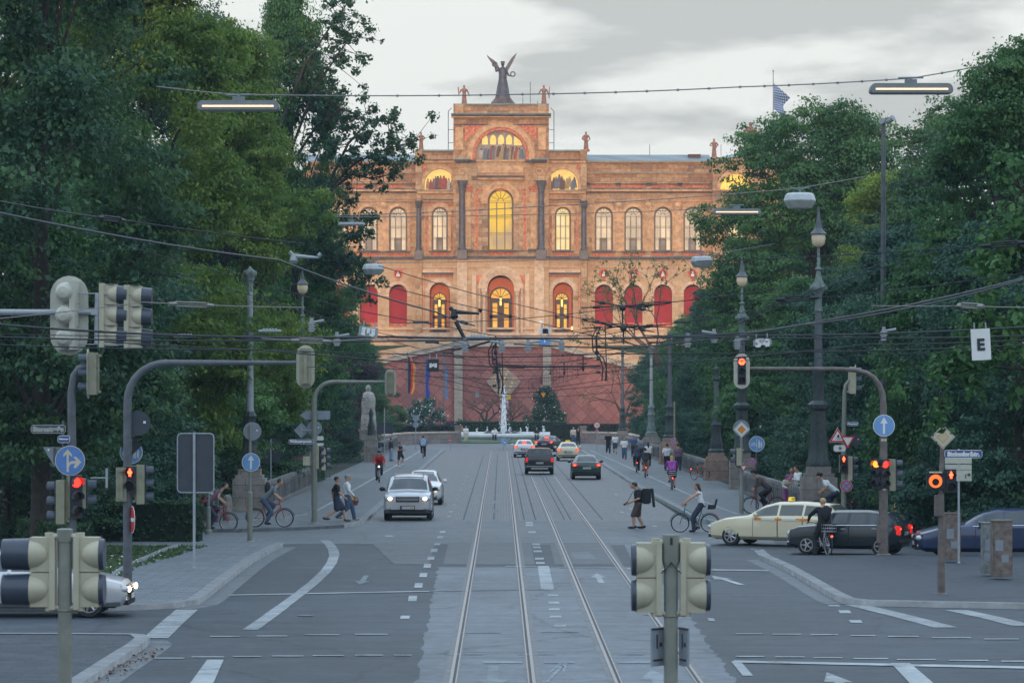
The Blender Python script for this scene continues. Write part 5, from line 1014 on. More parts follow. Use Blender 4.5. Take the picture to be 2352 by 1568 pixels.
# ---- tall lamps ------------------------------------------------------------------
def plinth(b,w,h,m=0):
    b.b(-w/2,w/2,-w/2,w/2,0,h*.78,m); b.b(-w*.42,w*.42,-w*.42,w*.42,h*.78,h*.86,m); b.b(-w*.34,w*.34,-w*.34,w*.34,h*.86,h,m); b.b(-w*.55,w*.55,-w*.55,w*.55,0,.18,m)
def polelamp(px,s,label,hp,ph,pw,shaft,base,capital=True,pm=None,r=.13):
    o=thing('lamp_post',label,'lamp post',((px-CX)/s,F/s,.1),group='tall poles on the bridge plinths'); b=MB(); plinth(b,pw,ph); b.build('plinth',pm or M_plinth,o)
    b=MB(); b.lathe([(.46,ph),(.48,ph+.12),(.36,ph+.25),(.40,ph+.45),(.30,ph+.8),(.27,ph+1.5),(.34,ph+1.6),(.26,ph+1.75),(.24,ph+2.1),(.30,ph+2.2),(.2,ph+2.4)],(0,0,0),16,flute=.12); b.build('cast_base',base,o,smooth=40)
    b=MB(); b.lathe([(r*1.25,ph+2.3),(r*1.1,hp*.6),(r*.95,hp-.9)],(0,0,0),14); b.build('shaft',shaft,o,smooth=40)
    b=MB()
    if capital:
        b.lathe([(r*1.1,hp-.95),(r*1.3,hp-.88),(r*1.0,hp-.8),(r*1.1,hp-.55),(r*1.9,hp-.3),(r*2.0,hp-.12),(r*1.3,hp-.05),(r*.8,hp),(.02,hp+.12)],(0,0,0),14,flute=.15)
        for k in range(6): a=k*PI/3; b.ell((r*1.7*math.cos(a),r*1.7*math.sin(a),hp-.2),(.08,.08,.14),6,5)
    else: b.lathe([(r*.95,hp-.9),(r*1.4,hp-.8),(r*.8,hp-.5),(r*1.3,hp-.2),(.03,hp)],(0,0,0),10)
    b.build('capital',M_verdi if capital else M_dverd,o,smooth=40); return o
polelamp(574,55,'tall grey pole with green capital on pale stone plinth, left of the bridge',10.1,1.75,1.35,M_lgrey,M_dverd)
polelamp(1496,28,'slender pole with green capital and green cast base on pale stepped plinth, right side',9.0,1.8,1.5,M_lgrey,M_verdi)
polelamp(1430,22.8,'farthest dark pole at the right end of the bridge by the low wall',9.8,1.5,1.4,M_dgrey,M_dverd,False)
polelamp(1538,32,'dark pole on pink stone plinth behind the man in the white T-shirt',9.5,1.9,1.4,M_dgrey,M_dverd,False,M_plinthp)
polelamp(1645,40,'dark pole on pink stone plinth half sunk in bushes at the right',6.6,1.6,1.3,M_dgrey,M_dverd,False,M_plinthp)
M_globe=mat('milk glass globe',(.62,.55,.42),.3,var=.05,emit=.04,ecol=(1,.75,.4))
def lantern_post(px,s,label,tip,gl,ph=1.9,pw=1.25,side=-1,lit=.12):
    o=thing('lamp_post',label,'lamp post',((px-CX)/s,F/s,.1),group='ornate lantern posts'); b=MB(); plinth(b,pw,ph); b.build('plinth',M_plinth,o)
    b=MB(); b.lathe([(.50,ph),(.52,ph+.15),(.42,ph+.3),(.37,ph+.9),(.32,ph+1.7),(.30,ph+2.2),(.42,ph+2.3),(.44,ph+2.45),(.25,ph+2.6),(.22,ph+2.9),(.26,ph+3.2),(.22,ph+3.6),(.26,ph+3.7),(.26,ph+3.8),(.16,ph+3.9)],(0,0,0),20,flute=.10); b.build('cast_base',M_dverd,o,smooth=40)
    zo=tip-3.3
    b=MB(); b.lathe([(.17,ph+3.85),(.15,tip*.62),(.12,zo-.9)],(0,0,0),14); b.build('shaft',M_dgrey,o,smooth=40)
    b=MB(); b.lathe([(.13,zo-.9),(.17,zo-.85),(.13,zo-.6),(.15,zo-.2),(.30,zo),(.30,zo+.15),(.16,zo+.35),(.08,zo+.75),(.16,zo+.8),(.07,zo+.9),(.05,zo+2.0)],(0,0,0),14,flute=.14)
    for k in range(6): a=k*PI/3; b.ell((.27*math.cos(a),.27*math.sin(a),zo+.05),(.09,.09,.12),6,5)
    b.build('ornament',M_verdi,o,smooth=40)
    b=MB(); b.lathe([(.27,gl+.16),(.28,gl),(.24,gl-.2),(.12,gl-.3),(.04,gl-.32)],(0,0,0),14); b.build('globe',M_globe,o,smooth=50)
    b=MB(); b.lathe([(.32,gl+.16),(.33,gl+.2),(.2,gl+.34),(.12,gl+.45),(.11,tip-.9),(.14,tip-.88),(.08,tip-.5),(.02,tip)],(0,0,0),12); b.cyl((.20,0,gl+.2),(.02,0,tip-.3),.025,n=5); b.cyl((-.04,0,gl-.35),(0,0,zo+1.8),.05,n=6); b.build('lantern_hood',M_dgrey,o,smooth=35)
lantern_post(1880,58,'ornate tall lantern post rising from the big right-hand stone plinth',12.3,11.0,2.0,1.35); lantern_post(1704,44.4,'ornate lantern post with pale globe behind the signal with the red arrow',12.1,10.8); lantern_post(695,43,'ornate lantern post on the left, its lantern half lost in leaves',11.6,10.6)
# fluted monument on its pedestal
s=29.; o=thing('monument','pale weathered stone figure pillar on a tall pedestal by the left balustrade','monument',((846-CX)/s,F/s,.1)); b=MB(); b.b(-.85,.85,-.85,.85,0,.5); b.b(-.68,.68,-.68,.68,.5,2.1); b.b(-.76,.76,-.76,.76,2.1,2.3); b.build('pedestal',M_plinth,o)
b=MB(); b.lathe([(.60,2.3),(.66,2.5),(.60,3.2),(.54,3.9),(.58,4.4),(.56,4.8),(.40,5.15),(.16,5.3)],(0,0,0),18,flute=.08); b.ell((0,0,5.5),(.22,.24,.3),10,8); b.build('carved_figure',stone('pale weathered stone',(.36,.34,.31),(.40,.38,.35),(.30,.28,.26),bw=3,bh=.5,mort=.01,stain=.5,nsc=2),o,smooth=45)
s=31.; o=thing('stone_pillar','square stone pillar at the start of the far left balustrade','pillar',((852-CX)/s,F/s-0,.1)); b=MB(); b.b(-.5,.5,-.5,.5,0,1.7); b.b(-.3,.3,-.3,.3,1.7,2.0); b.build('pillar_body',M_plinth,o); b=MB(); b.lathe([(.32,2.0),(.25,2.3),(.3,2.6),(.2,2.9),(.12,3.3),(.2,3.6),(.04,4.0)],(0,0,0),10,flute=.1); b.build('urn',M_dverd,o,smooth=40)
# ---- signals ---------------------------------------------------------------------
def head(par,loc,a,n=3,lit=None,board=0,k=1.,mt=None,litm=None,sym=None,dome=False,boardm=None,plain=False):
    """signal head facing local -Y turned by a degrees; n lamps; origin at its centre"""
    mt=mt or M_creamp; pitch=.33*k; h=pitch*n; b=MB(); w_=.31*k; d=.20*k
    if dome: # rounded housings seen from behind (near signals)
        for i in range(n):
            z=h/2-pitch*(i+.5); b.b(-w_/2,w_/2,0,d*.75,z-pitch/2+.003,z+pitch/2-.003); b.lathe([(w_*.46,0),(w_*.47,.05*k),(w_*.42,.12*k),(w_*.26,.18*k),(.0,.20*k)],(0,d*.75-.0,z),18,axis='y'); b.b(-w_*.5,-w_*.24,d*.75,d*.75+.12*k,z-pitch/2,z+pitch/2)
    else:
        b.b(-w_/2,w_/2,0,d,-h/2,h/2)
        for i in range(1,n): b.b(-w_/2-.004,w_/2+.004,-.004,d+.004,h/2-pitch*i-.005,h/2-pitch*i+.005)
        b.b(-w_*.16,w_*.16,d,d+.05,-h/2+.04,h/2-.04); b.b(-w_*.22,w_*.22,d+.03,d+.09,h/2-.1,h/2-.04); b.b(-w_*.22,w_*.22,d+.03,d+.09,-h/2+.04,-h/2+.1)
    o=b.build('signal_head',mt,par,loc=loc,bevel=.012*k if not dome else 0,smooth=35); o.rotation_euler=(0,0,R(a))
    if board:
        bw,bh=board; q=[(bw/2*math.cos(t*PI/10),bh/2-bw/2+bw/2*math.sin(t*PI/10)) for t in range(11)]+[(-bw/2*math.cos(t*PI/10),-bh/2+bw/2-bw/2*math.sin(t*PI/10)) for t in range(11)]
        bb=MB(); bb.prism(q,-.012,.0); bb.build('backboard',boardm or M_pale,o)
        if not plain: 
            bb=MB(); q2=[(x*.86,z*.94) for x,z in q]; bb.prism(q2,-.02,-.013) ; bb.build('board_face',M_pale if lit is not None else M_blk,o)
    if not plain or dome:
        f=MB(); f.b(-w_*.47,w_*.47,-.035,0,-h/2+.01,h/2-.01); f.build('front_plate',M_blk,o)
    for i in range(n):
        z=h/2-pitch*(i+.5); on=(lit is not None and i==lit)
        l=MB(); l.lathe([(0,-.048),(.105*k,-.045),(.115*k,-.036),(0,-.036)],(0,0,z),18,axis='y'); lo=l.build('lens',(litm or M_redl) if on and sym!='man' else M_lens,o,smooth=40)
        if on and sym=='man':
            m_=MB(); m_.lathe([(0,-.058),(.028*k,-.057),(.028*k,-.047),(0,-.047)],(0,0,z+.075*k),10,axis='y'); m_.b(-.034*k,.034*k,-.056,-.047,z-.03*k,z+.048*k); m_.b(-.055*k,-.036*k,-.056,-.047,z-.02*k,z+.04*k); m_.b(.036*k,.055*k,-.056,-.047,z-.02*k,z+.04*k); m_.b(-.03*k,-.006*k,-.056,-.047,z-.095*k,z-.03*k); m_.b(.006*k,.03*k,-.056,-.047,z-.095*k,z-.03*k); m_.build('red_man',M_redg,lo)
        if on and sym=='arrow':
            m_=MB(); m_.b(-.012*k,.012*k,-.058,-.05,z-.07*k,z+.06*k); m_.prism([(-.06*k,z+.0),(0,z+.078*k),(.06*k,z+.0),(.045*k,z-.012*k),(0,z+.045*k),(-.045*k,z-.012*k)],-.0585,-.05); m_.build('arrow_mask',M_blk,lo)
        v=MB(); r_=.125*k; ln=.23*k
        for q in range(12):
            t0,t1=PI*(-.12+1.24*q/12),PI*(-.12+1.24*(q+1)/12)
            v.add([(r_*math.cos(t),y,z+r_*math.sin(t)) for t,y in((t0,-.03),(t1,-.03),(t1,-ln),(t0,-ln))]+[((r_+.006)*math.cos(t),y,z+(r_+.006)*math.sin(t)) for t,y in((t0,-.03),(t1,-.03),(t1,-ln),(t0,-ln))],[(0,3,2,1),(4,5,6,7),(3,7,6,2)])
        v.build('visor',M_visor,o,smooth=40)
    return o
def cone_head(par,loc,n,k,sx=1,ln=.17,m=None):
    """signal head seen from its side-rear: plate, half cones widening to the lamp rims, visors pointing along x"""
    m=m or M_creamp; hb=MB(); w_=.24*k; P_=.345*k
    for i in range(n):
        z1=n*P_/2-P_*i; z0=z1-P_*.97; zm=(z0+z1)/2; hb.b(sx*.03,sx*w_,-.045*k,.14*k,z0,z1)
        hb.lathe([(r_*k,sx*x_*k) for r_,x_ in((0,.045),(.045,.052),(.088,.085),(.118,.13),(.138,.18),(.150,.244))]+[(0,sx*.244*k)],(0,.02*k,zm),24,axis='x')
    hb.b(-.06*sx,sx*.04,-.09*k,.10*k,-n*P_/2-.02,n*P_/2+.02)
    ho=hb.build('signal_head',m,par,loc=loc,smooth=35)
    hg=MB()
    for i in range(n): z=n*P_/2-P_*i-P_*.97/2; hg.cyl((sx*.09*k,-.06*k,z+P_*.48),(sx*.2*k,-.06*k,z+P_*.48),.012,n=5)
    hg.build('hinge',M_dgrey,ho)
    for i in range(n):
        z=n*P_/2-P_*i-P_*.485; v=MB(); v.cyl((sx*w_*1.01,.02*k,z),(sx*(w_+ln*k),.02*k,z-.012),.150*k,.140*k,24); v.build('visor',M_visor,ho,smooth=40)
    return ho
def mast(label,px,py,pts_h,r,mt,group=None,s=None,name='traffic_signal',cat='traffic signal'):
    """pts_h: picture points of the pole from the ground up, all at the distance of the base"""
    s=s or (py-HY)/H; Y=F/s; o=thing(name,label,cat,((px-CX)/s,Y,0),group=group); o['_s']=s
    ox=(px-CX)/s
    pts=[((q[0]-px)/s,0,H+(HY-q[1])/s) for q in pts_h]; pts[0]=(pts[0][0],0,0.)
    sm=[pts[0]]
    for i in range(1,len(pts)-1):
        a,b_,c=Vector(pts[i-1]),Vector(pts[i]),Vector(pts[i+1]); sm.append(tuple(b_))
    sm.append(pts[-1]); b=MB(); b.tube(sm,r,12); b.lathe([(max(r) *1.6 if hasattr(r,'__len__') else r*1.6,0),((max(r) if hasattr(r,'__len__') else r)*1.6,.12),((max(r) if hasattr(r,'__len__') else r)*1.1,.16)],(0,0,0),12)
    b.build('mast',mt,o,smooth=40); del o['_s']
    return o,(lambda x,y,dy=0.:((x-px)/s,dy,H+(HY-y)/s)),s
def bent(x0,y0,x1,y1,rad,n=8,dirx=1):
    """picture points: vertical pole at x0 up, bend of radius rad, horizontal arm at y1 to x1"""
    pts=[(x0,y0),(x0,y1+rad)]
    for i in range(1,n+1):
        t=PI/2*i/n; pts.append((x0+dirx*rad*(1-math.cos(t)),y1+rad-rad*math.sin(t)))
    return pts+[(x1,y1)]
# signs ----------------------------------------------------------------------------
def poly(b,pts,y,th,m): b.prism(pts,y-th,y,'xz',m)
def circ(cx,cz,r,n=28): return [(cx+r*math.cos(2*PI*i/n),cz+r*math.sin(2*PI*i/n)) for i in range(n)]
def sign(par,loc,kind,r,turn=0,backm=None):
    b=MB(); y=0; T=.004
    if kind=='up': ms=[M_lblue,M_white]; poly(b,circ(0,0,r),0,.01,1); poly(b,circ(0,0,r*.94),-.0101,T,0); poly(b,[(-.10*r,-.75*r),(.10*r,-.75*r),(.10*r,.2*r),(.34*r,.2*r),(0,.8*r),(-.34*r,.2*r),(-.10*r,.2*r)],-.0142,T,1)
    elif kind=='upright':
        ms=[M_blue,M_tan2]; poly(b,circ(0,0,r),0,.01,1); poly(b,circ(0,0,r*.95),-.0101,T,0)
        poly(b,[(-.22*r,-.75*r),(-.08*r,-.75*r),(-.08*r,.42*r),(.14*r,.24*r),(.14*r,.42*r),(-.15*r,.76*r),(-.44*r,.42*r),(-.44*r,.24*r),(-.22*r,.42*r)],-.0142,T,1)
        c=[(-.08*r,-.45*r),(.0*r,-.28*r),(.12*r,-.20*r),(.35*r,-.20*r),(.35*r,-.20*r),(.22*r,-.48*r),(.40*r,-.48*r),(.76*r,-.10*r),(.40*r,.26*r),(.22*r,.26*r),(.42*r,-.02*r),(.10*r,-.03*r),(-.08*r,-.15*r)]; poly(b,c,-.0143,T,1)
    elif kind=='diag': ms=[M_lblue,M_white]; poly(b,circ(0,0,r),0,.01,1); poly(b,circ(0,0,r*.93),-.0101,T,0); q=[(-.1,-.7),(.1,-.7),(.1,.1),(.35,.1),(0,.7),(-.35,.1),(-.1,.1)]; an=R(-135); poly(b,[((x*math.cos(an)-z*math.sin(an))*r,(x*math.sin(an)+z*math.cos(an))*r) for x,z in q],-.0142,T,1)
    elif kind in('noentry_side','nostop'):
        ms=[M_red,M_white,M_lblue]; poly(b,circ(0,0,r),0,.01,1); poly(b,circ(0,0,r*.95),-.0101,T,0); poly(b,circ(0,0,r*.72),-.0142,T,2 if kind=='nostop' else 0)
        if kind=='nostop':
            for a in(45,-45): an=R(a); q=[(-.72,-.08),(.72,-.08),(.72,.08),(-.72,.08)]; poly(b,[((x*math.cos(an)-z*math.sin(an))*r,(x*math.sin(an)+z*math.cos(an))*r) for x,z in q],-.0183 if a>0 else -.019,T,0)
        else: poly(b,[(-.75*r,-.13*r),(.75*r,-.13*r),(.75*r,.13*r),(-.75*r,.13*r)],-.0183,T,1)
    elif kind=='thirty': ms=[M_red,M_white,M_blk]; poly(b,circ(0,0,r),0,.01,0); poly(b,circ(0,0,r*.78),-.0101,T,1); put_text(b,'30',r*1.0,(0,-.017,0),2,w=r*1.05)
    elif kind=='diamond':
        ms=[M_white,M_blk,M_orange if r<.33 or True else 0]; 
        for k,(q,m) in enumerate(((1,0),(.90,1),(.87,0),(.52,1),(.50,2))): poly(b,[(q*r,0),(0,q*r),(-q*r,0),(0,-q*r)],-.004*k,T,m)
        if backm: ms[2]=backm; ms[0]=M_tan2
    elif kind=='yield': ms=[M_red,M_white]; poly(b,[(-r,.58*r),(0,-1.15*r),(r,.58*r)],0,.01,0); poly(b,[(-.68*r,.40*r),(0,-.75*r),(.68*r,.40*r)],-.0101,T,1)
    elif kind=='slip':
        ms=[M_red,M_white,M_blk]; poly(b,[(-r,-.58*r),(r,-.58*r),(0,1.15*r)],0,.01,1); poly(b,[(-.96*r,-.55*r),(.96*r,-.55*r),(0,1.09*r)],-.0101,T,0); poly(b,[(-.66*r,-.38*r),(.66*r,-.38*r),(0,.76*r)],-.0142,T,1)
        q=[(-.14,-.02),(.14,-.02),(.17,.14),(.08,.17),(.06,.30),(-.10,.30),(-.12,.17),(-.17,.14)]; an=R(-18); poly(b,[((x*math.cos(an)-z*math.sin(an)+.05)*r,(x*math.sin(an)+z*math.cos(an)+.02)*r) for x,z in q],-.0183,T,2)
        for k in range(2):
            for j in range(5): x0=(-.28+.16*j*.8)*r+k*.2*r; z0=(-.2+.07*math.sin(j*2.2))*r; poly(b,[(x0,z0),(x0+.11*r,z0+.03*r),(x0+.11*r,z0+.07*r),(x0,z0+.05*r)],-.0183-.0001*(j+5*k),T,2)
    elif kind=='pedbike':
        ms=[M_lblue,M_white]; poly(b,circ(0,0,r),0,.01,1); poly(b,circ(0,0,r*.93),-.0101,T,0); poly(b,[(-.03*r,-.8*r),(.03*r,-.8*r),(.03*r,.8*r),(-.03*r,.8*r)],-.0142,T,1)
        for cx_ in(-.62,-.22): b.torus((cx_*r,-.0165,-.12*r),.15*r,.028*r,14,4,1,axis='y')
        for p_,q_ in(((-.62,-.12),(-.5,.12)),((-.5,.12),(-.26,.12)),((-.5,.12),(-.42,-.12)),((-.42,-.12),(-.26,.12)),((-.22,-.12),(-.3,.22)),((-.3,.22),(-.38,.24)),((-.54,.18),(-.46,.18))): b.cyl((p_[0]*r,-.017,p_[1]*r),(q_[0]*r,-.017,q_[1]*r),.022*r,n=4,m=1)
        for x,sc_ in((.30,1),(.58,.75)): poly(b,circ(x*r,(.40 if sc_==1 else .2)*r,.09*r*sc_,10),-.0142,T,1); z1=(.28 if sc_==1 else .1)*r; poly(b,[(x*r-.12*r*sc_,z1),(x*r+.12*r*sc_,z1),(x*r+.10*r*sc_,z1-.4*r*sc_),(x*r+.10*r*sc_,z1-.8*r*sc_),(x*r+.02*r,z1-.8*r*sc_),(x*r,z1-.45*r*sc_),(x*r-.04*r,z1-.8*r*sc_),(x*r-.12*r*sc_,z1-.8*r*sc_)],-.0143,T,1)
    elif kind=='back': ms=[backm or M_sback,M_lgrey,M_white]; poly(b,circ(0,0,r),0,.01,0); b.cyl((-r*.9,-.03,.15*r),(r*.9,-.03,.15*r),.015,n=4,m=1) if False else None; b.b(r*.42,r*.62,-.016,-.01,.0,r*.18,2)
    elif kind=='diaback': ms=[backm or M_sback,M_lgrey]; poly(b,[(r,0),(0,r),(-r,0),(0,-r)],0,.01,0); b.b(-.03,.03,-.03,-.01,-.5*r,.5*r,1); b.b(-.2*r,.2*r,-.03,-.012,.45*r,.52*r,1)
    elif kind=='triback': ms=[backm or M_sbackl,M_dgrey,M_white]; poly(b,[(-r,.58*r),(0,-1.15*r),(r,.58*r)],0,.01,0); b.b(-.03,.03,-.04,-.01,-.7*r,.5*r,1); b.b(-.6*r,-.45*r,-.015,-.01,.25*r,.42*r,2)
    o=b.build('sign_'+{'up':'disc','upright':'disc','diag':'disc','noentry_side':'disc','nostop':'disc','thirty':'disc','diamond':'diamond','yield':'triangle','slip':'triangle','pedbike':'disc','back':'disc','diaback':'diamond','triback':'triangle'}[kind],ms,par,loc=loc); o.rotation_euler=(0,0,R(turn)); return o
M_tan2=mat('aged sign cream',(.52,.47,.37),.5,var=.06)
def plate(par,loc,w,h,txt,m=None,tm=None,tw=.86,turn=0,name='street_name_plate',rim=True,bold=.0):
    b=MB(); c=h*.22
    b.prism([(-w/2+c,-h/2),(w/2-c,-h/2),(w/2,-h/2+c),(w/2,h/2-c),(w/2-c,h/2),(-w/2+c,h/2),(-w/2,h/2-c),(-w/2,-h/2+c)],-.01,0,m=1 if rim else 0)
    if rim: e=h*.07; b.prism([(-w/2+c,-h/2+e),(w/2-c,-h/2+e),(w/2-e,-h/2+c),(w/2-e,h/2-c),(w/2-c,h/2-e),(-w/2+c,h/2-e),(-w/2+e,h/2-c),(-w/2+e,-h/2+c)],-.013,-.0101,m=0)
    if txt: put_text(b,txt,h*.8,(0,-.018,0),1,w=w*tw,bold=.012)
    o=b.build(name,[m or M_plate,tm or M_white],par,loc=loc); o.rotation_euler=(0,0,R(turn)); return o
# -- far left arm with three heads from the frame edge
o,q,s=mast('long grey mast arm entering from the left edge with three signal heads','x' and -140,1440,[(-140,1440),(-140,760)]+[(-130,735),(-110,720),(-60,717),(80,717),(214,716)],[.085,.08,.08,.08,.07,.06,.06],M_lgrey,s=110)
head(o,q(157,724,.12),172,3,board=(.82,1.66),k=1.45,boardm=M_pale,plain=True,dome=True,mt=M_pale); cone_head(o,q(234,724,.1),3,1.26); cone_head(o,q(291,728,.1),3,1.26)
b=MB(); b.cyl(q(223,672),q(221,790),.045,n=8); b.box(q(217,716),(.14,.14,.13)); b.cyl(q(160,673),q(300,676),.012,n=5); b.cyl(q(160,790),q(298,792),.012,n=5); b.build('bracket',M_lgrey,o)
# -- left curved mast with the straight-or-right sign
o,q,s=mast('curved grey mast behind the near left signal, carrying the blue straight-or-right disc',165,1392,[(165,1392),(165,1000),(164,900),(170,862),(181,846),(197,841),(226,846)],[.11,.10,.09,.085,.08,.07,.055],M_dgrey)
sign(o,q(163,1057,-.15),'upright',.345); head(o,q(203,858,.0),-90,3,board=(.42,1.15),k=.98,boardm=M_pale,mt=M_olive,plain=True); b=MB(); b.cyl(q(224,812),q(222,902),.025,n=6); b.cyl(q(205,812),q(224,812),.02,n=5); b.cyl(q(205,902),q(223,902),.02,n=5); b.build('bracket',M_lgrey,o)
head(o,q(133,1152,.0),-100,3,k=1.02,mt=M_olive); head(o,q(176,1140,-.12),28,3,lit=0,k=1.0,mt=M_olive); head(o,q(196,1133,.12),96,2,k=1.05,mt=M_olive); sign(o,q(123,1042,.18),'triback',.27,turn=8,backm=M_sbackl)
plate(o,q(148,1008,-.08),.30,.17,'Widenmayer',turn=-12,tw=.8); b=MB(); b.cyl(q(208,1097),q(245,1097),.015,n=5); b.cyl(q(245,1075),q(245,1120),.03,n=6); b.build('side_bracket',M_lgrey,o)
s=100; o=thing('street_sign','half-hidden old street plate lettered Sternstraße among leaves at the left','street sign',((112-CX)/s,F/s,0)); plate(o,(0,-.06,H+(HY-985)/s),.80,.20,'Sternstraße',m=mat('dull plate',(.06,.08,.11),.6),tm=mat('dull plate letters',(.36,.38,.34),.6),tw=.9); b=MB(); b.cyl((.33,0,0),(.33,0,H+(HY-965)/s),.03,n=8); b.build('post',M_dgrey,o)
# -- mast 293
o,q,s=mast('tall curved mast with long arm over the left pavement and a red pedestrian light',293,1359,bent(293,1359,702,833,88),[.115,.10]+[.095-.002*i for i in range(8)]+[.045],M_dgrey)
head(o,q(702,842,-.05),182,3,board=(.45,1.06),k=.92,boardm=M_pale,mt=M_olive,plain=True); head(o,q(300,1100,-.12),0,2,lit=0,sym='man',k=1.0,mt=M_olive); head(o,q(279,1112,.0),185,3,k=.85,mt=M_olive); head(o,q(331,1112,.05),98,3,k=.98,mt=M_olive); sign(o,q(306,1192,-.16),'noentry_side',.335,turn=-72); sign(o,q(316,972,.1),'back',.31)
b=MB(); b.cyl(q(293,1076),q(330,1076),.02,n=5); b.cyl(q(293,1150),q(330,1150),.02,n=5); b.build('bracket',M_dgrey,o); b=MB(); b.box(q(293,1290,-.1),(.11,.06,.55)); b.build('mast_door',M_dgrey,o)
o,q,s=mast('thin post behind the left mast with half-covered blue foot and cycle path disc',301,1270,[(301,1270),(301,1000)],.035,M_dgrey,name='sign_post',cat='sign post',s=76); sign(o,q(302,1038,-.06),'pedbike',.35); sign(o,q(302,1022,-.1),'diaback',.33)
# -- mast 722
o,q,s=mast('slim grey mast with short arm beside the walking couple',722,1208,bent(722,1208,897,877,44),[.115,.09]+[.08]*8+[.05],M_green)
head(o,q(897,880,-.05),182,3,board=(.43,1.04),k=.9,boardm=M_pale,mt=M_olive,plain=True); head(o,q(737,1050,-.02),60,3,k=.86); head(o,q(745,1053,.12),115,3,k=.86); b=MB(); b.box(q(704,1058,.05),(.26,.2,.34)); b.build('control_box',M_creamp,o); b=MB(); b.box(q(712,1176,.02),(.14,.2,.52)); b.build('cabinet',M_lgrey,o,bevel=.01)
b=MB(); b.prism([(q(688,0)[0],q(0,953)[2]),(q(702,0)[0],q(0,943.5)[2]),(q(758,0)[0],q(0,943)[2]),(q(758,0)[0],q(0,963)[2]),(q(702,0)[0],q(0,963.5)[2])],.09,.105); b.build('arrow_sign_back',M_sbackl,o); sign(o,q(722,983,.12),'back',.28,backm=M_sbackl); sign(o,q(692,988,.14),'diaback',.29,backm=M_sbackl); b=MB(); b.cyl(q(692,988,.1),q(722,988,0),.015,n=5); b.build('bracket',M_lgrey,o)
plate(o,q(692,1014,-.09),.93,.17,'Widenmayerstr.',tw=.92); plate(o,q(735,1006,-.02),.30,.16,'',m=M_white,rim=False,name='small_sign',turn=-20); plate(o,q(735,1020,-.02),.30,.1,'',m=M_white,rim=False,name='small_sign',turn=-20)
# -- sign post 575, back sign 449, column 478, triple sign 622 ...
o,q,s=mast('sign post in front of the pale plinth with a blue straight-ahead arrow disc',574,1252,[(574,1252),(574,1130),(574,1128),(575,975)],[.085,.085,.05,.04],M_green,name='sign_post',cat='sign post'); sign(o,q(577,1061,-.1),'up',.30); sign(o,q(579,990,.08),'back',.30,backm=M_sbackl); 
o,q,s=mast('big rectangular sign seen from behind on a thin post in the left pavement',446,1314,[(446,1314),(446,992)],.038,M_lgrey,name='sign_post',cat='sign post'); b=MB(); w2,h2=.50,.81; c=q(449,1063,.06); r_=.1; z=c[2]; pl=[(c[0]+sx*(w2-r_)+r_*math.cos(t)*1.,z+sz*(h2-r_)+r_*math.sin(t)) for sx,sz,t0 in((1,1,0),(-1,1,PI/2),(-1,-1,PI),(1,-1,1.5*PI)) for t in(t0,t0+PI/4,t0+PI/2)]; b.prism(pl,.04,.06); b.build('sign_panel',M_sback,o)
b=MB(); b.tube([(x,.035,zz_) for x,zz_ in pl]+[(pl[0][0],.035,pl[0][1])],.018,5); b.build('panel_frame',M_lgrey,o)
o,q,s=mast('short thick grey post with thin upper tube by the hedge end',479,1226,[(479,1226),(479,1165),(479,1163),(479,1120)],[.08,.08,.04,.035],M_green,name='post',cat='post')
o,q,s=mast('post with three stacked sign panels seen from behind, left of the lantern post',622,1145,[(622,1145),(622,1008)],.035,M_lgrey,name='sign_post',cat='sign post',s=48)
for i in range(3): b=MB(); c=q(623,1019+17*i,.05); b.box(c,(.84,.02,.33)); b.cyl((c[0]-.4,.02,c[2]),(c[0]+.3,.02,c[2]),.012,n=4); b.build('sign_panel',M_sback,o)
o,q,s=mast('grey pole with a square sign back by the left balustrade',883,1079,[(883,1079),(883,937)],.04,M_lgrey,name='sign_post',cat='sign post'); b=MB(); b.box(q(884,983,.06),(1.05,.02,.78)); b.build('sign_panel',M_sback,o)
o,q,s=mast('distant post with two round sign backs at the end of the left pavement',955,1035,[(955,1035),(955,957)],.035,M_lgrey,name='sign_post',cat='sign post'); sign(o,q(955,960,-.05),'back',.29,backm=M_sbackl); sign(o,q(955,975,-.05),'back',.28,backm=M_sbackl)
o,q,s=mast('distant post with the red-ringed 30 speed limit sign',1371,1036,[(1371,1036),(1371,970)],.035,M_lgrey,name='sign_post',cat='sign post'); sign(o,q(1371,976,-.06),'thirty',.30); sign(o,q(1371,989,-.06),'nostop',.15)
o,q,s=mast('small blue down-arrow sign on a post at the foot of the fountain jet',1157,1034,[(1157,1034),(1157,1005)],.03,M_lgrey,name='sign_post',cat='sign post'); sign(o,q(1158,1014.5,-.06),'diag',.31); sign(o,q(1149,1009,.05),'back',.3,backm=M_sbackl); sign(o,q(1166,1009,.07),'back',.25,backm=M_sbackl)
o,q,s=mast('small round red and white sign on the left low wall',1034,1030,[(1034,1030),(1034,1010)],.02,M_lgrey,name='sign_post',cat='sign post',s=24); sign(o,q(1034,1010.5,-.05),'noentry_side',.18)
o,q,s=mast('pale wooden pole with a narrow red-ringed no-stopping sign, right pavement',1549,1076,[(1549,1076),(1549,922)],.055,mat('pale pole',(.36,.29,.22),.8,var=.25),name='sign_post',cat='sign post'); sign(o,q(1546,1015,-.08),'nostop',.28,turn=-55)
o,q,s=mast('post with orange priority diamond and small give-way triangle, right pavement',1703,1187,[(1703,1187),(1703,1128),(1703,1126),(1703,965)],[.095,.095,.07,.06],M_green,name='sign_post',cat='sign post'); sign(o,q(1703,983,.03),'back',.34,backm=M_sbackl); sign(o,q(1703,986,-.08),'diamond',.33); sign(o,q(1707,1073,-.1),'yield',.15); head(o,q(1691,1049,.0),-90,2,k=1.05); b=MB(); b.box(q(1697,1067,.05),(.2,.15,.25)); b.build('control_box',M_green,o)
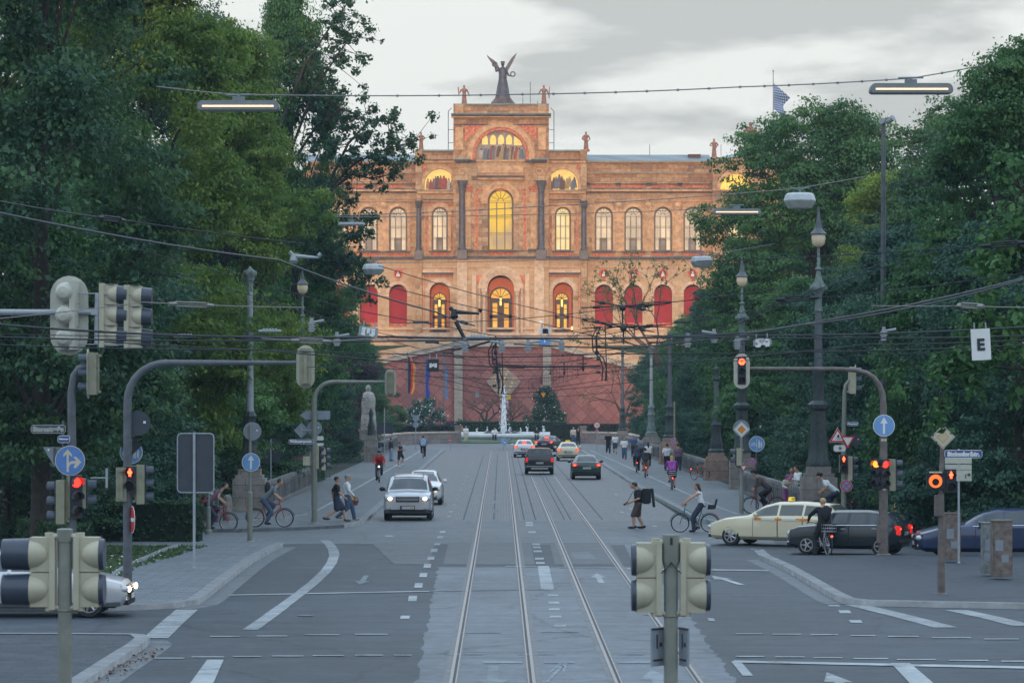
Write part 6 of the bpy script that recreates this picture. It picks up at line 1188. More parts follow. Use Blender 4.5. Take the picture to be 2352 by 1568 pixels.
o,q,s=mast('post with the round blue foot and cycle path sign above a no-stopping disc',1737,1178,[(1737,1178),(1737,1000)],.035,M_dgrey,name='sign_post',cat='sign post'); sign(o,q(1738,1019,-.06),'pedbike',.33); sign(o,q(1728,1060,-.06),'nostop',.165)
# -- mast 1940
o,q,s=mast('grey mast with warning triangle, give-way sign and red pedestrian light behind the cars',1938,1230,[(1938,1230),(1938,1000),(1940,900),(1943,884),(1950,875),(1966,868)],[.10,.085,.075,.07,.065,.05],M_green)
head(o,q(1964,873,.0),90,3,board=(.42,1.08),k=.95,boardm=M_pale,plain=True); sign(o,q(1923,1004,-.1),'slip',.30); sign(o,q(1946,1011,-.14),'yield',.25); plate(o,q(1928,1029,-.08),.42,.22,'',m=M_white,rim=False,name='snowflake_plate'); b=MB()
for a in(0,60,120): b.cyl((q(1929,0)[0]-.07*math.cos(R(a)),-.095,q(0,1029)[2]-.07*math.sin(R(a))),(q(1929,0)[0]+.07*math.cos(R(a)),-.095,q(0,1029)[2]+.07*math.sin(R(a))),.01,n=4)
b.build('snowflake',M_blk,o); head(o,q(1937,1064,-.12),0,2,lit=0,sym='man',k=.95,mt=M_olive); head(o,q(1957,1075,.08),95,3,k=.85); sign(o,q(1943,1115,-.12),'nostop',.21); plate(o,q(1958,973,-.05),.40,.15,'Steinsdorf',tw=.85,turn=0); sign(o,q(1965,1010,.2),'back',.22)
# -- column 2028 with the long arm
o,q,s=mast('dark column on the right corner carrying a long arm with the red up-arrow signal',2029,1282,[(2029,1282),(2029,1060),(2029,930),(2027,905),(2020,885),(2008,868),(1990,856),(1965,850),(1930,847.5),(1722,846)],[.15,.12,.10,.09,.085,.08,.075,.07,.065,.05],M_bmast)
head(o,q(1703,852,-.1),0,3,lit=0,sym='arrow',board=(.48,1.05),k=.84,boardm=M_tan2,litm=M_redg,mt=M_creamp); sign(o,q(2029,977,-.13),'up',.325); b=MB(); b.box(q(2029,1010,-.1),(.16,.02,.07)); b.build('small_plate',M_tan2,o)
head(o,q(2013,1088,-.02),-28,3,lit=0,k=.90,mt=M_blk,litm=M_amb); head(o,q(2031,1088,-.14),12,3,lit=0,k=.88,mt=M_blk,litm=M_redl); head(o,q(2056,1090,.06),92,3,k=.95,mt=M_olive); b=MB(); b.box(q(2018,1225,-.05),(.12,.15,.55)); b.build('cabinet',M_bmast,o); b=MB(); b.box(q(2030,1120,-.12),(.09,.02,.13)); b.build('sticker',M_white,o)
o,q,s=mast('very tall thin pole with two floodlights rising above the right trees',2029,1212,[(2029,1212),(2029,600),(2029,275)],[.12,.10,.075],M_dgrey,name='floodlight_pole',cat='floodlight pole',s=62); b=MB(); b.cyl(q(2024,283),q(2036,283),.04,n=6)
b.cyl(q(2030,283,-.1),q(2022,280,-.35),.09,.12,8); b.cyl(q(2038,281),q(2050,272,-.2),.08,.12,8); b.build('floodlight',M_sbackl,o)
# -- mast 2162 + direction board + cabinets
o,q,s=mast('rusty grey mast with faded yellow diamond and the Steinsdorfstr. plate',2162,1375,[(2162,1375),(2162,1300),(2162,1120),(2165,1010)],[.095,.09,.065,.055],M_bmast); sign(o,q(2165,1003,-.08),'diamond',.29,backm=M_tan); plate(o,q(2212,1042,-.05),.90,.19,'Steinsdorfstr.',tw=.86)
hd=MB(); hd.b(q(2127,0)[0],q(2170,0)[0],-.14,.02,q(0,1122)[2],q(0,1083)[2]); ho=hd.build('signal_head',M_blk,o,bevel=.01); l=MB(); c=q(2147,1104,0); l.lathe([(0,-.15),(.155,-.148),(.16,-.142),(0,-.142)],(c[0],0,c[2]),20,axis='y'); l.build('lens',lampmat('orange light',(1,.16,.03),.75),ho); l=MB(); l.lathe([(0,-.16),(.085,-.158),(.085,-.151),(0,-.151)],(c[0],0,c[2]-.02),16,axis='y'); l.build('lens_mask',M_lens,ho); head(o,q(2183,1104,-.08),0,2,lit=0,sym='man',k=.85,mt=M_blk,litm=M_redl); b=MB(); b.box(q(2156,1160,-.02),(.20,.2,.5)); b.build('cabinet',M_bmast,o); b=MB(); b.box(q(2147,1084,-.1),(.3,.2,.03)); b.build('top_plate',M_tan2,o)
o,q,s=mast('thin post with cream direction board partly behind leaves, right corner',2202,1302,[(2202,1302),(2202,1030)],.032,M_lgrey,name='sign_post',cat='sign post')
for y0,y1 in((1051,1064),(1066,1078),(1079,1104)): b=MB(); b.b(q(2170,0)[0],q(2231,0)[0],-.06,-.04,q(0,y1)[2],q(0,y0)[2]); b.build('direction_panel',mat('cream board',(.42,.44,.38),.5),o)
b=MB(); c=q(2222,1091,-.065); b.tube([(c[0]-.06,c[1],c[2]-.08),(c[0]-.06,c[1],c[2]+.02),(c[0]+.03,c[1],c[2]+.02)],.012,4); b.prism([(c[0]+.02,c[2]-.03),(c[0]+.09,c[2]+.02),(c[0]+.02,c[2]+.07)],c[1]-.01,c[1]); b.build('arrow_symbol',M_blk,o)
def cabinet(label,px,py,w,h,d,m,top=True):
    s=(py-HY)/H; o=thing('utility_cabinet',label,'utility cabinet',((px-CX)/s,F/s,.11),group='utility cabinets on the right corner'); b=MB(); b.b(-w/2,w/2,-d/2,d/2,.08,h); b.b(-w/2-.02,w/2+.02,-d/2-.02,d/2+.02,h,h+.04); b.build('cabinet_body',m,o,bevel=.01); b=MB(); b.b(-w/2+.03,w/2-.03,-d/2-.008,-d/2,.15,h-.08); b.build('cabinet_door',m,o); b=MB(); b.b(-w/2+.06,-w/2+.26,-d/2-.012,-d/2-.0085,h*.5,h*.5+.28); b.b(w/2-.28,w/2-.1,-d/2-.013,-d/2-.0085,h*.3,h*.3+.2); b.build('sticker',M_sbackl,o)
M_cab=mat('grimy cabinet',(.15,.125,.11),.75,var=.5,scale=5); M_cabg=mat('grimy grey cabinet',(.17,.19,.19),.7,var=.5,scale=5)
cabinet('tall grimy utility cabinet behind the rusty mast',2186,1300,.46,1.38,.4,M_cab); cabinet('narrow grey sticker-covered utility cabinet near the right edge',2268,1332,.30,1.38,.4,M_cabg); cabinet('brown utility cabinet beside the narrow grey one at the right edge',2300,1340,.50,1.50,.45,M_cab)
# -- the two nearest signals, seen from behind, blurred foreground
def near_signal(px,top,label,tilt,plates=False):
    s=235.; Y=F/s; zt=H+(HY-top)/s; o=thing('traffic_signal',label,'traffic signal',((px-CX)/s,Y,0),group='signals nearest the viewer seen from behind'); b=MB(); b.lathe([(.09,0),(.09,.3),(.068,.32),(.068,zt-.12)],(0,0,0),20); b.lathe([(.076,zt-.13),(.078,zt-.01),(.06,zt),(.0,zt)] if not plates else [(.068,zt-.32),(.088,zt-.26),(.088,zt-.005),(.0,zt)],(0,0,0),20); b.build('mast',M_green if not plates else mat('grey olive mast',(.20,.22,.19),.55,var=.12),o,smooth=35)
    for sx in(-1,1):
        # housing block: quarter-turned head with bulging domes towards the outer side
        hb=MB(); x0=.095 ; w_=.24; zc=zt-.44
        for k in(0,1):
            z1=zt-.085-.345*k; z0=z1-.335; zm=(z0+z1)/2
            hb.b(sx*x0,sx*(x0+w_),-.045,.14,z0,z1)
            hb.lathe([(.0,sx*(x0+.045)),(.045,sx*(x0+.052)),(.088,sx*(x0+.085)),(.118,sx*(x0+.13)),(.138,sx*(x0+.18)),(.150,sx*(x0+w_+.004)),(0,sx*(x0+w_+.004))],(0,.02,zm),28,axis='x')
        hb.b(sx*(x0-.005),sx*(x0+.05),-.065,.13,zt-.08,zt-.79)
        ho=hb.build('signal_head',M_creamp,o,smooth=35)
        for k in(0,1):
            z=zt-.085-.345*k-.168; v=MB(); ln=.045 if not(sx<0 and not plates) else .27
            v.cyl((sx*(x0+w_+.005),.03,z),(sx*(x0+w_+.005+ln),.03,z),.158,.150,28,cap=True); v.build('visor',M_visor,ho,smooth=40)
        br=MB()
        for z in(zt-.075,zt-.775): br.cyl((0,-.02,z),(sx*.15,.0,z),.028,n=8); br.cyl((sx*.15,0,z-.03),(sx*.15,0,z+.035),.045,n=10)
        br.torus((0,0,zt-.80),.072,.008,16,5,axis='z'); br.build('bracket',M_creamp,o,smooth=35)
    if plates:
        for sx,a in((-1,50),(1,-68)):
            p_=MB(); p_.box((0,0,0),(.20,.02,.38)); p_.b(-.11,.11,-.014,-.010,.165,.18,1); p_.b(-.03,-.01,-.013,-.010,-.02,.12,1); p_.b(.02,.06,-.013,-.010,0,.04,1); p_.b(-.08,.07,-.013,-.010,-.14,-.12,1); e=p_.build('small_plate',[M_sbackl,M_blk],o,loc=(sx*.13,.02,zt-1.10)); e.rotation_euler=(0,0,R(a))
        c_=MB(); c_.tube([(-.1,-.06,zt-.38),(-.05,-.085,zt-.34),(0,-.09,zt-.27),(.05,-.085,zt-.34),(.1,-.06,zt-.38)],.006,5); c_.b(-.012,.012,-.092,-.08,zt-.1,zt-.03); c_.build('cable',M_blk,o)
near_signal(149,1213,'near left signal on a round mast, long dark visors pointing left',0); near_signal(1541,1226,'near right signal in the roadway with small white plates below the heads',0,True)
# ---- hanging street lamps and wires -----------------------------------------------
M_wire=mat('black wire',(.02,.025,.032),.5,var=0); M_wirel=mat('grey wire',(.22,.21,.20),.4,.3,var=0); M_ins=mat('grey insulator',(.30,.33,.35),.4,.2,var=.1)
def wire(label,pts,r,m=None,group='overhead tram wires',name='overhead_wire',cat='overhead wire',extra=None,smoothn=7):
    """pts (px,py,Y)"""
    W=[Vector(P(*q)) for q in pts]; o_=W[0]; out=[]
    for a,b_ in zip(W[:-1],W[1:]):
        n=smoothn; sag=min(.10,(b_-a).length*.005)
        for i in range(n): t=i/n; out.append(a.lerp(b_,t)-Vector((0,0,sag*4*t*(1-t)))-o_)
    out.append(W[-1]-o_); b=MB(); b.tube(out,r,5)
    if extra: extra(b,out)
    o=b.build(name,m or M_wire,loc=tuple(o_)); tag(o,label,cat,group); return o
def clips(step): 
    def f(b,pts):
        acc=0
        for a,c in zip(pts[:-1],pts[1:]):
            acc+=(c-a).length
            if acc>step: acc=0; d=(c-a).normalized(); b.cyl(c-d*.02,c+d*.02,.026,n=6)
    return f
def turnbuckle(at,ln=.5):
    def f(b,pts):
        k=min(int(at*(len(pts)-1)),len(pts)-2); c=pts[k]; d=(pts[k+1]-pts[k]).normalized(); u=Vector((0,0,1))
        for q in(-.035,.035): b.cyl(c-d*ln/2+u*q,c+d*ln/2+u*q,.014,n=5)
        b.cyl(c-d*(ln/2+.14),c-d*ln/2,.03,.045,6); b.cyl(c+d*ln/2,c+d*(ln/2+.14),.045,.03,6)
    return f
WL=[('top span wire carrying the two long lamps across the sky',[(360,199,58),(530,217,58),(1200,217,58),(1700,200,58),(2092,180,58),(2260,150,58)],.012,M_wirel,clips(.45)),
 ('thin span wire through the palace upper windows to the round right lamp',[(771,495,82),(1242,474,82),(1830,433,81),(1990,405,81)],.012,M_wirel,clips(.6)),
 ('thin span wire ending at the long fluorescent lamp right of the palace',[(771,498,101),(1242,492,101),(1690,476,101)],.012,M_wirel,clips(.6)),
 ('thin span wire between the two small lamps below the upper windows',[(842,603,112),(1242,597,112),(1608,587,112),(1780,560,112)],.012,M_wirel,None),
 ('thick cable falling from the left edge to the dark switch arm',[(-40,481,46),(640,597,58),(1000,716,70),(1090,748,74)],.020,M_wire,turnbuckle(.95)),
 ('wire with turnbuckle falling from the upper left edge',[(-40,455,46),(300,508,50),(700,560,52)],.012,M_wire,turnbuckle(.48,.55)),
 ('wire crossing the three heads on the left arm, with pale turnbuckle',[(-40,735,50),(330,694,50),(700,706,52)],.009,M_wirel,turnbuckle(.70,.6)),
 ('heavy black cable across the full view at the foot of the palace',[(-40,742,52),(420,770,56),(900,773,60),(1180,776,62),(1440,776,62),(1700,765,60),(1900,735,56),(2352,640,48)],.022,M_wire,clips(1.0)),
 ('second heavy cable just below the first across the full view',[(-40,772,52),(600,782,56),(1180,778,60),(1700,770,58),(2400,748,50)],.015,M_wire,None),
 ('cable from the left edge passing below the back-turned signal',[(-40,790,55),(600,803,58),(1100,840,62),(1205,845,62)],.013,M_wire,None),
 ('cable sagging from the left pole to the insulator row',[(240,785,58),(900,812,62),(1150,820,62),(1400,812,62),(1800,808,60),(2400,790,56)],.012,M_wire,clips(2.2)),
 ('bundled cable segment over the pink wall between two hanging loops',[(1145,818+20,62),(1230,850-8,62),(1380,840,62)],.020,M_wire,clips(.5)),
 ('wire through the palace doors sloping down to the right',[(870,610,70),(1150,690,74),(1440,752,78)],.010,M_wire,turnbuckle(.9)),
 ('wire sloping from the dark red niche to the star junction',[(880,655,70),(1160,722,72),(1500,800,76)],.010,M_wire,None),
 ('fine wire at door height left to the star junction',[(900,742,66),(1180,733,70),(1430,706,72)],.009,M_wire,None),
 ('fine wire from the star junction to the right trees',[(1430,702,72),(1560,692,72),(1800,660,70)],.012,M_wire,turnbuckle(.3,.5)),
 ('wire from lower star junction to the right mast arm',[(1330,765,72),(1430,748,72),(1560,752,72),(1750,800,74)],.012,M_wire,turnbuckle(.35,.5)),
 ('right cable rising steeply to the right edge',[(1180,790,62),(1440,800,62),(1850,745,56),(2120,700,50),(2400,628,45)],.015,M_wire,None),
 ('right wire passing in front of the E sign top',[(1480,770,58),(2000,775,54),(2400,768,50)],.012,M_wire,None),
 ('right wire crossing the middle of the E sign',[(1500,835,58),(2000,790,54),(2400,778,50)],.012,M_wire,None),
 ('long level wire behind the signal with the red arrow',[(700,842,75),(1200,850,75),(1700,828,75),(2000,815,72),(2300,800,70)],.009,M_wire,None),
 ('faint wire below the ring of insulators, pink wall',[(940,862,90),(1200,872,90),(1500,842,90)],.010,M_wire,clips(.8)),
 ('faint level wire across the diamond niche',[(880,835,95),(1160,905,95),(1430,880,95),(1500,872,95)],.010,M_wire,None),
 ('faint wire across the flags',[(900,815,95),(1000,848,95),(1140,890,95),(1250,892,95),(1400,870,95)],.010,M_wire,None),
 ('faint lowest cross wire over the fountain',[(930,870,120),(1150,912,120),(1250,912,120),(1420,900,120)],.011,M_wire,None),
 ('wire at the right edge with pale turnbuckle over the maple bough',[(1600,600,48),(2180,570,46),(2400,552,46)],.008,M_wire,turnbuckle(.82,.4)),
 ('second right-edge wire with turnbuckle above the E sign',[(1700,690,48),(1930,680,48),(2400,620,46)],.008,M_wire,turnbuckle(.30,.4)),
 ('third right-edge wire with pale rod at the maple bough',[(2000,702,48),(2230,702,48),(2400,706,46)],.008,M_wirel,turnbuckle(.5,.5)),
 ('wire from the left pole to the 585 number plate',[(600,777,52),(760,784,52),(840,778,52),(1000,779,54)],.010,M_wirel,turnbuckle(.25,.4)),
 ('thin left wire running through the side-on signal boxes',[(-40,765,60),(470,772,60),(620,775,60)],.009,M_wire,turnbuckle(.9,.4))]
for lab,pts,r,m,ex in WL: wire(lab,pts,r,m,extra=ex)
# contact wires with droppers along both tracks, and cross spans between the poles
for k,xc in enumerate((-.14,2.65)):
    b=MB(); b.tube([(0,105,5.5),(0,160,5.5),(0,280,5.6)],.012,4); b.tube([(0,100+i*10,6.2+.4*abs(math.cos(i*.79))) for i in range(0,19)],.010,4)
    for i in range(0,22): b.cyl((0,105+i*8,5.5),(0,105+i*8,6.25),.006,n=4)
    o=b.build('contact_wire',M_wire,loc=(xc,0,0)); tag(o,['contact wire with droppers over the left pair of rails','contact wire with droppers over the right pair of rails'][k],'overhead wire','overhead tram wires')
for i,(Y,hl,hr,hs) in enumerate(((84,9,9,6.5),(98,8.8,9.2,6.2),(127,9.0,9.0,6.3),(163,9.5,9.5,6.6),(200,8.8,8.8,6.3),(251,8.6,8.6,6.2),(288,8.6,8.6,6.2))):
    b=MB(); xs=(-10.4,-4,-.14,2.65,7,12.4); zs=(hl,hs+.7,hs,hs,hs+.7,hr); b.tube([(x,0,z) for x,z in zip(xs,zs)],.011,4)
    for x in(-.14,2.65): b.cyl((x,0,hs),(x,0,hs-.55),.02,n=5); b.cyl((x-.14,0,hs-.3),(x+.14,0,hs-.3),.02,n=5); b.ell((x,0,hs-.45),(.05,.05,.08),6,5)
    for x in(-2.2,5.0): b.cyl((x-.22,0,hs+.38),(x+.22,0,hs+.38),.03,n=5)
    o=b.build('cross_span',M_wire,loc=(0,Y,0)); tag(o,'%s cross span wire with two insulators between the side poles'%['nearest','second','third','fourth','fifth','sixth','farthest'][i],'overhead wire','cross spans of the tram wires')
# hardware: switch arms, junction stars, insulator posts, hanging loops
def hw(label,px,py,Y,fn,m=M_ins,name='wire_fitting',cat='wire fitting'):
    b=MB(); k=Y/F; fn(b,lambda x,y,d=0.:Vector(((x)*k,d,-(y)*k)),k); o=b.build(name,m,loc=P(px,py,Y),smooth=35); tag(o,label,cat,'fittings on the overhead wires')
def tarm(mir): 
    def f(b,q,k):
        s=mir; b.cyl(q(0,0),q(s*58,4),5.5*k,2.5*k,8); b.cyl(q(0,-6),q(0,10),6*k,9*k,10); b.cyl(q(0,10),q(0,16),11*k,7*k,10); b.cyl(q(s*57,0),q(s*62,-6),5*k,5*k,6); b.cyl(q(-10*s,-10),q(0,0),5*k,n=6)
    return f
hw('dark horn-shaped switch arm in front of the left palace door',1043,716,66,tarm(1),M_wire)
hw('blurred pale switch arm on the left cable by the leaves',675,588,52,tarm(1),M_ins)
def post(b,q,k): b.cyl(q(0,12),q(0,-12),6*k,n=8); b.cyl(q(0,-12),q(0,-20),4*k,n=8); [b.cyl(q(0,z),q(0,z+2),9*k,n=8) for z in(-8,-2,4)]; b.cyl(q(0,-10),q(28,-14),2.5*k,4*k,6)
def postm(b,q,k): post(b,lambda x,y,d=0.:q(-x,y,d),k)
for i,(x,y,fn,lab) in enumerate(((1153,797,postm,'left of the paired insulators above the pink wall'),(1213,797,post,'right of the paired insulators above the pink wall'),(716,750,post,'insulator on the left lantern post wire'),(774,782,post,'insulator left of the number plate on the left cable'),(1290,795,postm,'insulator over the pink wall near the right pilaster'),(1640,775,postm,'insulator at the left end of the right junction'),(1693,790,post,'insulator by the small white number plate'),(1580,785,post,'insulator right of the star junction'),(2030,770,post,'insulator on the tall floodlight pole wire'),(1068,797,postm,'insulator above the left pilaster of the pink wall'))): hw(lab,x,y,61,fn)
def star(b,q,k):
    for a,l in((-4,95),(4,-95),(12,70),(-12,-72),(2,60)): b.cyl(q(0,0),q(l,a),1.5*k,n=6); b.cyl(q(l*.55,a*.55),q(l*.72,a*.72),3.6*k,n=6)
    b.ell(q(0,4),8*k,8,6); b.cyl(q(0,0),q(0,40),2*k,n=5)
hw('upper star-shaped wire junction before the right red niches',1430,703,72,star,M_wire); hw('lower star-shaped wire junction just below the upper one',1432,750,72,star,M_wire)
def loop(b,q,k):
    for dx in(0,8): b.tube([q(-20+dx,-60),q(-30+dx,-40),q(-28+dx,-10),q(-12+dx,8),q(-5+dx,30),q(-8+dx,60)],1.7*k,6)
    for z in(-50,-20,10,40): b.box(q(-16,z),(9*k,5*k,5*k))
    b.cyl(q(0,-70),q(4,60),1.2*k,n=4)
hw('hanging black cable loop above the fountain jet',1152,845-0,62,loop,M_wire); hw('hanging black cable loop over the right part of the pink wall',1390,815,62,loop,M_wire)
def armtri(b,q,k): b.cyl(q(0,0),q(30,60),6*k,4*k,6); b.cyl(q(30,60),q(-10,66),3*k,n=6); b.cyl(q(30,60),q(80,45),3*k,n=6); b.ell(q(84,42),6*k,8,6); b.ell(q(100,48),5*k,8,6)
hw('slanting black section insulator in the middle of the wire tangle',1047,738,64,armtri,M_wire)
for i,(x,y) in enumerate(((425,770),(620,758),(1098,772))): 
    hw(['flat switch bar on the left cable right of the three heads','flat switch bar beside the green-topped pole','flat switch bar under the palace portal'][i],x,y,58,lambda b,q,k:(b.cyl(q(-26,2),q(26,2),3*k,n=5),[b.ell(q(-14+7*j,-1),3*k,6,4) for j in range(5)]))
# lamps on the wires
M_tube=mat('glowing lamp tube',(1,.62,.35),.4,var=0,emit=1.1,ecol=(1,.60,.34)); M_shade=mat('grey lamp housing',(.19,.22,.24),.4,.2,var=.1); M_shw=mat('pale lamp housing',(.42,.46,.48),.4,.1,var=.1)
def longlamp(label,px,py,Y,wpx,on=True):
    k=Y/F; o=thing('hanging_street_lamp',label,'street lamp',P(px,py,Y),group='street lamps hung on span wires'); w=wpx*k/2; hh=11*k*wpx/190; b=MB(); b.prism([(-w,-hh*.6),(-w*.95,-hh*1.1),(w*.95,-hh*1.1),(w,-hh*.6),(w*.97,hh*.5),(w*.90,hh*1.0),(-w*.90,hh*1.0),(-w*.97,hh*.5)],-.16,.16); b.build('housing',M_shade if on else M_shw,o,bevel=.015); b=MB(); b.cyl((-w*.86,-.17,-hh*.25),(w*.86,-.17,-hh*.25),.018,n=6); b.build('lamp_tube',M_tube if on else M_shw,o)
    b=MB(); b.b(-w*.14,w*.14,-.06,.06,hh,hh*1.9); b.cyl((-w*.3,0,hh*2.2),(w*.3,0,hh*2.3),.02,n=5); b.cyl((0,0,hh*1.9),(0,0,hh*2.4),.03,n=6); b.build('hanger',M_shade,o)
longlamp('long lit lamp hanging before the upper left trees',548,243,58,190); longlamp('long lamp hanging in the sky at the upper right, thin glowing tube',2092,204,58,192); longlamp('small long pale lamp hanging over the right wing windows',1692,486,101,112); longlamp('long pale lamp half hidden in leaves left of the palace windows',808,514,101,62,False)
def bowl(label,px,py,Y,wpx,up=True):
    k=Y/F; w=wpx*k/2; o=thing('hanging_street_lamp',label,'street lamp',P(px,py,Y),group='street lamps hung on span wires'); b=MB(); b.lathe([(0,w*.52),(w*.75,w*.50),(w*.9,w*.38),(w,w*.05),(w*.98,-.02*w),(0,-.02*w)],(0,0,0),8); o2=b.build('housing',M_shw,o,smooth=30); b=MB(); b.lathe([(w*.98,-.03*w),(w*.9,-.2*w),(w*.75,-.45*w),(0,-.5*w)],(0,0,0),8); b.build('glass_bowl',mat('dim glass bowl',(.30,.33,.31),.3),o,smooth=30); b=MB(); b.cyl((0,0,w*.5),(0,0,w*.75),.03,n=6); b.tube([(-w*.6,0,w*.85),(0,0,w*.7),(w*.6,0,w*.9)],.018,5); b.build('hanger',M_shade,o)
bowl('round-edged lamp hanging highest on the right, before the maple',1837,462,81,74); bowl('small bowl lamp hanging beside the right trees over the avenue',1612,602,112,52); bowl('small bowl lamp hanging among the left leaves by the red niche',857,619,112,50)
# hanging number plates
def numplate(label,px,py,Y,w,h,txt,m,tm,tilt=0,tw=.7,name='number_sign',cat='number sign',bold=0):
    k=Y/F; o=thing(name,label,cat,P(px,py,Y)); w*=k;h*=k; b=MB(); b.box((0,0,0),(w,.02,h)); b.build('plate',m,o,bevel=.004); b=MB(); put_text(b,txt,h*.9,(0,-.016,0),0,w=w*tw,bold=.02) ; b.build('lettering',tm,o); b=MB(); b.cyl((-w*.3,0,h/2),(-w*.3,0,h/2+.1),.012,n=5); b.cyl((w*.3,0,h/2),(w*.3,0,h/2+.1),.012,n=5); b.build('clamp',M_ins,o); o.rotation_euler=(0,R(tilt),0); return o
M_nblk=mat('number plate dark',(.03,.04,.05),.5,var=.05)
numplate('black hanging number plate 565 before the pink wall and flags',995,839,60,26,29,'565',M_nblk,M_white); numplate('grey tilted number plate on the left wire before dark leaves',846,762,54,44,23,'585',mat('grey plate',(.28,.32,.33),.5),M_white,8,.74)
numplate('white number plate 52 over the blue and white strip sign',1253,760,62,27,14,'52',M_white,M_nblk,0,.5); o=numplate('blue and white strip sign hanging under the 52 plate',1251,783,62,26,18,'I',M_lblue,M_white,0,.12,'strip_sign','sign'); numplate('grey plate 564 on the right wire above the red-arrow signal',1751,786,56,42,14,'564',mat('grey plate',(.28,.32,.33),.5),M_white,-5,.8)
numplate('white plate with a large black E hanging at the right',2253,791,48,44,72,'E',M_white,M_nblk,-3,.40,'letter_sign','sign')
for lab,x,y,m in(('small orange triangle hanging over the magnolia',1248,907,M_orange),('small yellow plate hanging right of the fountain jet',1169,912,mat('yellow plate',(.6,.42,.05),.5)),('small grey plate hanging left of the fountain jet',1096,907,M_sbackl)):
    k=95/F; o=thing('hanging_marker',lab,'marker sign',P(x,y,95)); b=MB(); b.prism([(-6*k,5*k),(6*k,5*k),(0,-6*k)] if 'triangle' in lab else [(-4.5*k,-5*k),(4.5*k,-5*k),(4.5*k,5*k),(-4.5*k,5*k)],-.01,.01); b.build('plate',m,o); b=MB(); b.cyl((0,0,5*k),(0,0,9*k),.01,n=4); b.build('clamp',M_ins,o)
# flags before the pink wall
s_=F/385.
for px_,top,cols,lz,lab in((936,811,[fl[0],fl[1],fl[2]],False,'black, red and gold flag hanging on the leftmost pole by the pink wall'),(977,818,[fl[3]],False,'plain blue flag hanging between the tricolour and the chequered flag'),(1019,812,[fl[4],fl[5]],True,'light blue and white chequered flag hanging on the pole nearest the pilaster')):
    flag('flag',lab,(px_-CX)/s_,385,0,H+(HY-top)/s_,cols,(.95 if len(cols)==3 else .45),(4.6 if len(cols)==3 else 5.0),H+(HY-(818 if len(cols)==3 else 823))/s_,group='flags before the terrace wall',seed=px_%7,lozenge=lz,wav=.12)
# ad column and notice boards, railings
s=66.; o=thing('notice_board','yellow-framed notice board on a grey box behind the white-shirted cyclist','notice board',((2085-CX)/s,F/s,.1)); b=MB(); b.b(-.52,.52,.0,.35,0,1.25); b.build('box_body',M_lgrey and mat('dark grey box',(.12,.13,.13),.7,var=.3),o); b=MB(); b.b(-.48,.12,-.03,0,.1,1.15,0); b.b(-.42,.06,-.04,-.03,.16,1.09,1); b.build('poster',[mat('poster yellow',(.50,.40,.08),.6,var=.2),mat('poster ink',(.20,.18,.08),.6,var=.5,scale=14)],o)
o=thing('railing','low dark tubular railing behind the clipped hedge on the left','railing',G(200,1205)); 
b=MB(); 
for z in(.45,.95): b.cyl((-2,0,z),(5.2,.6,z),.022,n=5)
for i in range(7): b.cyl((-2+i*1.2,i*.1,0),(-2+i*1.2,i*.1,.98),.025,n=5)
b.build('rails',M_dgrey,o)
o=thing('stone_bollard','round-topped stone bollard left of the pale plinth','bollard',((522-CX)/60,F/60,.1)); b=MB(); b.lathe([(.17,0),(.17,.85),(.15,.93),(.08,1.0),(0,1.02)],(0,0,0),12); b.build('bollard_body',M_plinth,o,smooth=40)
s=62; o=thing('vending_cabinet','red cabinet with white labels behind the big blank sign back','vending cabinet',((474-CX)/s,F/s,.1)); b=MB(); b.b(-.42,.42,0,.4,.1,1.35,0); b.b(-.32,-.02,-.02,0,.75,1.2,1); 
for i in range(4): b.b(.06,.30,-.02,0,.70+i*.14,.80+i*.14,2)
b.build('cabinet_body',[M_dgrey,M_red,M_white],o)
# ---- unseen houses added at the viewer's back: their roofline keeps the setting sun off the avenue ----
M_plas=mat('pale render facade',(.42,.38,.32),.85,var=.12,scale=.4); M_win=mat('dark window glass',(.03,.04,.05),.1,var=0); M_tile=mat('brown roof tiles',(.13,.07,.05),.85,var=.25,scale=2)
for i,(x0,x1,hh,lab) in enumerate(((-75,-38,25,'left-hand added house out of view, keeping low sun off the avenue'),(-37.9,-2,27,'added house out of view left of the street axis, blocking low sun'),(-1.9,34,26.5,'added house out of view right of the street axis, blocking low sun'),(34.1,75,25,'right-hand added house out of view at the corner, blocking low sun'))):
    o=thing('added_shade_house',lab,'building',((x0+x1)/2,-66,0),group='added houses out of view shading the avenue'); w=(x1-x0)/2; b=MB(); b.b(-w,w,-12,0,0,hh-6); b.b(-w-.2,w+.2,-12.3,.3,hh-6,hh-5.5); b.build('wall',M_plas,o); b=MB(); b.prism([(-.5+.6,hh-5.5),(-6,hh),(-12.6,hh-5.5)],-w,w,'yz'); b.build('roof',M_tile,o); b=MB(); n=int(w*2/3)
    for r_ in range(5):
        for k in range(n): x=-w+(k+.5)*2*w/n; b.b(x-.6,x+.6,-.02,.05,1.6+r_*3.7,3.7+r_*3.7)
    b.build('windows',M_win,o)
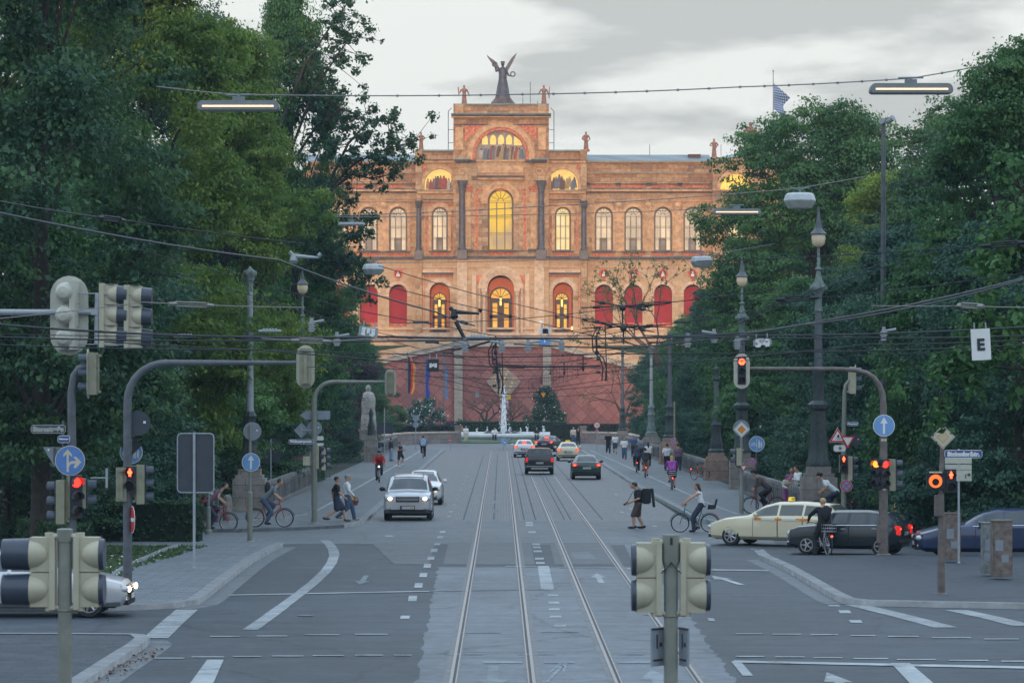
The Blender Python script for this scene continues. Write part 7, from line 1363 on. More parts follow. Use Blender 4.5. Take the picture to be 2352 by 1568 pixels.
# ================= VEHICLES =============================================================
M_glass=bpy.data.materials.new('car glass'); M_glass.use_nodes=True; t=M_glass.node_tree; b_=t.nodes['Principled BSDF']; b_.inputs['Base Color'].default_value=(.035,.05,.06,1); b_.inputs['Roughness'].default_value=.04; b_.inputs['Specular IOR Level'].default_value=.9; b_.inputs['Alpha'].default_value=.72
M_tyre=mat('tyre rubber',(.02,.022,.025),.8,var=.15); M_rim=mat('alloy rim',(.42,.44,.46),.3,.8,var=.1); M_under=mat('black underbody',(.015,.017,.02),.7,var=.1); M_chrome=mat('chrome',(.65,.67,.69),.15,.9,var=0)
M_head=mat('headlight glass',(.5,.52,.55),.1,.2,var=0); M_headon=mat('lit headlight',(1,.86,.6),.2,var=0,emit=4,ecol=(1,.80,.52)); M_tail=mat('tail light red',(.45,.02,.02),.2,var=0,emit=.35,ecol=(1,.03,.02)); M_tailon=mat('lit tail light',(1,.06,.03),.2,var=0,emit=4.5,ecol=(1,.05,.02)); M_seat=mat('dark seats',(.03,.03,.033),.8)
M_skin=mat('skin',(.50,.29,.20),.6,var=.08); M_plate=mat('plate white',(.62,.62,.58),.4,var=.05)
M_plate_b=mat('plate blue band',(.05,.10,.40),.4,var=0)
def paint(name,c,metal=.0,rough=.3): return mat('paint '+name,c,rough,metal,var=.04,scale=1.2,coat=.6)
KINDS={ # d from nose: (d, zb, zbelt, zr, w, wb, wr) ; cowl, roof front, roof rear, tail stations follow
'suv':dict(L=4.5,st=[(0,.40,.90,.93,.84,.83,.80),(.07,.32,1.00,1.03,.91,.89,.82),(.4,.30,1.06,1.10,.94,.91,.82),(1.25,.30,1.10,1.15,.95,.91,.82),(1.70,.30,1.13,1.62,.95,.91,.74),(2.0,.30,1.14,1.72,.95,.91,.73),(3.2,.30,1.15,1.75,.95,.91,.73),(4.2,.32,1.16,1.70,.94,.90,.72),(4.44,.36,1.12,1.28,.92,.88,.80),(4.5,.45,.95,.97,.88,.84,.76)],cowl=3,rf=5,rr=7,re=8,win=[(1.45,2.25),(2.33,3.2),(3.28,4.0)],wh=(.85,3.55),wr=.36),
'hatch':dict(L=4.0,st=[(0,.35,.62,.64,.68,.66,.60),(.12,.24,.82,.85,.80,.76,.68),(.5,.22,.92,.96,.85,.81,.70),(1.0,.22,.96,1.02,.865,.82,.72),(1.55,.22,.98,1.38,.87,.81,.58),(1.95,.22,.99,1.50,.87,.81,.57),(2.9,.22,1.0,1.50,.865,.80,.56),(3.6,.24,1.0,1.38,.85,.79,.56),(3.9,.28,.98,1.02,.82,.76,.66),(4.0,.38,.8,.82,.78,.72,.62)],cowl=3,rf=5,rr=7,re=8,win=[(1.25,2.1),(2.18,2.95),(3.02,3.5)],wh=(.75,3.3),wr=.31),
'sedan':dict(L=4.55,st=[(0,.34,.60,.62,.70,.68,.62),(.12,.24,.74,.77,.83,.79,.70),(.6,.22,.86,.90,.87,.83,.73),(1.35,.22,.93,.98,.88,.84,.74),(1.95,.22,.95,1.33,.88,.82,.57),(2.25,.22,.96,1.42,.88,.82,.56),(3.05,.22,.96,1.42,.88,.82,.56),(3.35,.22,.97,1.36,.88,.82,.56),(3.85,.22,.98,1.04,.88,.82,.70),(4.45,.26,.96,1.0,.85,.80,.70),(4.55,.38,.82,.84,.80,.75,.66)],cowl=3,rf=5,rr=7,re=8,win=[(1.62,2.5),(2.58,3.4)],wh=(.80,3.55),wr=.315),
'estate':dict(L=4.85,st=[(0,.34,.58,.60,.70,.68,.62),(.14,.24,.74,.77,.85,.81,.72),(.6,.22,.87,.92,.90,.85,.74),(1.4,.22,.96,1.01,.91,.86,.75),(2.0,.22,.98,1.35,.91,.84,.60),(2.4,.22,.99,1.46,.91,.84,.58),(3.3,.22,1.0,1.48,.91,.84,.58),(4.3,.24,1.01,1.42,.90,.83,.58),(4.72,.28,1.0,1.06,.87,.81,.68),(4.85,.40,.85,.87,.82,.77,.66)],cowl=3,rf=5,rr=7,re=8,win=[(1.72,2.55),(2.63,3.45),(3.53,4.35)],wh=(.88,3.75),wr=.33),
'mini':dict(L=3.72,st=[(0,.36,.62,.64,.66,.64,.58),(.10,.25,.78,.80,.80,.76,.66),(.4,.22,.88,.92,.84,.80,.70),(.95,.22,.93,.98,.845,.81,.71),(1.30,.22,.95,1.30,.845,.80,.60),(1.50,.22,.95,1.40,.845,.80,.59),(2.6,.22,.97,1.42,.84,.79,.59),(3.3,.24,.98,1.36,.83,.78,.58),(3.62,.28,.96,1.0,.81,.75,.66),(3.72,.38,.82,.84,.78,.72,.62)],cowl=3,rf=5,rr=7,re=8,win=[(1.08,2.02),(2.10,3.22)],wh=(.68,3.12),wr=.31)}
def car(kind,label,px,py,a,pm,cat='car',sc=1,front=None,rear=None,plate=None,platef=None,taxi=False,occ=True,roofm=None,xoff=0,name='car',group='cars on the avenue and side street',rimm=None,chromeline=False):
    """a: heading in degrees; 0 = driving away (+Y), 180 = towards the viewer; 90 = to the left (-X)"""
    K=KINDS[kind]; s=(py-HY)/H; L_=K['L']; st=K['st']; rr=K['wr']
    o=thing(name,label,cat,((px-CX)/s+xoff,F/s,.006),R(a),group,sc)
    # local: nose towards +Y, x across
    X=lambda d:L_/2-d
    sec=[]
    for (d,zb,zt,zr,w,wb,wr) in st:
        row=[(0,zb),(.85*w,zb),(.985*w,zb+.10),(w,zb+(zt-zb)*.5),(.985*w,zt-.07),(wb,zt),(wr,zr-.05 if zr-zt>.1 else (zt+zr)/2+.005),(wr*.82,zr-.0),(0,zr+.025)]
        sec.append((X(d),row))
    def at(d):
        for i in range(len(st)-1):
            if st[i][0]<=d<=st[i+1][0]: 
                t=(d-st[i][0])/(st[i+1][0]-st[i][0]); return X(d),[(a0[0]+(b0[0]-a0[0])*t,a0[1]+(b0[1]-a0[1])*t) for a0,b0 in zip(sec[i][1],sec[i+1][1])]
    # densify
    ds=[]
    for i in range(len(st)-1): n=max(1,int((st[i+1][0]-st[i][0])/.28)); ds+=[st[i][0]+(st[i+1][0]-st[i][0])*k/n for k in range(n)]
    ds.append(st[-1][0]); b=MB(); n=17
    for d in ds:
        y,row=at(d) if d<st[-1][0] else (sec[-1][0],sec[-1][1])
        ring=[(-x,z) for x,z in row[::-1]]+[(x,z) for x,z in row[1:-1]] ; ring=[(x,z) for x,z in row]+[(-x,z) for x,z in row[-2:0:-1]]
        for x,z in ring: b.v.append((x,y,z))
    m_=16
    for i in range(len(ds)-1):
        for j in range(m_): b.f.append((i*m_+j,i*m_+(j+1)%m_,(i+1)*m_+(j+1)%m_,(i+1)*m_+j)); b.m.append(0)
    b.f+=[tuple(range(m_)),tuple(range((len(ds)-1)*m_,len(ds)*m_))]; b.m+=[0,0]
    bo=b.build('body',pm,o,smooth=32)
    # wheel arches
    cut=MB(); 
    for d in K['wh']: cut.cyl((-1.2,X(d),rr+.01),(1.2,X(d),rr+.01),rr*1.17,n=28)
    c_=cut.build('cut',pm); md=bo.modifiers.new('b','BOOLEAN'); md.object=c_; md.operation='DIFFERENCE'; md.solver='EXACT'
    dg=bpy.context.evaluated_depsgraph_get(); me=bpy.data.meshes.new_from_object(bo.evaluated_get(dg)); bo.modifiers.clear(); 
    if len(me.polygons)>50: bo.data=me; me.set_sharp_from_angle(angle=R(32))
    bpy.data.objects.remove(c_)
    W=max(q[4] for q in st)
    u=MB(); u.b(-W*.80,W*.80,X(L_-.25),X(.25),.20,.50)
    for d in K['wh']: u.cyl((-W*.9,X(d),rr+.02),(W*.9,X(d),rr+.02),rr*1.12,n=20) if False else None
    u.build('underbody',M_under,o)
    # glass
    def P3(d,j,t=0,off=.006):
        y,row=at(d); x,z=row[j]; 
        if t: x2,z2=row[j+1]; x+=(x2-x)*t; z+=(z2-z)*t
        return x,y,z
    for (d0,d1) in K['win']:
        for sgn in(-1,1):
            g=MB(); nn=7
            for i in range(nn+1):
                d=d0+(d1-d0)*i/nn
                for v in(.10,.93): x,y,z=P3(d,5,v); g.v.append((sgn*(x+.007),y,z+.002))
            for i in range(nn): g.f.append((2*i,2*i+1,2*i+3,2*i+2)); g.m.append(0)
            g.build('side_window',M_glass,o,fix=False)
    def slab(da,db,nm,v0,v1,wf=.93):
        g=MB(); nn=5; cols=[(-7,1),(-8,1),(8,1),(7,1)]
        for i in range(nn+1):
            d=da+(db-da)*(v0+(v1-v0)*i/nn); y,row=at(d)
            # use between the side point and centre
            x6,z6=row[6]; x7,z7=row[7]; x8,z8=row[8]
            # push towards outside of the slope
            for x,z in((-x6*wf,z6),(-x7*wf,z7),(0,z8),(x7*wf,z7),(x6*wf,z6)): g.v.append((x,y+(.008 if nm=='windscreen' else -.008),z+.008))
        for i in range(nn):
            for j in range(4): g.f.append((i*5+j,i*5+j+1,i*5+j+6,i*5+j+5)); g.m.append(0)
        return g.build(nm,M_glass,o,smooth=60,fix=False)
    slab(st[K['cowl']][0],st[K['rf']][0],'windscreen',.05,.80); slab(st[K['rr']][0],st[K['re']][0],'rear_window',.10,.86)
    # wheels
    for i,d in enumerate(K['wh']):
        for sgn in(-1,1):
            w=MB(); w.lathe([(rr*.66,-.10),(rr*.92,-.105),(rr,-.07),(rr,.07),(rr*.92,.105),(rr*.66,.10)],(sgn*(W-.115),X(d),rr),26,axis='x'); wo=w.build('wheel',M_tyre,o,smooth=40)
            r_=MB(); xs=sgn*(W-.115)+sgn*.095; r_.torus((xs,X(d),rr),rr*.64,.02,24,6,axis='x'); r_.cyl((xs-sgn*.09,X(d),rr),(xs-sgn*.06,X(d),rr),rr*.64,n=24,m=1)
            for k in range(7 if kind!='mini' else 5): an=2*PI*k/(7 if kind!='mini' else 5); r_.cyl((xs,X(d)+.04*math.cos(an),rr+.04*math.sin(an)),(xs,X(d)+rr*.62*math.cos(an),rr+rr*.62*math.sin(an)),.028,.024,5)
            r_.cyl((xs-.02,X(d),rr),(xs+.02,X(d),rr),.06,n=12); r_.build('rim',[rimm or M_rim,M_under],wo,smooth=40)
    # door gaps, handles, sills
    g=MB(); hs=MB()
    for sgn in(-1,1):
        for (d0,d1) in K['win']:
            for d in (d0-.02,d1+.04):
                y,row=at(d); pts=[(sgn*(row[j][0]+.003),y,row[j][1]) for j in(2,3,4,5)]
                for p_,q_ in zip(pts[:-1],pts[1:]): g.cyl(p_,q_,.007,n=4)
            y,row=at(d1-.12 if d1<L_-1 else d1-.3); hs.box((sgn*(row[4][0]+.01),y,row[4][1]-.04),(.03,.16,.03))
        if chromeline:
            for i in range(12):
                da=K['win'][0][0]-.1+(K['win'][-1][1]-K['win'][0][0]+.2)*i/12; db=K['win'][0][0]-.1+(K['win'][-1][1]-K['win'][0][0]+.2)*(i+1)/12; ya,ra=at(da); yb2,rb=at(db); hs.cyl((sgn*(ra[5][0]+.005),ya,ra[5][1]),(sgn*(rb[5][0]+.005),yb2,rb[5][1]),.012,n=4)
    g.build('door_seam',M_under,o); hs.build('door_handle',M_chrome if chromeline else pm,o)
    # mirrors
    y,row=at(K['win'][0][0]+.12)
    for sgn in(-1,1):
        mm_=MB(); mm_.ell((sgn*(row[5][0]+.14),y,row[5][1]+.08),(.12,.07,.085),10,8); mm_.cyl((sgn*row[5][0],y,row[5][1]+.02),(sgn*(row[5][0]+.08),y,row[5][1]+.05),.025,n=6); mm_.build('mirror',M_under if kind=='suv' else pm,o,smooth=50)
    # nose and tail
    fw=st[1][4]; zf=st[1][2]; zl=zf-.13; front=front or {}
    for sgn in(-1,1):
        l=MB(); hw_=(.21 if kind=='suv' else .17) if kind!='mini' else .12; l.ell((sgn*(fw-.20),X(.07),zl),(hw_,.13,(.10 if kind=='suv' else .085) if kind!='mini' else .12),14,8); l.build('headlight',M_headon if front.get('on')==2 else M_head,o,smooth=50)
        if front.get('on'): l=MB(); l.ell((sgn*(fw-.23),X(-.055),zl),(.085,.04,.07),12,8); l.build('headlight_beam',M_headon,o,smooth=50)
        l=MB(); l.cyl((sgn*(fw-.22),X(.06),st[1][1]+.14),(sgn*(fw-.22),X(-.01),st[1][1]+.14),.055,n=12); l.build('fog_light',M_chrome,o)
    gr=MB(); gw=fw*.50; gr.b(-gw,gw,X(.06),X(-.02),zl-.13,zl+.07); gro=gr.build('grille',M_under,o); gr=MB()
    for k in range(3): gr.b(-gw+.03,gw-.03,X(.0),X(-.028),zl-.075+.055*k,zl-.050+.055*k)
    gr.b(-gw-.02,gw+.02,X(.02),X(-.025),zl+.075,zl+.095); gr.build('grille_bar',M_chrome if kind in('suv','estate') else M_rim,gro)
    bm=MB(); bm.b(-fw*.78,fw*.78,X(.08),X(-.035),st[1][1]+.02,st[1][1]+.11); bm.build('front_bumper_intake',M_under,o)
    if kind=='suv': bm=MB(); bm.b(-fw*.97,fw*.97,X(.20),X(-.03),st[1][1]-.02,st[1][1]+.13) ; bm.build('front_bumper',mat('dark bumper plastic',(.06,.065,.07),.6),o,bevel=.02)
    rw=st[-2][4]; rz=st[-2][2]; rear=rear or {}
    for sgn in(-1,1):
        l=MB(); 
        if kind in('suv','estate','mini'): l.b(sgn*(rw-.16),sgn*(rw-.01),X(L_-.16),X(L_-.015)-.05,rz-.30,rz+.0)
        else: l.b(sgn*(rw-.30),sgn*(rw-.02),X(L_-.20),X(L_-.03)-.05,rz-.17,rz-.01)
        l.build('tail_light',M_tail,o,bevel=.02)
        l=MB(); l.b(sgn*(rw-.22 if kind not in('suv','estate','mini') else rw-.13),sgn*(rw-.06),X(L_-.02),X(L_-.015)-.062,rz-.14,rz-.05)
        if rear.get('on'): l.build('tail_lamp',M_tailon,o,bevel=.015)
    if rear.get('hi'): l=MB(); l.b(-.16,.16,X(st[K['rr']][0]+.25),X(st[K['rr']][0]+.18),st[K['rr']][3]-.12,st[K['rr']][3]-.07); l.build('high_brake_light',M_tailon,o)
    rb=MB(); rb.b(-rw*.94,rw*.94,X(L_-.25),X(L_-.0)-.02,st[-2][1]+.16,st[-2][1]+.21); rb.b(-rw*.6,rw*.6,X(L_-.2),X(L_)-.015,st[-2][1]+.0,st[-2][1]+.09); rb.build('rear_bumper_trim',M_under if not rear.get('chrome') else M_chrome,o)
    for sgn,yy,z,txt,fl_ in((1,X(-.045),st[1][1]+.20,platef,True),(-1,X(L_)-.03,st[-2][1]+.42 if kind!='suv' else rz-.35,plate,False)):
        pl=MB(); pl.b(-.26,.26,yy-.012,yy+.012,z-.055,z+.055,0); pl.b(-.29,.29,yy-.008,yy+.008,z-.075,z+.075,1); pl.b((.215 if fl_ else -.26),(.26 if fl_ else -.215),yy-.0135,yy+.0135,z-.054,z+.054,2); po=pl.build('number_plate',[M_plate,M_under,M_plate_b],o)
        if txt: tx=MB(); put_text(tx,txt,.10,(0,0,0),0,w=.45,depth=.002); 
        if txt:
            k=-1 if fl_ else 1
            tx.v=[(k*v[0],yy+(.016 if fl_ else -.016)+(-v[1] if fl_ else v[1]),z+v[2]) for v in tx.v]; tx.build('plate_lettering',M_blk,po)
    if occ:
        for sgn in(-1,1):
            q=MB(); y,row=at((K['win'][0][0]+K['win'][0][1])/2+.35); q.b(sgn*.18,sgn*.60,y-.12,y+.02,.6,row[5][1]+.22); q.b(sgn*.28,sgn*.50,y-.1,y,row[5][1]+.24,row[5][1]+.40); q.build('seat',M_seat,o,bevel=.03)
    if taxi:
        q=MB(); zt=max(z[3] for z in st)+.03; q.prism([(-.20,zt),(.20,zt),(.16,zt+.13),(-.16,zt+.13)],X(st[K['rf']][0]+.35)-.05,X(st[K['rf']][0]+.35)+.05); so_=q.build('roof_sign',mat('taxi sign yellow',(.75,.50,.04),.4,emit=.25,ecol=(1,.7,.1)),o,bevel=.01); q=MB(); put_text(q,'TAXI',.11,(0,X(st[K['rf']][0]+.35)-.055,zt+.065),0,w=.24,depth=.002); q.build('sign_lettering',M_blk,so_)
    return o
P_silver=paint('silver',(.50,.53,.56),.5,.3); P_white=paint('white',(.66,.68,.69)); P_black=paint('black blue',(.012,.018,.026)); P_dgreen=paint('dark green',(.018,.045,.038),.2); P_taxi=paint('light ivory',(.62,.57,.40)); P_dark=paint('dark maroon blue',(.022,.022,.035),.2); P_mini=paint('petrol black',(.010,.020,.028),.2); P_blue=paint('night blue',(.018,.035,.085),.2)
suv=car('suv','silver off-road car with lit headlights driving towards us on the left carriageway',940,1191,180,P_silver,front={'on':1},platef='M·VM 9944')
q=MB(); put_text(q,'LAND ROVER',.07,(0,0,0),0,w=.95,depth=.003); q.v=[(-v[0],KINDS['suv']['L']/2-.05-v[1],.955+v[2]) for v in q.v]; q.build('bonnet_lettering',M_rim,suv); q=MB(); q.cyl((-.58,1.7-1.2,1.76),(-.58,-1.6,1.76),.018,n=5); q.cyl((.58,1.7-1.2,1.76),(.58,-1.6,1.76),.018,n=5); q.build('roof_rail',M_rim,suv)
car('hatch','white hatchback following close behind the silver off-road car',974,1156,180,P_white,front={'on':1})
car('suv','black compact off-road car seen from behind near the middle rails',1238,1088,0,P_black,sc=.96,plate='M·EV 819',rear={'chrome':1})
car('sedan','dark green saloon seen from behind in the right lane, tail lights on',1345,1099,0,P_dgreen,rear={'on':1},plate='M·SY 4019',sc=1)
car('sedan','ivory taxi saloon seen from behind with yellow roof sign',1304,1057,0,P_taxi,rear={'on':1},taxi=True,plate='M·TX 31',cat='taxi',name='taxi')
car('sedan','white saloon seen from behind, braking, farthest left of the departing cars',1204,1049,0,P_white,rear={'on':1,'hi':1},plate='M·AB 77')
car('sedan','dark saloon turning right at the ring road with red tail lights',1264,1036,-16,P_dark,rear={'on':1,'hi':1},plate='M·KL 20')
tx=car('estate','ivory taxi estate with orange stripe crossing from the right behind the near signal',1798,1252,62,P_taxi,taxi=True,sc=.96,cat='taxi',name='taxi',chromeline=False)
# orange and white advertising stripe below the windows
K=KINDS['estate']
for sgn in(-1,1):
    q=MB()
    for k,(d0,d1,m) in enumerate(((1.75,2.0,0),(2.02,2.5,1),(2.52,2.75,0),(2.77,3.25,1),(3.27,3.7,0))): q.b(sgn*.885,sgn*.918,K['L']/2-d1,K['L']/2-d0,.885,.955,m)
    q.build('side_stripe',[M_orange,M_white],tx)
car('mini','small dark petrol hatchback with chrome waistline crossing in front of the taxi',1950,1272,68,P_mini,chromeline=True,rear={'on':1},plate='M·NI 5',sc=.95)
car('estate','dark blue estate car at the right edge behind the rusty mast',2288,1280,88,P_blue,chromeline=True)
car('sedan','silver saloon entering from the left edge behind the near left signal, headlight lit',62,1412,-90,P_silver,front={'on':1},sc=1.0)
# motorcycle half hidden at the right
s=66; o=thing('motorcycle','dark motorcycle with rider kit parked behind the rusty mast, right corner','motorcycle',((2142-CX)/s,F/s,.12),R(20)); 
for y in(-.7,.7): b=MB(); b.torus((0,y,.31),.25,.06,22,8,axis='x'); b.cyl((-.03,y,.31),(.03,y,.31),.06,n=8); wo=b.build('wheel',M_tyre,o,smooth=50)
b=MB(); b.ell((0,-.15,.85),(.18,.38,.17)); b.ell((0,.45,.88),(.16,.45,.10)); b.ell((0,-.55,1.05),(.2,.18,.25)); b.b(-.14,.14,-.35,.3,.3,.7); b.build('fairing',P_black,o,smooth=40); b=MB(); b.tube([(-.38,-.35,1.12),(0,-.5,1.15),(.38,-.35,1.12)],.02,6); b.cyl((-.08,-.45,1.1),(-.09,-.72,.31),.03,n=6); b.cyl((.08,-.45,1.1),(.09,-.72,.31),.03,n=6); b.build('handlebar',M_chrome,o)
b=MB(); b.ell((0,-.60,1.32),(.15,.04,.16)); b.build('windshield',M_glass,o,smooth=50)
# ================= PEOPLE AND BICYCLES ==================================================
def cap(b,p,q,r0,r1,n=10):
    p=Vector(p);q=Vector(q); b.cyl(p,q,r0,r1,n); b.ell(p,r0,n,6); b.ell(q,r1,n,6)
def remesh(b,vox,mt,name,par,sm=1,extra=None):
    o=b.build(name,mt,par,fix=False); m=o.modifiers.new('r','REMESH'); m.mode='VOXEL'; m.voxel_size=vox; m.use_smooth_shade=True
    if sm: s_=o.modifiers.new('s','SMOOTH'); s_.factor=.5; s_.iterations=sm
    dg=bpy.context.evaluated_depsgraph_get(); me=bpy.data.meshes.new_from_object(o.evaluated_get(dg)); o.modifiers.clear(); 
    if extra:
        bm=bmesh.new(); bm.from_mesh(me); e=bpy.data.meshes.new('e'); e.from_pydata(extra.v,[],extra.f); bm.from_mesh(e); bm.to_mesh(me); bm.free(); bpy.data.meshes.remove(e)
        for p_ in me.polygons: p_.use_smooth=True; p_.material_index=0
    if not me.materials: me.materials.append(mt)
    o.data=me; return o
def POSE(kind,ph=1.,**k):
    """joints; forward is -Y, x to the figure's left"""
    J=dict(pel=(0,0,.95),che=(0,0,1.33),nek=(0,0,1.47),hed=(0,-.02,1.63))
    for s,n in((1,'L'),(-1,'R')):
        J['sh'+n]=(s*.18,0,1.40); J['hi'+n]=(s*.09,0,.92); J['kn'+n]=(s*.10,-.02,.50); J['an'+n]=(s*.10,.02,.09); J['el'+n]=(s*.25,.03,1.13); J['wr'+n]=(s*.24,-.06,.90)
    if kind=='walk':
        a=ph
        J.update(knL=(.09,-.20*a,.53),anL=(.09,-.30*a,.10),knR=(-.09,.02*a-.04,.50),anR=(-.09,.38*a,.17),elL=(.24,.14*a,1.14),wrL=(.22,.10*a,.90),elR=(-.24,-.08*a,1.13),wrR=(-.22,-.26*a,.95))
    if kind=='jog': J.update(knL=(.09,-.20,.60),anL=(.09,.02,.25),knR=(-.09,.05,.50),anR=(-.09,.08,.09),elL=(.26,.14,1.18),wrL=(.2,-.14,1.16),elR=(-.26,.05,1.16),wrR=(-.2,-.22,1.2))
    if kind=='cycle':
        le=k.get('lean',.28); rz_=k.get('rise',0)
        J.update(pel=(0,.24,1.0+rz_),che=(0,.24-le*.9,1.36+rz_),nek=(0,.24-le*1.2,1.49+rz_),hed=(0,.24-le*1.35-.04,1.64+rz_))
        for s,n in((1,'L'),(-1,'R')):
            J['sh'+n]=(s*.18,.24-le*1.05,1.42+rz_); J['hi'+n]=(s*.10,.22,.97+rz_); J['el'+n]=(s*.27,-.18,1.22+rz_*.5); J['wr'+n]=(s*.25,-.37,1.05)
        J.update(knL=(.12,-.14,.80),anL=(.12,.08,.46),knR=(-.12,-.06,.56),anR=(-.12,.12,.17))
    if kind=='sit':
        J.update(pel=(0,.05,.58),che=(0,.02,.96),nek=(0,.0,1.10),hed=(0,-.04,1.26))
        for s,n in((1,'L'),(-1,'R')): J['sh'+n]=(s*.18,.02,1.03); J['hi'+n]=(s*.1,0,.56); J['kn'+n]=(s*.12,-.40,.54); J['an'+n]=(s*.12,-.42,.09); J['el'+n]=(s*.26,-.08,.78); J['wr'+n]=(s*.14,-.34,.66)
    if kind=='bend':
        le=k.get('lean',.3)
        J.update(che=(0,-le,1.27),nek=(0,-le*1.3,1.38),hed=(0,-le*1.55-.06,1.47)); 
        for s,n in((1,'L'),(-1,'R')): J['sh'+n]=(s*.18,-le*1.15,1.33); J['el'+n]=(s*.24,-le*1.1-.08,1.08); J['wr'+n]=(s*.14,-le*1.2-.28,1.02)
    if kind=='lean':
        J.update(che=(0,-.16,1.30),nek=(0,-.24,1.42),hed=(0,-.32,1.55))
        for s,n in((1,'L'),(-1,'R')): J['sh'+n]=(s*.18,-.2,1.36); J['el'+n]=(s*.26,-.34,1.12); J['wr'+n]=(s*.12,-.46,1.14)
    if kind=='phone': J.update(elL=(.24,-.08,1.16),wrL=(.10,-.28,1.22),hed=(0,-.07,1.60))
    for a_,v in (k.get('j') or {}).items(): J[a_]=v
    return J
HAIR={'dark':(.025,.018,.015),'brown':(.07,.04,.025),'blond':(.42,.30,.15),'grey':(.25,.25,.25),'bald':None}
def cm(n,c): return mat('cloth '+n,c,.85,var=.15,scale=9,bump=.2)
CL={n:cm(n,c) for n,c in dict(black=(.018,.02,.025),white=(.74,.76,.78),red=(.42,.025,.03),blue=(.08,.13,.26),jeans=(.06,.10,.17),grey=(.16,.18,.21),teegrey=(.17,.20,.23),purple=(.30,.06,.30),mauve=(.20,.12,.17),navy=(.03,.04,.07),olive=(.12,.11,.07),brown=(.085,.06,.055),tan=(.30,.24,.17),lblue=(.22,.30,.42),cream=(.55,.50,.42),orange=(.5,.2,.1)).items()}
def person(label,px,py,a,pose,top='black',legs='jeans',hair='dark',sleeve=0,leglen=1,skirt=0,shoes='black',sc=1.,female=False,bag=None,helmet=None,loc=None,skin=None,detail=1,name='person',z=.125,group=None,hairlong=False,extra=None):
    """a: heading in degrees, 0 faces the viewer, 90 faces right, -90 left, 180 away. sleeve 0 short,1 long,-1 none"""
    if loc is None: s=(py-HY)/H; loc=((px-CX)/s,F/s,z)
    o=thing(name,label,'person',loc,R(a),group,sc); J={k:Vector(v) for k,v in pose.items()}; sm=skin or M_skin; fk=.92 if female else 1.
    body=MB(); 
    hd=J['hed']; up=(J['hed']-J['nek']).normalized()
    body.ell(hd,(.075,.095,.115),12,10); body.ell(hd+Vector((0,-.03,-.06)),(.055,.06,.06),10,8); cap(body,J['nek']-up*.04,hd-up*.06,.055,.052)
    for s in(-1,1): cap(body,J['che']+Vector((s*.085*fk,0,.0)),J['pel']+Vector((s*.06,0,0)),.09*fk,.09)
    cap(body,J['shL'],J['shR'],.055,.055)
    ex=MB(); ex.ell(hd+Vector((0,-.098,-.012)),(.014,.022,.028),8,6); 
    for s in(-1,1): ex.ell(hd+Vector((s*.077,.0,-.01)),(.013,.02,.03),6,5)
    for n in'LR':
        cap(body,J['sh'+n],J['el'+n],.050*fk,.042*fk); cap(body,J['el'+n],J['wr'+n],.042*fk,.030*fk)
        cap(body,J['hi'+n],J['kn'+n],.084,.060); cap(body,J['kn'+n],J['an'+n],.062,.040)
        d=(J['wr'+n]-J['el'+n]).normalized(); hnd=J['wr'+n]+d*.05; body.ell(hnd,(.036,.038,.040),8,6)
        sd=Vector((1,0,0)); sd=(sd-d*sd.dot(d)); sd=sd.normalized() if sd.length>.1 else Vector((0,1,0)); nn_=d.cross(sd)
        for f in range(4):
            base=J['wr'+n]+d*.075+nn_*((f-1.5)*.018); ln=(.062,.072,.068,.052)[f]; mid=base+d*ln*.6+sd*.012; ex.cyl(base,mid,.0095,.009,6); ex.cyl(mid,mid+d*ln*.35+sd*.02,.009,.007,6)
        th=J['wr'+n]+d*.03+nn_*.034; ex.cyl(th,th+nn_*.025+d*.04,.011,.009,6)
    remesh(body,.02,sm,'body',o,1,ex)
    # face marks
    fc=MB(); 
    for s in(-1,1): fc.ell(hd+Vector((s*.028,-.088,.012)),(.010,.008,.006),6,4); fc.box(hd+Vector((s*.028,-.091,.030)),(.03,.008,.006))
    fc.box(hd+Vector((0,-.088,-.052)),(.04,.01,.008),1); fc.build('face_detail',[mat('eye dark',(.02,.015,.012),.4,var=0),mat('lips',(.35,.12,.10),.5,var=0)],o)
    # top
    t=MB(); 
    for s in(-1,1): cap(t,J['che']+Vector((s*.085*fk,0,-.02)),J['pel']+Vector((s*.07,0,.02)),.118*fk,.112)
    cap(t,J['shL'],J['shR'],.068*fk,.068*fk); t.ell(J['che'].lerp(J['pel'],.1),(.175*fk,.135,.16),10,8)
    for n in'LR':
        if sleeve>=0: cap(t,J['sh'+n],J['sh'+n].lerp(J['el'+n],.75),.074,.064)
        if sleeve>0: cap(t,J['sh'+n].lerp(J['el'+n],.7),J['el'+n],.064,.058); cap(t,J['el'+n],J['el'+n].lerp(J['wr'+n],.93),.056,.042)
    remesh(t,.026,CL[top],'shirt' if sleeve<=0 else 'jacket',o)
    g=MB()
    cap(g,J['hiL']+Vector((0,0,.04)),J['hiR']+Vector((0,0,.04)),.105,.105)
    if skirt:
        for n in'LR': cap(g,J['hi'+n],J['hi'+n].lerp(J['kn'+n],skirt),.11,.12)
        cap(g,J['hiL'].lerp(J['knL'],skirt),J['hiR'].lerp(J['knR'],skirt),.10,.10); cap(g,J['pel'],(J['knL']+J['knR'])/2+Vector((0,0,.12)),.11,.11)
    else:
        for n in'LR':
            cap(g,J['hi'+n],J['kn'+n] if leglen>.5 else J['hi'+n].lerp(J['kn'+n],leglen*2),.108,.085)
            if leglen>.5: cap(g,J['kn'+n],J['kn'+n].lerp(J['an'+n],min(1,(leglen-.5)*2)),.085,.064)
    remesh(g,.026,CL[legs],'skirt' if skirt else ('trousers' if leglen>.6 else 'shorts'),o)
    for n in'LR':
        f=MB(); an=J['an'+n]; f.ell(an+Vector((0,-.06,-.035)),(.047,.13,.045),10,7); f.ell(an+Vector((0,.02,-.01)),(.045,.06,.055),8,6); f.build('shoe',CL[shoes],o,smooth=60)
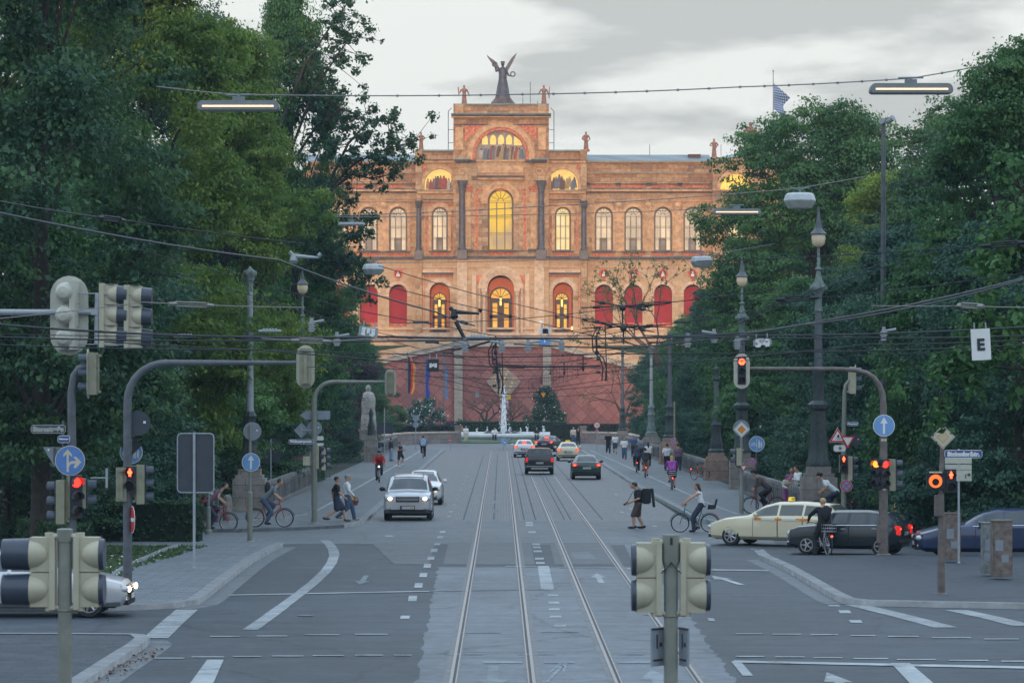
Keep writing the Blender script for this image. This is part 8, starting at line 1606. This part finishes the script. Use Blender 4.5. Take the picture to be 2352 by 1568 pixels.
    if HAIR[hair]:
        h=MB(); h.ell(hd+Vector((0,.018,.028)),(.086,.098,.100),12,9)
        if hairlong: cap(h,hd+Vector((0,.05,0)),J['nek']+Vector((0,.09,-.10)),.075,.05)
        ho=remesh(h,.02,mat('hair '+hair,HAIR[hair],.6,var=.3,scale=20),'hair',o)
        for v in ho.data.vertices:
            if v.co.y<hd.y-.055 and v.co.z<hd.z+.065: v.co.y=hd.y-.055
    if helmet: h=MB(); h.ell(hd+Vector((0,.01,.055)),(.10,.135,.09),14,8); h.build('helmet',CL[helmet],o,smooth=60)
    if bag=='pack': h=MB(); c=J['che'].lerp(J['pel'],.25); dd=(J['che']-J['pel']).normalized(); bk=Vector((0,dd.z,-dd.y)); h.ell(c+bk*.19,(.15,.11,.24),12,8); [h.tube([J['sh'+n]*1.0+Vector((-.05 if n=='L' else .05,.05,.07)),J['sh'+n]+Vector((-.05 if n=='L' else .05,-.075,-.02)),J['che'].lerp(J['pel'],.5)+Vector((.1 if n=='L' else -.1,-.10,0))],.018,5) for n in'LR']; h.build('rucksack_worn',CL['black'],o,smooth=50)
    wd=1.32 if 'photographer' in label else 1.12
    if pose['pel'][1]<.1 or True: o.scale=(sc*wd,sc*(1.0 if pose['wrL'][2]>1.0 and pose['pel'][1]>.2 else wd),sc)
    if extra: extra(o,J)
    return o
def bicycle(label,loc,a,col,basket=None,lamp=False,lit_tail=False,childseat=False,step=False,wr=.335,group='bicycles in the street'):
    o=thing('bicycle',label,'bicycle',loc,R(a),group)
    fy,ry=-.53,.53; M_f=mat('frame '+str(col),col,.35,.2,var=.05)
    for y in(fy,ry):
        w=MB(); w.torus((0,y,wr),wr-.02,.021,32,7,axis='x'); wo=w.build('wheel',M_tyre,o,smooth=60); r_=MB(); r_.torus((0,y,wr),wr-.045,.010,32,5,axis='x'); r_.cyl((-.035,y,wr),(.035,y,wr),.028,n=8)
        for k in range(14): an=2*PI*k/14; r_.cyl((.015*(1 if k%2 else -1),y,wr),(0,y+(wr-.05)*math.cos(an),wr+(wr-.05)*math.sin(an)),.0025,n=3,cap=False)
        r_.build('rim',M_rim,wo)
    f=MB(); bb=(0,.10,.29); st_=(0,.25,.80); hd_t=(0,-.36,.84); hd_b=(0,-.39,.70); ax=(0,ry,wr)
    f.cyl(bb,st_,.017); f.cyl(bb,hd_b,.020); 
    if not step: f.cyl((0,.23,.74),hd_t,.017)
    else: f.cyl((0,.19,.56),hd_t,.015)
    f.cyl(hd_b,hd_t,.022)
    for s in(-1,1): f.cyl((s*.02,.11,.29),(s*.05,ry,wr),.010); f.cyl((s*.015,.23,.72),(s*.05,ry,wr),.009)
    f.build('frame',M_f,o,smooth=50)
    f=MB(); 
    for s in(-1,1): f.tube([(s*.045,-.40,.66),(s*.05,-.47,.50),(s*.05,fy,wr)],.012,6)
    f.cyl((0,-.36,.84),(0,-.345,.96),.015); f.build('fork',M_f if sum(col)>.2 else M_rim,o,smooth=50)
    f=MB(); f.tube([(-.29,-.33,1.0),(-.15,-.38,1.0),(0,-.36,.97),(.15,-.38,1.0),(.29,-.33,1.0)],.013,6); f.cyl((-.30,-.31,1.0),(-.20,-.37,1.0),.018,n=6); f.cyl((.30,-.31,1.0),(.20,-.37,1.0),.018,n=6); f.build('handlebar',M_blk,o)
    f=MB(); f.ell((0,.28,.93),(.07,.13,.03)); f.cyl((0,.25,.8),(0,.27,.92),.012); f.build('saddle',M_blk,o,smooth=60)
    f=MB(); f.cyl((-.03,.10,.29),(-.04,.10,.29),.085,n=18); f.cyl((-.07,.10,.29),(-.08,.14,.14),.010); f.cyl((.07,.10,.29),(.08,.06,.44),.010); f.box((-.12,.13,.13),(.09,.08,.02)); f.box((.12,.06,.45),(.09,.08,.02)); f.cyl((-.035,.10,.37),(-.035,ry,wr+.03),.005,n=4); f.cyl((-.035,.10,.21),(-.035,ry,wr-.03),.005,n=4); f.build('crankset',M_rim,o)
    f=MB(); f.torus((0,ry,wr),wr+.03,.010,20,4,axis='x',a0=R(-10),a1=R(150)); f.torus((0,fy,wr),wr+.03,.010,20,4,axis='x',a0=R(50),a1=R(170)); f.build('mudguard',M_blk,o)
    if lamp: f=MB(); f.ell((0,-.44,.88),(.045,.035,.045)); f.build('front_lamp',M_headon,o)
    f=MB(); f.ell((0,ry+.30,.62),(.035,.02,.03)); f.build('rear_lamp',M_tailon if lit_tail else M_tail,o)
    if basket=='rear':
        f=MB(); 
        for z in(.76,.86,.96): f.tube([(-.18,.42,z),(.18,.42,z),(.18,.74,z),(-.18,.74,z),(-.18,.42,z)],.006,4)
        for i in range(6): f.cyl((-.18+.072*i,.74,.76),(-.18+.072*i,.74,.96),.004,n=3); f.cyl((-.18+.072*i,.42,.76),(-.18+.072*i,.42,.96),.004,n=3)
        f.build('basket',M_rim,o)
    if childseat: f=MB(); f.box((0,.58,.86),(.26,.26,.06)); f.box((0,.74,1.02),(.28,.06,.36),rot=Matrix.Rotation(R(-14),3,'X')); f.box((.14,.6,.92),(.03,.24,.12)); f.box((-.14,.6,.92),(.03,.24,.12)); f.build('child_seat',M_blk,o,bevel=.02)
    return o
def rider(plabel,blabel,px,py,a,col,pose=None,z=.125,y=None,**k):
    bk={q:k.pop(q) for q in('basket','lamp','lit_tail','childseat','step') if q in k}; s=(py-HY)/H if y is None else F/y; loc=((px-CX)/s,F/s,z)
    bicycle(blabel,loc,a,col,**bk); return person(plabel,0,0,a,pose or POSE('cycle'),loc=loc,group='cyclists',**k)
# left side
rider('cyclist in grey T-shirt and jeans with black rucksack riding right on a red bicycle','red and black mountain bike under the man with the rucksack',620,1218,90,(.42,.06,.03),pose=POSE('cycle',lean=.42),top='teegrey',legs='jeans',bag='pack',z=.125,shoes='black')
rider('cyclist in purple-grey vest leaning forward, half behind the big sign back','red bicycle whose front wheel shows right of the hedge',491,1221,90,(.5,.03,.04),pose=POSE('cycle',lean=.45),top='mauve',legs='navy',sleeve=-1,z=.02,hair='dark',female=True)
rider('cyclist in blue shirt with rucksack behind the clipped hedge','bicycle hidden behind the clipped hedge',412,1212,90,(.1,.1,.12),pose=POSE('cycle',lean=.42),top='blue',legs='jeans',bag='pack',z=.02,hair='brown')
rider('cyclist in grey behind the left curved mast, farthest left of the riders','bicycle mostly hidden by hedge and left curved mast',305,1214,90,(.1,.1,.12),top='grey',legs='jeans',z=.02)
rider('helmeted cyclist in red jacket riding towards us with lit lamp','bicycle with glowing front lamp coming towards us on the left pavement',871,1112,0,(.05,.05,.06),top='red',legs='navy',sleeve=1,helmet='black',lamp=True,bag='pack')
rider('cyclist in blue jacket riding away near the left kerb','bicycle ridden away beside the left kerb',972,1055,180,(.05,.05,.06),top='lblue',legs='black',sleeve=1,bag=None)
def basketx(o,J):
    b=MB(); c=J['wrL']+Vector((.06,-.02,-.22)); b.lathe([(.13,-.13),(.18,.0),(.19,.06),(.17,.06),(.12,-.11)],tuple(c),14); b.torus(tuple(c+Vector((0,0,.06))),.16,.012,16,5,axis='x',a0=0,a1=PI); o2=b.build('basket',mat('wicker',(.19,.07,.05),.8,var=.3,scale=15),o,smooth=40); b=MB(); b.ell(tuple(c+Vector((.03,0,.12))),(.07,.07,.09)); b.ell(tuple(c+Vector((-.06,.04,.10))),(.06,.06,.08)); b.build('bread',mat('bread',(.55,.36,.14),.8),o2,smooth=60)
person('woman in black dress and boots striding right beside the man in white',773,1206,95,POSE('walk',1.05),'black','navy','dark',0,skirt=.95,female=True,shoes='brown',sc=.99,z=.12)
person('man in white shirt and jeans walking right, carrying a wicker basket',797,1203,95,POSE('walk',.85,j=dict(elL=(.24,-.02,1.12),wrL=(.24,-.20,.92))),'white','jeans','grey',.5,shoes='tan',sc=1.02,z=.12,extra=basketx)
person('jogger in black running kit with bare arms on the left pavement',919,1077,60,POSE('jog'),'black','black','dark',-1,leglen=.42,shoes='white',sc=1.0)
person('man in dark sweater and light jeans standing by the left balustrade end',898,1062,70,POSE('stand'),'black','lblue','dark',1,shoes='black')
person('man in navy jacket leaning on the left balustrade',869,1062,165,POSE('lean'),'navy','lblue','dark',1)
person('dark-clothed person leaning on the left balustrade, leftmost of the pair',861,1063,190,POSE('lean'),'black','black','dark',1,sc=.97)
person('person in white standing on the lawn left of the fountain',1070,1017,10,POSE('stand'),'white','cream','dark',0,sc=1.02,z=.1)
person('person in orange behind the purple hedge on the left',1058,1008,0,POSE('stand'),'orange','brown','brown',0,z=.1)
for (px_,lab,top,hr) in((1136,'person in white sitting on the fountain rim left of the jet','white','dark'),(1231,'person in black T-shirt sitting on the rim right of the jet','black','dark'),(1288,'person in pale shirt sitting at the right end of the rim','cream','brown')):
    x=(px_-CX)/19.9; yy=352-math.sqrt(max(0,8.8**2-(x-.35)**2)); person(lab,0,0,0,POSE('sit'),top,'navy',hr,0,loc=(x,yy,.15),sc=1.05,group='people sitting on the fountain rim')
person('man in pale shirt standing before the right low wall',1317,1023,5,POSE('stand'),'cream','jeans','brown',0,z=.1,sc=1.05); person('woman in black vest standing at the right low wall beside the man in pale shirt',1328,1024,0,POSE('stand'),'black','black','dark',-1,female=True,hairlong=True,z=.1,sc=1.0)
# right side
person('broad man all in black walking towards us at the far right balustrade',1397,1045,5,POSE('walk',.5),'black','black','brown',0,sc=1.05)
person('woman in black jacket and shorts beside the broad man in black',1413,1045,0,POSE('walk',.6),'white','navy','dark',0,leglen=.5,female=True,hairlong=True,sc=.98)
person('woman in white top and red shoes walking towards us',1434,1060,0,POSE('walk',.4),'white','jeans','dark',0,female=True,shoes='red',sc=1.0)
person('man in blue T-shirt with rucksack straps walking towards us',1455,1054,5,POSE('walk',.3),'blue','navy','brown',0,bag='pack',sc=1.03)
person('man in grey seen from behind walking beside the green lamp base',1472,1062,180,POSE('walk',.4),'grey','navy','dark',1)
person('woman in white top with long hair walking away by the balustrade',1489,1078,180,POSE('walk',.5),'white','black','dark',-1,female=True,hairlong=True)
person('young man in white T-shirt walking away beside the pale wooden pole',1532,1085,180,POSE('walk',.4),'white','black','dark',0,sc=1.0)
person('man in mauve T-shirt walking away right of the pale wooden pole',1558,1089,180,POSE('walk',.4),'mauve','navy','dark',0,bag=None,sc=1.05)
rider('woman cyclist in navy top riding away, leftmost of the right-hand cyclists','dark bicycle ridden away by the woman in navy',1462,1089,180,(.04,.04,.05),top='navy',legs='black',hair='brown',hairlong=True,female=True,lit_tail=True)
rider('cyclist in black hooded top and beige shorts riding away','bicycle of the rider in beige shorts with red rear lamp',1482,1101,180,(.3,.04,.03),top='black',legs='tan',leglen=.5,sleeve=1,lit_tail=True)
rider('blonde cyclist in bright purple jacket riding away on the right pavement','bicycle of the purple-jacketed rider with rear basket',1543,1130,180,(.05,.05,.06),top='purple',legs='navy',hair='blond',hairlong=True,female=True,sleeve=1,basket='rear',lit_tail=True,skirt=.6)
s=45.; bicycle('orange bicycle standing alone at the edge of the right undergrowth',((1608-CX)/40.,F/40.,.12),35,(.6,.18,.08),lit_tail=True)
def tripod(o,J):
    b=MB(); b.box((0,.22,1.20),(.34,.26,.56)); b.build('photo_rucksack',CL['black'],o,bevel=.04,smooth=40); b=MB()
    for i,(dx,dz) in enumerate(((-.03,0),(.03,.02),(.0,-.03))): b.cyl((dx,.37+.02*i,1.45),(dx*2,.42+.02*i,.80),.018,n=6)
    b.ell((0,.37,1.46),(.05,.05,.04)); b.build('tripod',M_blk,o); b=MB(); c=J['wrR']+Vector((.06,-.07,-.04)); b.box(tuple(c),(.13,.08,.09)); b.cyl(tuple(c+Vector((0,-.03,-.02))),tuple(c+Vector((0,-.10,-.06))),.035,n=10); b.build('camera_body',M_blk,o)
    b=MB(); b.tube([tuple(J['nek']+Vector((.07,0,0))),tuple(J['che']+Vector((.08,-.17,.0))),tuple(J['wrR']+Vector((.08,-.05,.03)))],.008,4); b.build('camera_strap',M_blk,o)
person('photographer in black T-shirt and brown shorts crossing the road, tripod on his back',1466,1214,-90,POSE('walk',.55,j=dict(hed=(0,-.13,1.60),nek=(0,-.06,1.47),elL=(.24,.0,1.12),wrL=(.12,-.22,.98),elR=(-.24,.0,1.12),wrR=(-.10,-.24,.98),anL=(.09,-.12,.09),knL=(.09,-.14,.5),anR=(-.09,.14,.09),knR=(-.09,.0,.5))),'black','brown','dark',0,leglen=.55,shoes='black',sc=1.0,z=.0,extra=tripod)
rider('woman cyclist in white vest top waiting on a blue-green bicycle','blue-green bicycle with black child seat at the right crossing',1596,1222,-90,(.05,.19,.21),pose=POSE('cycle',lean=.10,j=dict(anL=(.14,-.05,.09),knL=(.13,-.08,.50))),top='white',legs='navy',sleeve=-1,female=True,hairlong=True,childseat=True,step=True,z=.0,hair='brown')
rider('helmeted cyclist in dark jacket behind the bonnet of the ivory taxi','bicycle hidden behind the ivory taxi bonnet',1754,1186,-90,(.3,.05,.05),pose=POSE('cycle',lean=.45),top='brown',legs='black',sleeve=1,helmet='black')
person('man in white shirt and black waistcoat standing at the big lamp plinth',1833,1178,-70,POSE('phone'),'white','black','dark',1,sc=1.08)
person('woman in purple scarf beside the waistcoated man',1819,1176,-20,POSE('stand'),'purple','black','brown',1,female=True,sc=1.0)
person('bowed woman in cream blouse left of the waistcoated man',1809,1178,10,POSE('bend',lean=.14),'cream','purple','dark',1,female=True,sc=.92)
rider('helmeted cyclist in white T-shirt behind the dark small hatchback','bicycle hidden behind the dark small hatchback',1908,1196,-90,(.1,.1,.1),pose=POSE('cycle',lean=.48),top='white',legs='navy',helmet='black')
rider('woman in black with rucksack and hair bun standing over her bicycle','silver city bicycle with wire rear basket at the right corner',1887,1276,196,(.35,.36,.37),pose=POSE('cycle',lean=.08,j=dict(anL=(.20,.02,.09),knL=(.16,-.06,.5))),top='black',legs='black',hair='blond',sleeve=1,basket='rear',lit_tail=True,bag='pack',female=True,z=.005)
rider('bald man in white long-sleeved shirt cycling left behind the dark column','dark city bicycle under the man in the white shirt',2086,1236,-78,(.05,.05,.06),pose=POSE('cycle',lean=.36),top='white',legs='jeans',hair='bald',sleeve=1,lit_tail=True,z=.01,skin=mat('dark skin',(.16,.09,.06),.6,var=.08))
person('motorcyclist in black with helmet seated behind the rusty mast',0,0,20,POSE('cycle',lean=.2),'black','black','dark',1,helmet='navy',loc=((2142-CX)/66.,F/66.,.12),sc=.98)
for o_ in [q for q in bpy.data.objects if q.get('label')=='occupant']: pass
# ================= HAZE, ADDED TO LIFT THE DARK TONES =================================================================
mb=MB(); mb.b(-1200,1200,-70,1200,-1.1,62)
hz=mb.build('haze',[]); hz.data.materials.clear()
hm=bpy.data.materials.new('tone-lifting haze'); hm.use_nodes=True; t=hm.node_tree; t.nodes.remove(t.nodes['Principled BSDF']); pv=t.nodes.new('ShaderNodeVolumePrincipled')
pv.inputs['Color'].default_value=(.50,.70,.88,1); pv.inputs['Density'].default_value=.00020; pv.inputs['Anisotropy'].default_value=.0
t.links.new(pv.outputs[0],t.nodes['Material Output'].inputs['Volume']); hz.data.materials.append(hm); tag(hz,kind='stuff')
